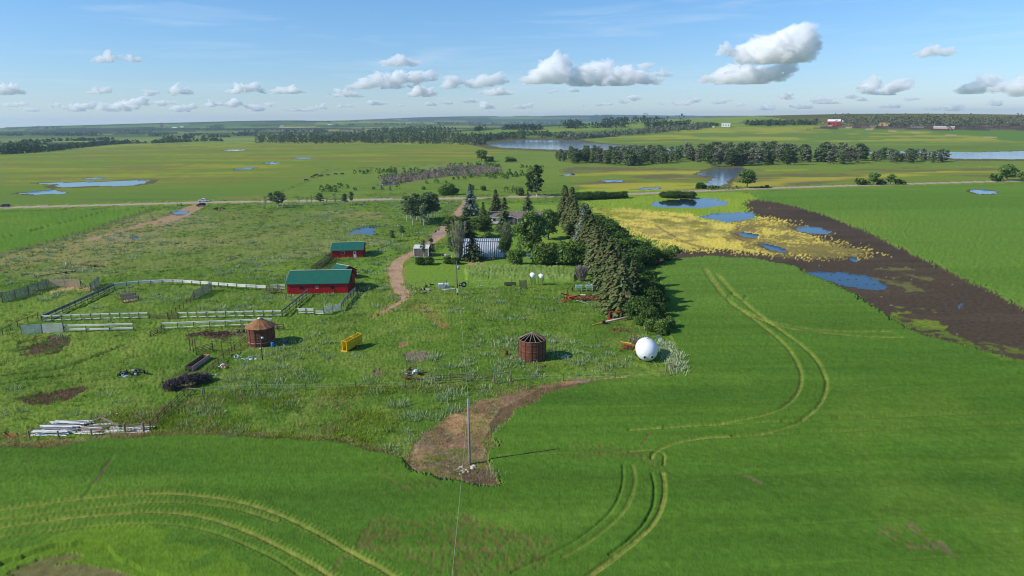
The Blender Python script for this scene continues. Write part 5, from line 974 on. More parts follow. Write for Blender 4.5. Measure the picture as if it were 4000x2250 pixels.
# ---------------------------------------------------------------- vehicles
def car(px, yb, rz, label, body, pickup=False, L=4.7, cat='car', z=.15):
    c = P(px, yb); r = thing('pickup_truck' if pickup else 'car', label, cat, (c[0], c[1]+.8, z), rz); W_ = 1.86
    if pickup: pr = [(0, .45), (0, 1.0), (.06, 1.08), (1.2, 1.15), (1.3, 1.17), (3.6, 1.17), (5.55, 1.17), (5.6, 1.1), (5.6, .5), (5.0, .4), (.5, .38)]; cab = [(1.35, 1.15), (2.0, 1.78), (2.3, 1.84), (3.3, 1.84), (3.6, 1.78), (3.72, 1.15)]; L = 5.6
    else: pr = [(0, .42), (0, .85), (.1, .95), (1.05, 1.05), (4.5, 1.08), (4.68, 1.0), (4.7, .5), (4.2, .36), (.5, .36)]; cab = [(1.0, 1.04), (1.75, 1.6), (2.1, 1.68), (3.9, 1.68), (4.45, 1.5), (4.62, 1.05)]
    MB().prism(pr, -W_/2, W_/2, 'xz').build('body', body, r); m = MB(); n = len(cab); V = [(x, s*(W_/2-.05-(.16 if z_ > 1.3 else 0)), z_) for s in (-1, 1) for x, z_ in cab]; m.add(V, [tuple(range(n)), tuple(range(2*n-1, n-1, -1))]+[(i, (i+1) % n, n+(i+1) % n, n+i) for i in range(n)])
    m.build('cab', body, r)
    for s in (-1, 1):
        y = s*(W_/2-.10); w0 = cab[0][0]+.5; w1 = cab[-1][0]-.3
        MB().box(w0, min(y, y+s*.03), 1.22, w1, max(y, y+s*.03), 1.55).build('side_window', M['glass'], r)
    MB().add([(cab[0][0]+.08, -.72, cab[0][1]+.09), (cab[0][0]+.08, .72, cab[0][1]+.09), (cab[1][0]-.06, .62, cab[1][1]-.02), (cab[1][0]-.06, -.62, cab[1][1]-.02)], [(0, 1, 2, 3)]).build('windscreen', M['glass'], r)
    if pickup: MB().box(3.85, -W_/2+.12, 1.172, 5.5, W_/2-.12, 1.18).build('cargo_bed', M['dark'], r)
    for x in (.95, L-1.05):
        for s in (-1, 1):
            w_ = MB().lathe([(.2, -.1), (.33, -.12), (.38, -.08), (.38, .08), (.33, .12), (.2, .1)], 14, (x, s*(W_/2-.02), .38), 'y').build('wheel', M['tyre'], r, True); MB().lathe([(0, -.125), (.2, -.11), (.2, .11), (0, .125)], 10, (x, s*(W_/2-.02), .38), 'y').build('rim', M['steel'], w_)
    for s in (-1, 1): MB().box(-.02, s*.62-.16, .66, .01, s*.62+.16, .8).build('headlight', M['trim'], r); MB().box(L-.01, s*.7-.12, .75, L+.02, s*.7+.12, .95).build('tail_light', M['red'], r)
    return r
car(772, 791, math.radians(12), 'white pickup truck parked on the gravel road', M['carwhite'], True, cat='pickup truck')
car(764, 808, math.radians(22), 'dark car parked nose to tail below the white pickup', M['cardark'], cat='car')
car(-2, 811, math.radians(2), 'dark car leaving at the left edge of the road', M['cardark'], cat='car')
# ---------------------------------------------------------------- fences
def polyfence(pix, label, zs, rad=.07, sp=2.4, ph=1.55, pr=.07, rm='rail', pm='post', name='rail_fence', cat='fence', group=None, plank=False, side=0.0, braces=False):
    w = WP(pix); o = w[0]; r = thing(name, label, cat, (o[0], o[1], 0), 0, group); w = [(p[0]-o[0], p[1]-o[1]) for p in w]; sg = [math.hypot(w[i+1][0]-w[i][0], w[i+1][1]-w[i][1]) for i in range(len(w)-1)]; T = sum(sg); n = max(1, round(T/sp)); cs = np.concatenate([[0], np.cumsum(sg)]); arr = np.array(w)
    at = lambda s: (float(np.interp(s, cs, arr[:, 0])), float(np.interp(s, cs, arr[:, 1]))); jr = random.Random(int(T*100))
    pm_ = MB().tube([(0, 0, -.1), (0, 0, 1.0)], pr, 6).mesh('post'); pm_.materials.append(M[pm])
    for i in range(n+1):
        p = at(T*i/n); q = link('post', pm_, None, r, (p[0], p[1], 0)); q.scale = (1, 1, ph*jr.uniform(.95, 1.08)); q.rotation_euler = (jr.uniform(-.03, .03), jr.uniform(-.03, .03), 0)
    for z in zs:
        m = MB(); pts = []
        for i in range(n+1):
            p = at(T*i/n); j = at(min(T, T*i/n+.01)); k = at(max(0, T*i/n-.01)); d = Vector((j[0]-k[0], j[1]-k[1])).normalized() if T else Vector((1, 0)); pts.append((p[0]-d.y*(pr+rad*.6), p[1]+d.x*(pr+rad*.6), z+jr.uniform(-.02, .02)))
        if plank:
            for a, b in zip(pts[:-1], pts[1:]): MB().beam(a, b, .04, rad*2).build('board', M[rm], r)
        else: m.tube(pts, rad, 6); m.build('rail', M[rm], r)
    return r
Z4 = [1.42, 1.14, .78, .42]; Z3 = [1.45, 1.22, .50]
polyfence([(448, 1130), (520, 1122), (620, 1116), (700, 1115), (790, 1122), (870, 1128), (960, 1135), (1040, 1139)], 'long curving white pipe fence along the back of the pens', [1.5, 1.24, .98], .095, 2.8, group=None)
polyfence([(1055, 1135), (1116, 1133)], 'short white pipe fence joining the long red barn', Z4, .08, 2.0)
polyfence([(165, 1260), (300, 1199), (448, 1131)], 'dark side of the pen fence running up to the curving white fence', [1.5, 1.3, 1.08, .55], .11, 2.6, rm='greyrail')  # the shade on this fence side is put into the rails' grey colour
polyfence([(165, 1260), (380, 1252), (580, 1247)], 'front white pipe fence of the left pen', [1.48, 1.33, .48], .085, 2.1); polyfence([(697, 1247), (900, 1243), (1103, 1239)], 'front white pipe fence of the middle pen', [1.48, 1.33, .48], .085, 2.1)
polyfence([(1103, 1240), (1208, 1152)], 'grey cross fence between the pens below the barn', [1.5, 1.35, .6], .11, 2.6, rm='greyrail')
polyfence([(1162, 1231), (1228, 1231)], 'white four-rail panel right of the cross fence', [1.5, 1.25, 1.0, .6], .08, 2.2); polyfence([(1228, 1232), (1266, 1233)], 'low white panel between the taller pen panels', [1.0, .75, .45], .08, 2.2)
polyfence([(1266, 1233), (1300, 1224), (1336, 1215)], 'tall slatted white panel at the pen corner', [1.75, 1.5, 1.25, 1.0, .75, .45], .075, 2.2, ph=1.9); polyfence([(1336, 1214), (1352, 1186), (1392, 1148)], 'grey panels from the pen corner up to the barn', [1.6, 1.3, .9], .12, 2.6, rm='greyrail')
polyfence([(247, 1300), (380, 1298), (522, 1293)], 'isolated run of double white pipe rails', [1.62, 1.42, .75, .55], .09, 4.2, ph=1.5); polyfence([(633, 1291), (850, 1282), (1064, 1274)], 'long white double rail passing behind the rusty bin', [1.58, 1.36, .55], .09, 3.0)
def windbreak(pix, label, H_=2.4, n=9, mat='greyrail'):
    w = WP(pix); r, L = frame_thing('windbreak_panel', w[0], w[1], label, 'windbreak', 'slatted windbreak panels round the pens'); k = max(1, round(L/4.5))
    for i in range(k+1): MB().beam((L*i/k, .1, 0), (L*i/k, .1, H_+.1), .14).build('post', M['darkwood'], r); MB().beam((L*i/k, .15, H_*.8), (L*i/k, 1.3, 0), .09).build('brace', M['darkwood'], r)
    for i in range(k):
        for j in range(n): z = .25+(H_-.3)*j/(n-1); MB().beam((L*i/k+.03, 0, z), (L*(i+1)/k-.03, 0, z+.01), .05, (H_-.3)/(n-1)*.55).build('board', M[mat], r)
windbreak([(12, 1184), (113, 1154)], 'leftmost slatted grey windbreak panel at the photo edge'); windbreak([(116, 1152), (188, 1124)], 'second slatted windbreak panel, slanting up to the corner'); windbreak([(192, 1124), (316, 1123)], 'broad pale windbreak panel facing the camera above the straw', 2.3, 9, 'pink')
windbreak([(358, 1140), (390, 1112)], 'short dark windbreak panel end-on beside the straw', 2.3); windbreak([(762, 1172), (830, 1136)], 'dark slatted windbreak panel between the pens', 2.3, 7); windbreak([(86, 1310), (166, 1304)], 'left half of the low slatted panel by the dung patch', 2.1, 9, 'rail'); windbreak([(168, 1304), (250, 1301)], 'right half of the low slatted panel by the dung patch', 2.1, 9, 'rail')
PZ = [1.35, 1.0, .65]
for pix, lb, zs, sp in (([(657, 1248), (700, 1218), (757, 1176)], 'thin rusty pipe fence climbing between the pens', [1.4, .9], 2.4), ([(585, 1250), (657, 1248)], 'faded pipe gate left of the middle pen', [1.3, 1.0, .7, .4], 3.2), ([(657, 1250), (696, 1250)], 'brown slatted gate at the middle pen', [1.3, 1.05, .8, .55, .3], 3.0),
                        ([(12, 1312), (70, 1280), (150, 1250)], 'rusty pipe fence left of the front pen', [1.4], 3.2), ([(588, 1318), (642, 1292)], 'leaning pipe gate at the end of the long white rail', [1.2, .9, .6, .3], 3.0), ([(745, 1372), (768, 1388)], 'left frame of the old corral gate', [2.6], 2.0), ([(768, 1390), (832, 1372)], 'old corral gate with fine bars', [1.6, 1.3, 1.0, .7, .4], 2.6),
                        ([(832, 1372), (868, 1374), (905, 1376)], 'corral fence right of the old gate', [1.9, .3], 2.0), ([(962, 1340), (920, 1370), (870, 1410), (840, 1438), (800, 1474), (740, 1530), (690, 1580), (640, 1630), (588, 1682)], 'long brown pipe fence running down from the rusty bin', [1.25, .85, .45], 2.4), ([(1064, 1280), (1082, 1292), (1110, 1292)], 'old gate at the right end of the double rail', [1.3, .9, .5], 1.5),
                        ([(1040, 1146), (1100, 1148)], 'rusty gate below the short white fence', [1.3, .9, .5], 1.8), ([(1398, 1150), (1430, 1142), (1472, 1124)], 'thin rail fence in the shadow right of the barn', [1.1], 3.0), ([(1700, 1502), (1822, 1496)], 'long rusty gate below the brown scrap heap', [1.5, 1.0, .6], 3.0), ([(1822, 1496), (1930, 1496)], 'faint wire gate right of the rusty gate', [1.2, .8], 4.0), ([(1290, 1158), (1320, 1140)], 'pipe rails inside the pen corner', [1.1, .8], 2.0)):
    polyfence(pix, lb, zs, .05, sp, ph=max(zs)+.12, pr=.075, rm='pipe', pm='pipe', name='pipe_fence', group='thin rusty pipe fences and gates')
for k, (a, b) in enumerate([((1216, 1064), (1296, 1004)), ((1232, 1066), (1300, 1012)), ((1250, 1064), (1304, 1018))]):
    polyfence([a, b], ['left', 'middle', 'right'][k]+' run of dark boards between the two red barns', [1.5, 1.1, .7], .09, 2.6, rm='darkwood', plank=True, name='board_fence')
def hbrace(a, b, label, h=1.5):
    polyfence([a, b], label, [h-.1], .08, 9, ph=h, pr=.1, rm='wood', pm='wood', name='brace_frame', cat='fence brace')
hbrace((1622, 1124), (1661, 1121), 'wooden brace frame beside the driveway bend'); hbrace((1645, 1508), (1700, 1504), 'wooden brace frame left of the rusty gate', 1.3); hbrace((1931, 1502), (1996, 1492), 'taller wooden brace frame right of the wire gate', 1.9); hbrace((735, 1546), (792, 1550), 'wooden brace frame below the dark brush heap', 1.3); hbrace((2600, 1455), (2626, 1450), 'leaning brace frame right of the white tank', 1.5)
polyfence([(116, 1716), (210, 1718), (304, 1712), (400, 1704), (490, 1694)], 'grey posts in front of the heap of pipes', [], .05, 5.0, ph=1.3, pr=.11, pm='wood', name='post_row', cat='fence'); polyfence([(490, 1694), (563, 1690)], 'stout corner posts with one rail beside the heap of pipes', [1.25], .06, 6, ph=1.5, pr=.16, rm='wood', pm='wood')
for pix, lb, sp in (([(1478, 985), (1560, 945), (1640, 902), (1700, 862), (1752, 826), (1800, 795)], 'wire fence on old posts left of the driveway', 3.6), ([(1480, 985), (1545, 982)], 'wire fence below the farm pond', 4.0), ([(800, 1540), (960, 1530), (1170, 1528), (1400, 1524), (1585, 1520)], 'sparse wire fence posts across the near pasture', 9.0), ([(1996, 1495), (2200, 1492), (2420, 1484), (2600, 1474)], 'sparse wire fence posts behind the bare soil', 9.0),
                    ([(1662, 1122), (1718, 1116), (1775, 1114), (1832, 1114), (1892, 1113), (1948, 1112), (2060, 1108), (2200, 1104), (2330, 1102)], 'row of thin posts along the long grass strip', 6.0), ([(-60, 1090), (30, 1040), (160, 985), (330, 915), (500, 852), (570, 825)], 'wire fence between the left crop and the pasture', 9.0), ([(1290, 664), (1500, 655), (1700, 646), (1880, 634)], 'wire fence along the canola field edge', 18.0), ([(1110, 752), (1200, 708), (1290, 664)], 'wire fence climbing beside the rutted canola', 14.0),
                    ([(1060, 808), (1200, 805), (1400, 800), (1560, 795)], 'wire fence along the south road verge', 9.0)):
    polyfence(pix, lb, [1.15, .7], .012, sp, ph=1.4, pr=.07, rm='wire', pm='post', name='wire_fence', group='wire fences on wooden posts')
polyfence([(1548, 982), (1600, 980)], 'pale pipe gate below the small trees by the driveway', [1.3, 1.05, .8, .5], .045, 3.2, ph=1.4, pr=.09, rm='greyrail', name='pipe_gate', cat='gate'); polyfence([(1752, 800), (1778, 797)], 'pale gate at the top of the driveway', [1.3, 1.0, .7], .05, 3, ph=1.4, pr=.1, rm='greyrail', name='pipe_gate', cat='gate')
polyfence([(694, 808), (711, 805)], 'pale gate left of the parked cars', [1.4, 1.0, .6], .07, 2.6, ph=1.7, pr=.12, rm='greyrail', name='pipe_gate', cat='gate')
# ---------------------------------------------------------------- poles and wires
def pole(px, yb, yt, label, px2=None, r0=.16, r1=.1, mat='pole', name='power_pole', cat='power pole', extra=None):
    h = hat(px, yb, yt, px2); c = P(px, yb); r = thing(name, label, cat, (c[0], c[1], 0)); MB().tube([(0, 0, -.3), (0, 0, h*.5), (0, 0, h)], r0, 10, r1).build('shaft', M[mat], r, True); return r, h, c
r, h1, c1 = pole(1835, 1817, 1558, 'tall bare power pole rising from the brown soil point', 1828, .17, .11)
for k in range(5): MB().lathe([(.165-.01*k, 0), (.18-.01*k, .03), (.165-.01*k, .06)], 10, (0, 0, 1.2+k*1.6)).build('band', M['steel'], r)
MB().tube([(0, -.2, 0), (0, -.17, 2.6)], .035, 5).build('ground_guard', M['steel'], r)
r, h2, c2 = pole(1787, 1155, 1020, 'yard power pole carrying a grey transformer', None, .16, .1, 'darkwood')
t_ = MB().tube([(.42, 0, h2-2.1), (.42, 0, h2-1.2)], .27, 12).build('transformer', M['steel'], r, True); MB().tube([(.42, 0, h2-1.2), (.42, 0, h2-.95)], .05, 6).build('bushing', M['trim'], t_); MB().box(-.2, -.3, .8, .2, -.16, 1.9).build('meter_box', M['trim'], r)
r, h3, c3 = pole(1925, 1023, 928, 'slim bare pole in front of the silver shed', None, .09, .06, 'wood')
r, h4, c4 = pole(1026, 1410, 1312, 'leaning yard light pole beside the rusty bin', 1018, .1, .08, 'darkwood', 'yard_light', 'yard light')
MB().tube([(0, 0, h4-.1), (.25, 0, h4-.05), (.35, 0, h4-.2)], .03, 5).build('arm', M['steel'], r); MB().lathe([(0.05, .15), (.22, .02), (.24, -.12), (.12, -.22), (0, -.25)], 12, (.38, 0, h4-.3)).build('lamp', M['trim'], r, True)
r, h5, c5 = pole(2010, 935, 850, 'thin pole between the half-bare tree and the big leafy tree', None, .08, .05, 'wood')
r, h6, c6 = pole(1314, 1062, 1014, 'thin mast behind the little green-roofed shed', None, .05, .03, 'darkwood', 'mast', 'mast')
def wire(a, b, sag, label):
    a = Vector(a); b = Vector(b); n = 24; m = MB(); pts = [a.lerp(b, i/n)-Vector((0, 0, sag*4*(i/n)*(1-i/n))) for i in range(n+1)]; m.tube([p-a for p in pts], .013, 4); tag(m.build('power_line', M['wire'], None, loc=a), label, 'wire')
wire((c1[0]+.05, c1[1], h1), (c2[0], c2[1], h2), 1.1, 'power line from the near pole to the yard pole'); wire((c1[0]+.05, c1[1], h1), (-4.35, 20.0, h1+.2), 1.3, 'power line running from the near pole under the drone')
# ---------------------------------------------------------------- machinery and scrap
def wheel(mb, c, R_, wd, ax='y', n=14): mb.lathe([(R_*.5, -wd), (R_*.85, -wd), (R_, -wd*.6), (R_, wd*.6), (R_*.85, wd), (R_*.5, wd)], n, c, ax); return mb
def cultivator():
    A = P(2266, 1192); r = thing('cultivator', 'wide rusty orange cultivator parked against the spruces', 'cultivator', (A[0], A[1]+1.2, 0), .05)
    for y in (.3, 1.7, 3.0): MB().beam((-1, y, .95), (10.5, y, .95), .13).build('frame_beam', M['orange'] if y > 1 else M['iron'], r)
    for k in range(9): x = -1+11.5*k/8; MB().beam((x, .2, .95), (x, 3.1, .95), .1).build('cross_member', M['orange'] if k % 2 else M['iron'], r)
    for k in range(18): x = -.9+.64*k; MB().tube([(x, .3+(k % 3)*1.3, .95), (x, .0+(k % 3)*1.3, .5), (x, .3+(k % 3)*1.3, .05)], .035, 4).build('shank', M['iron'], r)
    for x in (1.5, 8.2):
        for s in (-.3, .3): wheel(MB(), (x+s, 2.4, .45), .45, .12, 'x').build('wheel', M['tyre'], r, True)
    m = MB(); m.beam((-1, .6, .95), (-4.6, .9, .6), .14); m.beam((-1, 2.0, .95), (-4.6, .9, .6), .14); m.beam((-3.2, .7, .7), (-3.2, 1.3, 1.5), .1); m.build('drawbar', M['orange'], r)
    MB().beam((-2.6, .2, 1.5), (-.6, 1.5, 1.5), .5, .35).build('hydraulic_box', M['orange'], r); MB().beam((-.9, -.3, 1.0), (1.8, -.9, .3), .09).build('fold_arm', M['trim'], r); MB().beam((1.7, -.5, .6), (7.6, -.4, .65), .08).build('marker_arm', M['steel'], r)
    for k in range(3): MB().beam((1.0+k*2.2, 1.2, 1.0), (2.2+k*2.2, 2.6, 1.5), .12).build('fold_cylinder', M['iron'], r)
cultivator()
def seeder():
    A = P(2250, 1146); r = thing('seed_drill', 'faded mint and white seed drill behind the orange cultivator', 'seed drill', (A[0], A[1]+1.0, 0), .02)
    for x in (0.0, 2.6): MB().box(x, 0, 1.0, x+1.7, 1.0, 1.75).build('hopper', M['mint'], r); 
    for x in (.1, 1.5, 2.7, 4.1): MB().beam((x, -.05, .2), (x, -.05, 1.1), .14).build('leg', M['mint'], r)
    MB().beam((4.6, .3, 1.7), (6.6, .3, 1.7), .06).build('rail', M['steel'], r)
    for k in range(7): MB().beam((4.7+.34*k, .3, .3), (4.7+.34*k, .3, 1.7), .06).build('tine', M['steel'], r)
    MB().tube([(1.6, 1.2, 2.9), (3.6, .8, 1.7), (4.4, .6, 1.6)], .09, 6).build('auger_pipe', M['dark'], r); MB().beam((2.2, .5, 2.6), (4.0, .5, 1.8), .1).build('spout', M['trim'], r); MB().beam((4.3, -.1, .5), (4.1, .2, 2.0), .14).build('lever', M['white'], r)
    wheel(MB(), (-.8, .4, .6), .6, .14, 'x').build('wheel', M['tyre'], r, True); MB().beam((-.6, .5, 1.2), (.9, .5, 2.1), .12).build('boom', M['dark'], r); MB().beam((0, .5, .9), (6.8, .5, .9), .16).build('frame', M['iron'], r)
seeder()
def auger(): 
    A = P(2312, 1268, .3); B = P(2494, 1236, .6); r, L = frame_thing('grain_auger', A, B, 'long pale grain auger lying towards the scrub', 'auger')
    MB().tube([(2.5, 0, .5), (L, 0, 1.0)], .13, 8).build('tube', M['trim'], r, True); MB().tube([(0, -.1, .25), (3, 0, .5)], .08, 6).build('flighting', M['yellow'], r); MB().beam((2.0, -.25, .35), (L-.5, -.25, .8), .06, .1).build('truss', M['rustroof'], r); MB().box(2.4, -.4, .1, 3.0, .3, .9).build('gearbox', M['iron'], r); MB().beam((6, -.2, 0), (6.5, -.2, .7), .08).build('leg', M['iron'], r)
auger()
def oframe():
    A = P(2378, 1254); r = thing('loader_frame', 'bright orange bent loader frame above the auger', 'loader', (A[0], A[1]+.3, 0), .08); m = MB()
    m.tube([(0, 0, .1), (-.1, 0, 1.2), (.4, .3, 1.9), (1.4, .5, 1.75), (2.6, .6, 1.75), (2.7, .6, 1.1)], .13, 6); m.build('arm', M['orange'], r); MB().tube([(0, 0, .2), (1, -.1, .45), (2.4, 0, .3)], .12, 6).build('arm', M['orange'], r); MB().box(.4, .2, .3, .9, .8, 1.3).build('engine', M['dark'], r); MB().tube([(2.4, 0, .3), (5.2, .5, .3)], .07, 5).build('bar', M['orange'], r)
oframe()
def rake():
    A = P(2424, 1372); r = thing('hay_rake', 'orange and yellow hay rake lying left of the white tank', 'hay rake', (A[0], A[1], 0), -.15); m = MB(); m.beam((-.3, -.2, .15), (1.6, 1.2, 1.0), .13); m.beam((-.3, -.2, .15), (-.2, -.6, .0), .1); m.build('drawbar', M['orange'], r)
    MB().beam((.1, 1.6, 1.2), (3.6, .1, .8), .22, .16).build('main_beam', M['orange'], r); MB().tube([(0, 1.9, 1.25), (1.2, 1.5, 1.2), (2.0, 1.1, 1.25)], .07, 6).build('hose', M['yellow'], r); MB().beam((2.4, -.4, .2), (3.0, .3, 1.0), .08).build('strut', M['yellow'], r)
    for k in range(4): wheel(MB(), (1.0+k*.75, .9-k*.3, .55), .5, .04, 'y', 12).build('rake_wheel', M['iron'], r)
    MB().beam((2.9, .1, .0), (3.5, .0, 1.1), .3, .2).build('hitch_block', M['orange'], r)
rake()
def rack():
    A = P(2458, 1345); r = thing('harrow_rack', 'rusty brown upright harrow frame among the scrub', 'harrow', (A[0], A[1], 0), -.5); 
    for x in (0, .9, 1.8): MB().beam((x, 0, 0), (x*.55+.3, .9, 3.2-.5*x), .09).build('upright', M['iron'], r)
    for k in range(5): MB().beam((.1*k, .15*k, .4+.55*k), (1.8-.25*k, .15*k, .3+.5*k), .07).build('bar', M['iron'], r)
    for k in range(7): MB().tube([(.1+.25*k, .2, .4), (.2+.22*k, .5, 1.8)], .03, 4).build('tooth', M['iron'], r)
rack()
r_ = P(2482, 1395); r = thing('rusty_post', 'tall rusty iron post just left of the white tank', 'post', (r_[0], r_[1], 0)); MB().beam((0, 0, -.1), (.15, 0, 3.0), .12).build('shaft', M['iron'], r); MB().beam((-.1, 0, .3), (1.2, .2, .25), .1).build('foot', M['iron'], r)
A = P(2572, 1338); r = thing('culvert_sheets', 'curved corrugated sheets leaning behind the white tank', 'metal sheets', (A[0], A[1], 0), .3)
for k in range(4): MB().lathe([(1.5, -.28+k*.01), (1.56, -.1), (1.5, .08)], 10, (-1.4+.28*k, .1*k, 0), 'y', .1, 1.25).build('sheet', M['galv'], r, True)
A = P(2528, 1310); r = thing('rusty_post', 'rusty iron post with a crosspiece behind the white tank', 'post', (A[0], A[1], 0)); MB().beam((0, 0, 0), (0, 0, 2.3), .14).build('shaft', M['iron'], r); MB().beam((-.5, 0, 1.9), (.5, 0, 1.6), .12).build('crosspiece', M['iron'], r)
A = P(2378, 1210); r = thing('green_rake_bar', 'thin pale green toothed bar under the spruces', 'rake bar', (A[0]-.3, A[1], 0), -.6); MB().beam((0, 0, .7), (1.7, 0, .1), .07).build('bar', M['mint'], r)
for k in range(4): MB().beam((.3*k, 0, .6-.12*k), (.3*k, 0, .2-.05*k), .04).build('tooth', M['mint'], r)
# wooden rack and feed bunk by the fuel tanks
A = P(2030, 1130); r = thing('wooden_rack', 'dark slatted wooden rack left of the fuel tanks', 'rack', (A[0], A[1], 0), .05)
for x in (0, 1.75): MB().beam((x, 0, 0), (x, 0, 2.5), .14).build('post', M['darkwood'], r)
for k in range(9): MB().beam((0, -.02, .3+k*.24), (1.75, -.02, .3+k*.24), .05, .15).build('slat', M['darkwood'], r)
A = P(1970, 1118); r = thing('feed_bunk', 'low dark feed bunk left of the wooden rack', 'feed bunk', (A[0], A[1], 0), -.02); MB().box(0, 0, .3, 3.1, .06, .9).build('side', M['darkwood'], r); MB().box(0, .8, .3, 3.1, .86, .9).build('side', M['darkwood'], r); MB().box(0.02, .07, .28, 3.08, .79, .34).build('floor', M['darkwood'], r)
for x in (.1, 1.5, 2.9): MB().beam((x, .4, 0), (x, .4, .28), .12).build('leg', M['darkwood'], r)
# white cube tanks and planks
def tote(px, yb, s, label, cage):
    A = P(px, yb); r = thing('cube_tank', label, 'cube tank', (A[0], A[1], 0), .08); MB().box(0, 0, .16, s, s, s*1.08).build('bottle', M['tank'], r); MB().box(-.03, -.03, 0, s+.03, s+.03, .14).build('pallet', M['trim'], r)
    MB().lathe([(.0, .06), (.18, .06), (.2, 0)], 12, (s/2, s/2, s*1.08)).build('cap', M['dark'] if not cage else M['trim'], r)
    if cage:
        for k in range(5): z = .25+k*.2*s; MB().tube([(-.04, -.04, z), (s+.04, -.04, z), (s+.04, s+.04, z), (-.04, s+.04, z), (-.04, -.04, z)], .018, 4).build('cage_bar', M['steel'], r); MB().beam((s*k/4, -.05, .14), (s*k/4, -.05, s*1.08), .03).build('cage_bar', M['steel'], r)
    else: MB().box(s*.3, -.02, s*.62, s*.7, -.003, s*.76).build('hole', M['dark'], r)
tote(1712, 1130, 1.25, 'caged white cube tank left of the power pole', True); tote(1737, 1124, 1.0, 'white cube tank with a dark hole in its side', False)
for k, (a, b, lb) in enumerate((((1728, 1138), (1776, 1129), 'upper white panel of the stack before the cube tanks'), ((1727, 1136), (1778, 1131), 'middle white panel of the stack before the cube tanks'), ((1720, 1132), (1752, 1131), 'pinkish plank sticking out of the white panel stack'))):
    A = P(*a); B = P(*b); o, L = frame_thing('white_panel', A, B, lb, 'panel', 'white panels by the cube tanks'); MB().box(0, 0, .02+.13*k, max(L, 3.0), .45-.1*k, .13+.13*k).build('board', M['white'] if k < 2 else M['pink'], o)
def tyre(px, yb, R_, label, upright=False, mat='tyre'):
    A = P(px, yb); r = thing('discarded_tyre_ring', label, 'tyre', (A[0], A[1], 0), random.random()); wheel(MB(), (0, 0, R_ if upright else .14), R_, .14, 'y' if upright else 'z').build('rubber', M[mat], r, True); MB().lathe([(R_*.3, -.1), (R_*.52, -.1), (R_*.52, .1), (R_*.3, .1)], 12, (0, 0, R_ if upright else .14), 'y' if upright else 'z').build('rim', M['trim'], r)
tyre(1666, 1122, .35, 'small upright tyre with a pale rim by the driveway', True); tyre(1812, 1122, .75, 'dark tyre standing just right of the yard power pole', True)
def scrap(px, yb, n, W_, label, mats, seed, name='scrap_pile', cat='scrap pile', H_=.8, long_=1.6):
    A = P(px, yb); R = random.Random(seed); r = thing(name, label, cat, (A[0], A[1]+.5, 0))
    for k in range(n):
        p = Vector((R.uniform(-W_/2, W_/2), R.uniform(-.5, .9)*W_*.35, R.uniform(.05, H_*(1-.5*abs(R.random())))))
        d = Vector((R.uniform(-1, 1), R.uniform(-.7, .7), R.uniform(-.25, .35))).normalized()*R.uniform(.3, .5)*long_; t = R.random(); m = MB()
        if t < .6: m.beam(p-d, p+d, R.uniform(.06, .22), R.uniform(.05, .3))
        elif t < .8: m.rock(p, R.uniform(.2, .42), seed*31+k)
        else: m.tube([p-d, p+d], R.uniform(.05, .14), 6)
        m.build('piece', M[R.choice(mats)], r)
    return r
scrap(2262, 1176, 34, 9.0, 'tangle of dark and orange iron between the seed drill and the cultivator', ['iron', 'iron', 'pipe', 'dark', 'orange', 'tyre', 'steel'], 51, 'scrap_pile', 'scrap pile', 1.6, 2.2)
scrap(2420, 1300, 10, 3.0, 'brown scrap half lost in the scrub below the pale auger', ['iron', 'rust', 'redpaint'], 52, H_=.7)
scrap(1660, 1137, 12, 2.4, 'heap of pale and rusty junk beside the driveway end', ['steel', 'iron', 'trim', 'pink', 'tyre'], 3); scrap(1664, 1150, 7, 1.8, 'dark tarp heap with a white strip beside the driveway end', ['tyre', 'steel', 'dark', 'white'], 4, H_=.5); scrap(1685, 1116, 4, 1.0, 'little dark scrap heap near the caged cube tank', ['dark', 'iron'], 5, H_=.4)
scrap(1796, 1119, 7, 1.5, 'brown and white scrap behind the yard power pole', ['iron', 'trim', 'darkwood'], 6, H_=.5); scrap(1875, 1120, 4, 1.8, 'green hose coil and white stick on the grass', ['mint', 'white', 'green'], 7, H_=.15)
scrap(1618, 1472, 14, 3.2, 'old iron frame and grey sheet heap in the near pasture', ['iron', 'steel', 'galv', 'iron', 'darkwood'], 8, H_=1.1); scrap(1612, 1492, 16, 2.8, 'low heap of rusty red scrap just below the iron frame', ['iron', 'rust', 'iron'], 9, H_=.6)
A = P(1590, 1462); r = thing('iron_chair_frame', 'upright iron frame like a chair on the scrap heap', 'iron frame', (A[0], A[1], 0), .1); [MB().beam((x, 0, 0), (x, 0, 2.3), .07).build('upright', M['pipe'], r) for x in (0, 1.6)]; [MB().beam((0, 0, z), (1.6, 0, z), .06).build('crossbar', M['pipe'], r) for z in (.8, 1.3)]
scrap(515, 1472, 26, 4.6, 'dark shaggy heap of sheet scrap in the lower left pasture', ['tyre', 'dark', 'dung', 'steel', 'darkwood'], 10, H_=1.2, long_=1.4); scrap(490, 1478, 5, 2.0, 'pale plastic sheet beside the dark scrap heap', ['plastic', 'plastic', 'galv'], 11, H_=.3)
scrap(862, 1443, 9, 2.2, 'tangle of white bent pipes beside the pipe fence', ['white', 'white', 'pink', 'orange'], 12, H_=.5); scrap(958, 1406, 16, 5.0, 'torn pale plastic sheeting below the rusty bin', ['plastic', 'plastic', 'galv', 'steel'], 13, H_=.25, long_=1.5)
scrap(848, 1478, 4, 2.4, 'grey trough half sunk beside the pipe fence', ['steel', 'steel', 'wood'], 14, H_=.3, long_=2.8); scrap(2010, 1408, 7, 2.6, 'white scraps on the concrete pad by the roofless bin', ['white', 'trim', 'white', 'steel'], 15, H_=.18)
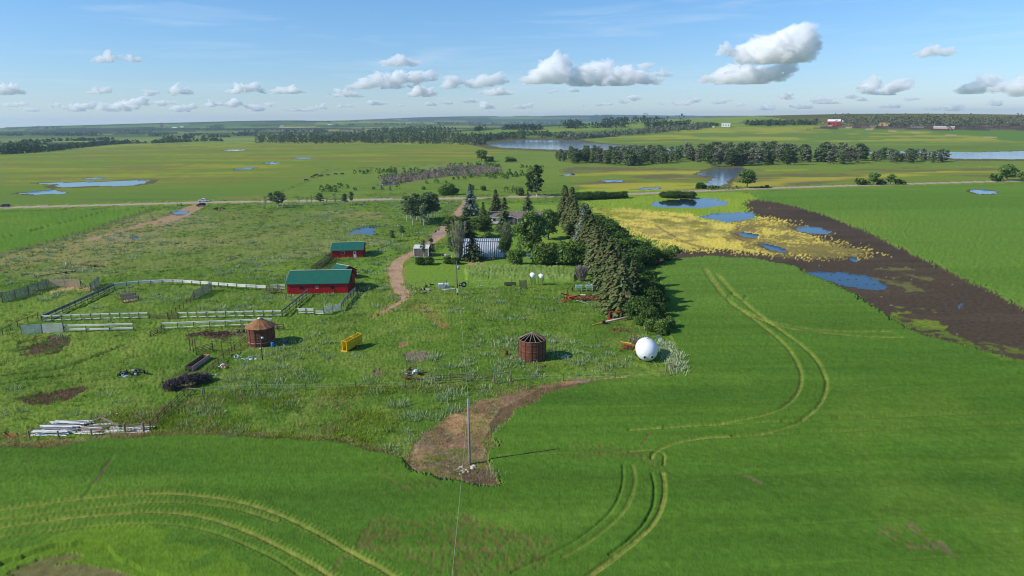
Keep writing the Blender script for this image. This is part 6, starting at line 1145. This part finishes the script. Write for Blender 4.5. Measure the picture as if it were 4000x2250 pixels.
scrap(2190, 1402, 7, 3.2, 'pale green bent iron frame in the bin shadow', ['mint', 'mint', 'trim'], 16, H_=.3, long_=2.2); scrap(2120, 1440, 4, .8, 'small rusty stump-like scrap below the roofless bin', ['iron', 'rust'], 17, H_=.5, long_=.8)
scrap(40, 1716, 5, 2.4, 'orange plastic rails at the left end of the pipe heap', ['orange', 'rustroof'], 18, H_=.25, long_=2.2); scrap(1790, 1800, 0, 1, 'x', ['white'], 19) if False else None
scrap(1068, 1150, 5, 1.4, 'dark iron hatch by the gate left of the barn', ['iron', 'pipe', 'dark'], 20, H_=1.2); scrap(1345, 1050, 10, 1.8, 'brown scrap stacked right of the little green-roofed shed', ['iron', 'darkwood', 'rust'], 21, H_=1.3); scrap(1290, 1004, 8, 1.8, 'rusty scrap at the corner of the small red barn', ['rust', 'iron', 'redpaint'], 22, H_=1.0)
scrap(1100, 1352, 3, 1.4, 'leaning grey bar and blue drum right of the rusty bin', ['steel', 'blue'], 23, H_=.8); scrap(440, 1628, 2, .8, 'scrap of white sheet lying on the grass', ['white'], 24, H_=.1, long_=.9); scrap(740, 983, 2, .8, 'small orange thing lying on the upper pasture', ['orange'], 25, H_=.3, long_=.6)
scrap(1915, 1012, 6, 2.6, 'red and yellow toys against the silver shed wall', ['white', 'yellow', 'redpaint'], 26, H_=.6, long_=.9); scrap(1740, 1000, 10, 2.6, 'white junk stacked behind the low dark hedge', ['trim', 'steel', 'brownwall'], 27, H_=.8); scrap(2180, 970, 6, 1.8, 'grey stones and table on the lawn', ['stone', 'wood', 'steel'], 28, H_=.4, long_=.8)
scrap(80, 1196, 0, 1, 'x', ['white'], 1) if False else None
A = P(1806, 1010); r = thing('small_car', 'green and red yard machine beside the corner spruce', 'garden tractor', (A[0], A[1], 0), .1); MB().box(0, 0, .3, 1.5, .8, .9).build('body', M['mint'], r); MB().box(.6, -.05, .25, 1.0, -.01, .95).build('grille', M['redpaint'], r); [wheel(MB(), (x, y, .28), .28, .1).build('wheel', M['tyre'], r, True) for x in (.2, 1.3) for y in (0, .8)]
# concrete pad and barrel
A = P(2015, 1412); r = thing('concrete_pad', 'dark stained pad left of the roofless bin', 'concrete pad', (A[0], A[1], 0)); MB().lathe([(0, .12), (2.0, .12), (2.05, 0)], 18, (0, .6, 0)).build('slab', M['concrete'], r)
A = P(1978, 1390); r = thing('rusty_barrel', 'rusty barrel standing left of the stained pad', 'barrel', (A[0], A[1], 0)); MB().lathe([(0, 1.0), (.3, 1.0), (.32, .95), (.32, .66), (.34, .64), (.32, .62), (.32, .36), (.34, .34), (.32, .32), (.31, 0)], 14).build('drum', M['rust'], r, True)
A = P(1066, 1357); r = thing('blue_barrel', 'dark blue barrel against the shaded side of the rusty bin', 'barrel', (A[0], A[1], 0)); MB().lathe([(0, 1.0), (.3, 1.0), (.33, .9), (.33, .1), (.3, 0)], 14).build('drum', M['blue'], r, True)
# trampoline
A = P(2082, 1016); r = thing('trampoline', 'trampoline with blue pad and dark safety net on the lawn', 'trampoline', (A[0], A[1]+1.9, 0)); MB().lathe([(1.55, .86), (1.9, .86), (1.92, .8), (1.55, .8)], 24).build('pad', M['blue'], r); MB().lathe([(0, .82), (1.54, .82)], 24).build('mat', M['net'], r)
for k in range(6): a = k*math.pi/3+.3; MB().tube([(1.9*math.cos(a), 1.9*math.sin(a), 0), (1.9*math.cos(a), 1.9*math.sin(a), 2.7)], .045, 5).build('net_pole', M['trim'], r)
m = MB()
for k in range(30): a = 2*math.pi*k/30; m.beam((1.86*math.cos(a), 1.86*math.sin(a), .86), (1.86*math.cos(a), 1.86*math.sin(a), 2.5), .03)
for z in (1.2, 1.6, 2.0, 2.5): m.tube([(1.86*math.cos(2*math.pi*k/24), 1.86*math.sin(2*math.pi*k/24), z) for k in range(25)], .02, 3, cap=False)
m.build('net', M['net'], r)
A = P(2140, 957); r = thing('swing_frame', 'long yellow low bar across the lawn', 'goal frame', (A[0], A[1]-.5, 0), 0); MB().beam((0, 0, .35), (8.8, 0, .35), .1).build('bar', M['yellow'], r); [MB().beam((x, 0, 0), (x, 0, .35), .1).build('foot', M['yellow'], r) for x in (0, 8.8)]
# disc implement behind the bin
A = P(905, 1302); r = thing('disc_harrow', 'orange-tan disc harrow behind the rusty bin', 'disc harrow', (A[0], A[1], 0), .02)
for y in (0, 1.3): MB().beam((0, y, .85), (4.6, y, .85), .12).build('frame_beam', M['rustroof'], r)
for k in range(5): MB().beam((1.1*k, 0, .85), (1.1*k, 1.3, .85), .1).build('cross_member', M['rustroof'], r)
for k in range(7): wheel(MB(), (1.0+.5*k, .2, .4), .38, .05, 'x', 12).build('disc', M['tyre'] if k % 2 else M['trim'], r, True)
A = P(905, 1296); o = crown_mesh('brush', [(random.uniform(-5, 2.5), random.uniform(-1.5, 1.8), .1, 1.3, .35) for _ in range(20)], 1600, .22, [sc(92, 70, 62), sc(134, 108, 92)], 5); q = link('brush_litter', o, M['leaf'], None, (A[0]-2.5, A[1]-1.8, .05)); tag(q, 'brown dead brush strewn left of the rusty bin', None, None, 'stuff')
# dark brush heap and feed trough
A = P(705, 1530); R = random.Random(4); bl = []
for k in range(26): t = R.random(); bl.append((-2.4+5.0*t+R.uniform(-.5, .5), R.uniform(-.9, .9)+3.2*t, .5+.7*math.sin(math.pi*t), 1.0, .9))
o = crown_mesh('brush', bl, 5200, .20, [sc(52, 48, 50), sc(98, 92, 92)], 6); r = thing('brush_heap', 'dark shaggy heap of old hay and brush in the lower pasture', 'brush heap', (A[0], A[1]+.6, 0)); link('twigs', o, M['leaf'], r)
A = P(752, 1452); B = P(822, 1402); r, L = frame_thing('feed_trough', A, B, 'long dark feed trough lying beside the pipe fence', 'trough'); L *= 1.0
MB().box(0, -.03, .05, L, .03, .95).build('side', M['pink'], r); MB().box(0, 1.25, .05, L, 1.31, .95).build('side', M['darkwood'], r); MB().box(.02, .04, .3, L-.02, 1.24, .36).build('floor', M['dark'], r); MB().box(L-.06, .04, .4, L, 1.24, .98).build('end_board', M['straw'], r); MB().box(0, .04, .4, .06, 1.24, .95).build('end_board', M['darkwood'], r)
# heaps of white pipes and boards, every piece its own
def pipeheap(px0, px1, yb, n, label, seed, mats, H_, dep, layers):
    A = P(px0, yb); B = P(px1, yb); r, L = frame_thing('pipe_heap', A, B, label, 'pipe heap'); R = random.Random(seed)
    for k in range(n):
        l = k/n; y = R.uniform(0, dep); z = .1+H_*(1-abs(y/dep-.45)*1.3)*R.random(); z = max(.08, z); ln = L*R.uniform(.72, 1.0); x0 = R.uniform(-.1, .3)*L*.5+y*.28; tw = R.uniform(-.35, .35)
        MB().tube([(x0, y-tw, z), (x0+ln, y+tw, z+R.uniform(-.05, .08))], R.uniform(.06, .10), 6).build('pipe', M[R.choice(mats)], r)
    return r
pipeheap(118, 262, 1706, 60, 'neat heap of long white pipes in the lower left corner', 1, ['rail', 'rail', 'white', 'rail', 'greyrail'], 1.15, 4.2, 5)
pipeheap(280, 400, 1702, 30, 'sprawling heap of pale pipes right of the neat one', 2, ['rail', 'pink', 'rail', 'wood'], .6, 3.2, 3); pipeheap(390, 560, 1698, 22, 'thin scatter of planks by the stout corner posts', 3, ['pink', 'rail', 'wood', 'rail'], .3, 2.6, 2)
A = P(382, 1668); r = thing('leaning_planks', 'two crossed tan planks on top of the pale pipes', 'planks', (A[0], A[1], 0), 0); MB().beam((-1.6, -.2, .55), (.1, .9, 1.1), .22, .06).build('plank', M['wood'], r); MB().beam((.0, 1.0, 1.05), (3.4, -.6, .5), .3, .07).build('plank', M['wood'], r)
# augers lying in the upper left pasture
for (a, b, lb) in (((260, 1038), (412, 1048), 'long brown auger lying in the upper left pasture'), ((138, 1086), (302, 1066), 'rusty auger lying just above the windbreak corner')):
    A = P(*a); B = P(*b); r, L = frame_thing('old_auger', A, B, lb, 'auger'); MB().tube([(0, 0, .5), (L, 0, .6)], .12, 6).build('tube', M['iron'], r, True); MB().box(L*.7, -.2, .2, L*.7+.6, .3, .85).build('gearbox', M['iron'], r); [MB().beam((x, 0, 0), (x, 0, .5), .08).build('leg', M['iron'], r) for x in (.3, L*.6)]
    MB().box(-.2, -.15, .3, .1, .2, .95).build('motor', M['white'] if 'long brown' in lb else M['iron'], r)
scrap(314, 1048, 3, .9, 'small white figure-like object below the long brown auger', ['white', 'white'], 31, H_=1.0, long_=.5); scrap(356, 1052, 3, .9, 'black drum right of the small white object', ['dark', 'tyre'], 32, H_=.6, long_=.8); scrap(60, 1056, 2, .7, 'lone pale bucket in the upper left pasture', ['steel', 'trim'], 33, H_=.4, long_=.5)
scrap(470, 1306, 3, 2.0, 'tan stick lying below the isolated double rails', ['pink', 'wood'], 34, H_=.1, long_=2.2); scrap(1010, 1372, 3, 3.0, 'white plank lying before the rusty bin', ['pink', 'trim'], 35, H_=.08, long_=2.4); scrap(1022+0, 1104, 0, 1, 'x', ['white'], 1) if False else None
scrap(648, 840, 2, 1.5, 'brown log lying above the worn lane', ['rust'], 36, H_=.3) if False else None
A = P(860, 818); r = thing('dirt_heap', 'dark dirt heap right of the parked cars', 'dirt heap', (A[0], A[1], 0)); m = MB()
for k in range(12): m.rock((random.uniform(-2.6, 2.6), random.uniform(-1, 1), 0), random.uniform(.9, 1.6), k, .85, 9)
m.build('soil', M['dirt'], r, True)
A = P(1020, 843); r = thing('dirt_heap', 'small brown dirt bank left of the roadside trees', 'dirt heap', (A[0], A[1], 0)); m = MB(); [m.rock((x, 0, 0), .8, k, .5, 8) for k, x in enumerate((-1.6, -.6, .5, 1.5))]; m.build('soil', M['rust'], r, True)
# stones at the pole foot
R = random.Random(3)
pts = [(R.gauss(1812, 16), 1846+R.gauss(0, 9)) for _ in range(34)]+[(1852, 1826), (1845, 1832), (1753, 1824), (1866, 1812), (1858, 1830), (1511, 1828)]
for k, (px, py) in enumerate(pts):
    big = k in (34, 35); A = P(px, py); s = (.34 if big else R.uniform(.10, .20)) if k != 39 else .12; o = MB().rock((0, 0, s*.3), s, k, .7).build('fieldstone', M['stone'], None, True, (A[0], A[1], 0))
    lb = {34: 'largest pale boulder at the foot of the near pole', 35: 'flat boulder touching the largest one at the pole', 36: 'single stone left of the stone scatter', 37: 'stone just right of the pole foot', 38: 'stone before the largest boulder', 39: 'lone stone out in the near crop'}.get(k, 'pale fist-to-head sized stone in the heap left of the pole foot'); tag(o, lb, 'stone', 'fieldstones heaped by the near pole' if k < 34 else None)
# ---------------------------------------------------------------- cattle
def cow(px, py, mat, rz, label, graze=True):
    x, y = P(px, py); r = thing('cow', label, 'cow', (x, y, 0), rz, 'cattle grazing beyond the road'); r.scale = (1.15, 1.15, 1.15); m = MB()
    m.tube([(-.95, 0, 1.02), (-.75, 0, 1.0), (-.2, 0, .95), (.45, 0, .98), (.8, 0, 1.05), (1.05, 0, 1.1)], .38, 8, .30); m.tube([(.95, 0, 1.12), (1.3, 0, .95 if graze else 1.35), (1.55, 0, .45 if graze else 1.5)], .2, 6, .13); m.tube([(1.5, 0, .5 if graze else 1.5), (1.72, 0, .2 if graze else 1.35)], .15, 6, .09)
    for lx, ly in ((-.75, -.2), (-.75, .2), (.7, -.2), (.7, .2)): m.tube([(lx, ly, .95), (lx+(.06 if lx < 0 else -.02), ly, .5), (lx, ly, 0)], .13, 5, .05)
    m.tube([(-.98, 0, 1.15), (-1.1, 0, .6)], .035, 4); m.build('body', M[mat], r, True)
for px, py, mt, rz, lb in ((1195, 708, 'cow', 0.3, 'black cow nearest the rutted canola, alone'), (1220, 696, 'cow', 2.8, 'black cow at the left of the herd'), (1228, 690, 'cow', .2, 'black cow second from the left in the herd'), (1238, 686, 'cow', 3.3, 'black cow at the top of the herd'), (1248, 692, 'browncow', 0, 'brown cow in the middle of the herd'), (1258, 690, 'cow', 3.0, 'dark cow right of the brown one'), (1280, 688, 'browncow', .2, 'brown calf right of the herd'), (1311, 684, 'cow', .1, 'black cow second from the right, apart from the herd'), (1338, 683, 'cow', 3.2, 'black cow farthest right of all')):
    cow(px, py, mt, rz, lb)
# ---------------------------------------------------------------- clouds
def cloud_mat():
    m = bpy.data.materials.new('cloud_vapour'); m.use_nodes = True; n = m.node_tree; n.nodes.clear(); o = n.nodes.new('ShaderNodeOutputMaterial'); v = n.nodes.new('ShaderNodeVolumeScatter')
    v.inputs['Color'].default_value = (1, 1, 1, 1); v.inputs['Density'].default_value = .015; v.inputs['Anisotropy'].default_value = 0.0; n.links.new(v.outputs[0], o.inputs['Volume']); return m
M['cloud'] = cloud_mat(); M['cloud_far'] = cloud_mat(); M['cloud_far'].node_tree.nodes['Volume Scatter'].inputs['Density'].default_value = .022
import bmesh
def ico(sub):
    bm = bmesh.new(); bmesh.ops.create_icosphere(bm, subdivisions=sub, radius=1); V = np.array([v.co[:] for v in bm.verts]); Fq = np.array([[v.index for v in f.verts] for f in bm.faces]); bm.free(); return V, Fq
ICO = ico(2)
CLOUDS = [  # parts in photo pixels: (x, y, half width, half height); label
 ('great peaked cumulus at the upper right', 8500, [(2965, 205, 70, 34), (3030, 195, 80, 45), (3095, 185, 60, 55), (3124, 152, 38, 46), (3138, 122, 22, 28), (3144, 108, 12, 16), (2920, 215, 45, 22), (2900, 190, 18, 14), (3120, 210, 45, 32), (3000, 235, 110, 18)]),
 ('broad cumulus bank under the great peaked one', 8800, [(2800, 310, 50, 18), (2860, 295, 50, 30), (2930, 300, 60, 32), (3010, 290, 60, 28), (3060, 270, 40, 18), (2830, 285, 25, 22), (2900, 255, 30, 12), (3090, 250, 40, 10)]),
 ('small puff left of the great peaked cumulus', 8400, [(2832, 200, 20, 20), (2836, 188, 12, 10)]),
 ('leaning tall cumulus above the middle', 8600, [(2080, 315, 40, 18), (2120, 300, 50, 30), (2160, 275, 42, 42), (2185, 250, 32, 34), (2200, 225, 16, 14), (2170, 310, 70, 20)]),
 ('large twin cumulus right of the leaning one', 8700, [(2265, 320, 35, 24), (2300, 300, 45, 36), (2340, 285, 38, 38), (2375, 255, 20, 24), (2360, 315, 60, 24), (2420, 305, 50, 30), (2460, 290, 40, 28), (2520, 260, 22, 16), (2500, 310, 45, 20), (2560, 315, 30, 14)]),
 ('low puff beside the large twin cumulus', 8900, [(2585, 288, 26, 14), (2615, 290, 18, 9)]),
 ('stretched cumulus row left of the middle', 9000, [(1390, 340, 35, 16), (1430, 328, 32, 22), (1480, 312, 22, 24), (1540, 310, 45, 25), (1620, 305, 45, 22), (1670, 300, 25, 20), (1520, 335, 90, 12)]),
 ('flat small cumulus over the middle', 8500, [(1520, 248, 25, 16), (1555, 236, 30, 20), (1600, 245, 28, 14), (1560, 255, 50, 10)]),
 ('cumulus pair left of the leaning one', 9200, [(1775, 320, 30, 22), (1760, 340, 35, 12), (1860, 330, 40, 18), (1910, 318, 40, 22), (1945, 300, 18, 18), (1960, 315, 20, 10)]),
 ('low cloud strip under the cumulus pair', 9600, [(1920, 362, 40, 12), (1960, 364, 30, 10)]),
 ('cloudlet below the cumulus row', 9400, [(1610, 370, 35, 12), (1650, 358, 30, 18), (1690, 365, 22, 10)]),
 ('long thin cloud left of the cloudlet', 9500, [(1300, 373, 30, 8), (1360, 368, 35, 13), (1395, 375, 20, 8)]),
 ('left one of the two upper left puffs', 8600, [(395, 235, 30, 9), (430, 230, 32, 13)]), ('right one of the two upper left puffs', 8600, [(510, 234, 24, 10), (530, 232, 20, 9)]),
 ('puff at the left edge of the sky', 9400, [(10, 360, 20, 14), (40, 350, 25, 16), (80, 360, 16, 8)]), ('single low puff near the left', 9600, [(375, 360, 25, 12), (395, 357, 20, 10)]),
 ('flat cloud pair on the left', 9600, [(590, 364, 22, 12), (680, 366, 30, 10), (700, 352, 30, 12), (740, 362, 20, 8)]), ('cumulus left of the small domed one', 9500, [(920, 362, 30, 12), (950, 345, 34, 18), (1000, 335, 16, 12), (1020, 355, 16, 10)]), ('small domed cumulus left of the middle', 9600, [(1095, 356, 26, 12), (1130, 354, 36, 15), (1165, 360, 18, 8)]),
 ('rising streaky cloud low on the left', 10500, [(430, 420, 40, 14), (480, 415, 40, 14), (530, 402, 26, 14), (555, 390, 16, 12)]), ('faint cloud low on the far left', 11000, [(290, 424, 35, 12), (340, 415, 40, 12), (120, 430, 40, 9), (380, 402, 25, 8)]),
 ('small cloud low under the domed one', 10500, [(690, 425, 26, 12), (720, 418, 26, 14)]), ('wispy low cloud left of the middle', 10800, [(1000, 420, 26, 14), (1060, 408, 26, 10), (1150, 430, 36, 8), (1200, 430, 36, 8)]),
 ('low cloud under the long thin one', 10400, [(1455, 402, 20, 12), (1490, 404, 26, 8), (1560, 412, 26, 7), (1680, 408, 24, 8), (1740, 402, 30, 7), (1830, 393, 32, 10)]), ('low broken clouds right of the middle', 10600, [(2160, 358, 18, 8), (2238, 354, 22, 9), (2480, 382, 24, 12), (2440, 396, 24, 7), (2590, 408, 18, 7), (2290, 415, 30, 5)]),
 ('grey small cloud high on the far right', 8800, [(3600, 212, 30, 14), (3650, 200, 38, 18), (3690, 205, 26, 12)]), ('cloud cluster on the right', 9300, [(3390, 350, 32, 18), (3420, 320, 24, 16), (3460, 358, 36, 18), (3500, 335, 34, 16), (3530, 312, 26, 8)]), ('small cloud right of the great bank', 10000, [(3060, 378, 22, 10), (3080, 368, 16, 8)]),
 ('low faint clouds on the right', 10500, [(3200, 390, 40, 12), (3240, 402, 40, 10), (3320, 378, 26, 10), (3370, 388, 24, 8), (3560, 388, 24, 8), (2720, 392, 26, 10), (2810, 400, 30, 8), (2840, 392, 18, 8)]),
 ('cumulus near the right edge', 9200, [(3770, 362, 32, 14), (3810, 348, 36, 20), (3860, 322, 40, 18), (3900, 345, 36, 16), (3935, 330, 20, 12)]), ('cumulus cut by the right edge', 9200, [(3985, 350, 34, 22), (4040, 340, 50, 30), (3960, 365, 26, 10)])]
_lc = random.Random(8)
for k_, x_ in enumerate((60, 205, 560, 640, 830, 905, 1240, 1335, 1900, 2040, 2360, 2660, 2900, 2990, 3130, 3480, 3640, 3720, 3880)):
    y_ = 402+_lc.randint(0, 26); w_ = _lc.randint(20, 40); CLOUDS.append(('low thin cloud near the horizon, '+(LFT[k_] if k_ < 19 else 'last')+' of the lowest string', 10800, [(x_, y_, w_, 8), (x_+w_*.7, y_-3, w_*.6, 7), (x_-w_*.5, y_+2, w_*.5, 5)]))
def make_cloud(label, D, parts, seed):
    R = np.random.default_rng(seed); Vs = []; Fs = []; nb = 0; cx, cy = parts[0][0], parts[0][1]; d = ray(cx, cy); hd = math.hypot(d[0], d[1]); O = np.array([d[0]/hd*D, d[1]/hd*D, CAM_H+d[2]/hd*D])
    for (px, py, wv, hv) in parts:
        d = ray(px, py); hd = math.hypot(d[0], d[1]); s = D/FOC; c = np.array([d[0]/hd*D, d[1]/hd*D, CAM_H+d[2]/hd*D]); W_ = wv*s*1.15; H_ = hv*s*1.2; n = max(8, int(8+wv*hv/55))
        for k in range(n):
            t = R.uniform(-1, 1); u_ = R.uniform(-.6, .75)*math.sqrt(max(0, 1-t*t)); q = min(W_, H_)*R.uniform(.30, .62) if k else H_*.8
            p = c-O+np.array([t*W_*.82, R.uniform(-.7, .7)*W_*.6, u_*H_*.8]) if k else c-O
            v = ICO[0]; nrm = v*(1+.22*(fbm(v[:, 0]*3+k*7, v[:, 1]*3+v[:, 2]*4, 1.0, seed+k, 3)-.5)[:, None]*2); sc_ = np.array([1.25 if k else W_/H_*.7, 1.1, .9])
            Vs.append(p+nrm*q*sc_); Fs.append(ICO[1]+nb); nb += len(v)
    o = link('cloud', npmesh('cloud', np.concatenate(Vs), np.concatenate(Fs), None, True), None, None, tuple(O))
    md_ = o.modifiers.new('merge', 'REMESH'); md_.mode = 'VOXEL'; md_.voxel_size = D*.0011; dg = bpy.context.evaluated_depsgraph_get(); me = bpy.data.meshes.new_from_object(o.evaluated_get(dg)); o.modifiers.clear(); old = o.data; o.data = me; bpy.data.meshes.remove(old)
    a = np.empty(len(me.vertices)*3); me.vertices.foreach_get('co', a); a = a.reshape(-1, 3); nn = .06+.75*(np.abs(fbm(a[:, 0]/80+a[:, 1]/110, a[:, 2]/80+a[:, 1]/130, 1.0, seed, 5)-.5)*2-.35)+.75*(fbm(a[:, 0]/30+a[:, 1]/30, a[:, 2]/24-a[:, 1]/40, 1.0, seed+9, 3)-.5); c_ = a.mean(0); d_ = a-c_; a = a+d_/np.linalg.norm(d_, axis=1, keepdims=True)*(nn*D*.0115)[:, None]; a[:, 2] = np.maximum(a[:, 2], np.percentile(a[:, 2], 6)+nn*6)
    me.vertices.foreach_set('co', a.ravel()); me.update(); me.materials.append(M['cloud'] if D < 9300 else M['cloud_far']); return tag(o, label, 'cloud', 'fair weather clouds')
for i, (lb, D, parts) in enumerate(CLOUDS): make_cloud(lb, D, parts, 100+i)
print('TRIS', sum(len(m.polygons)*2 for m in bpy.data.meshes), 'objs', len(bpy.data.objects))
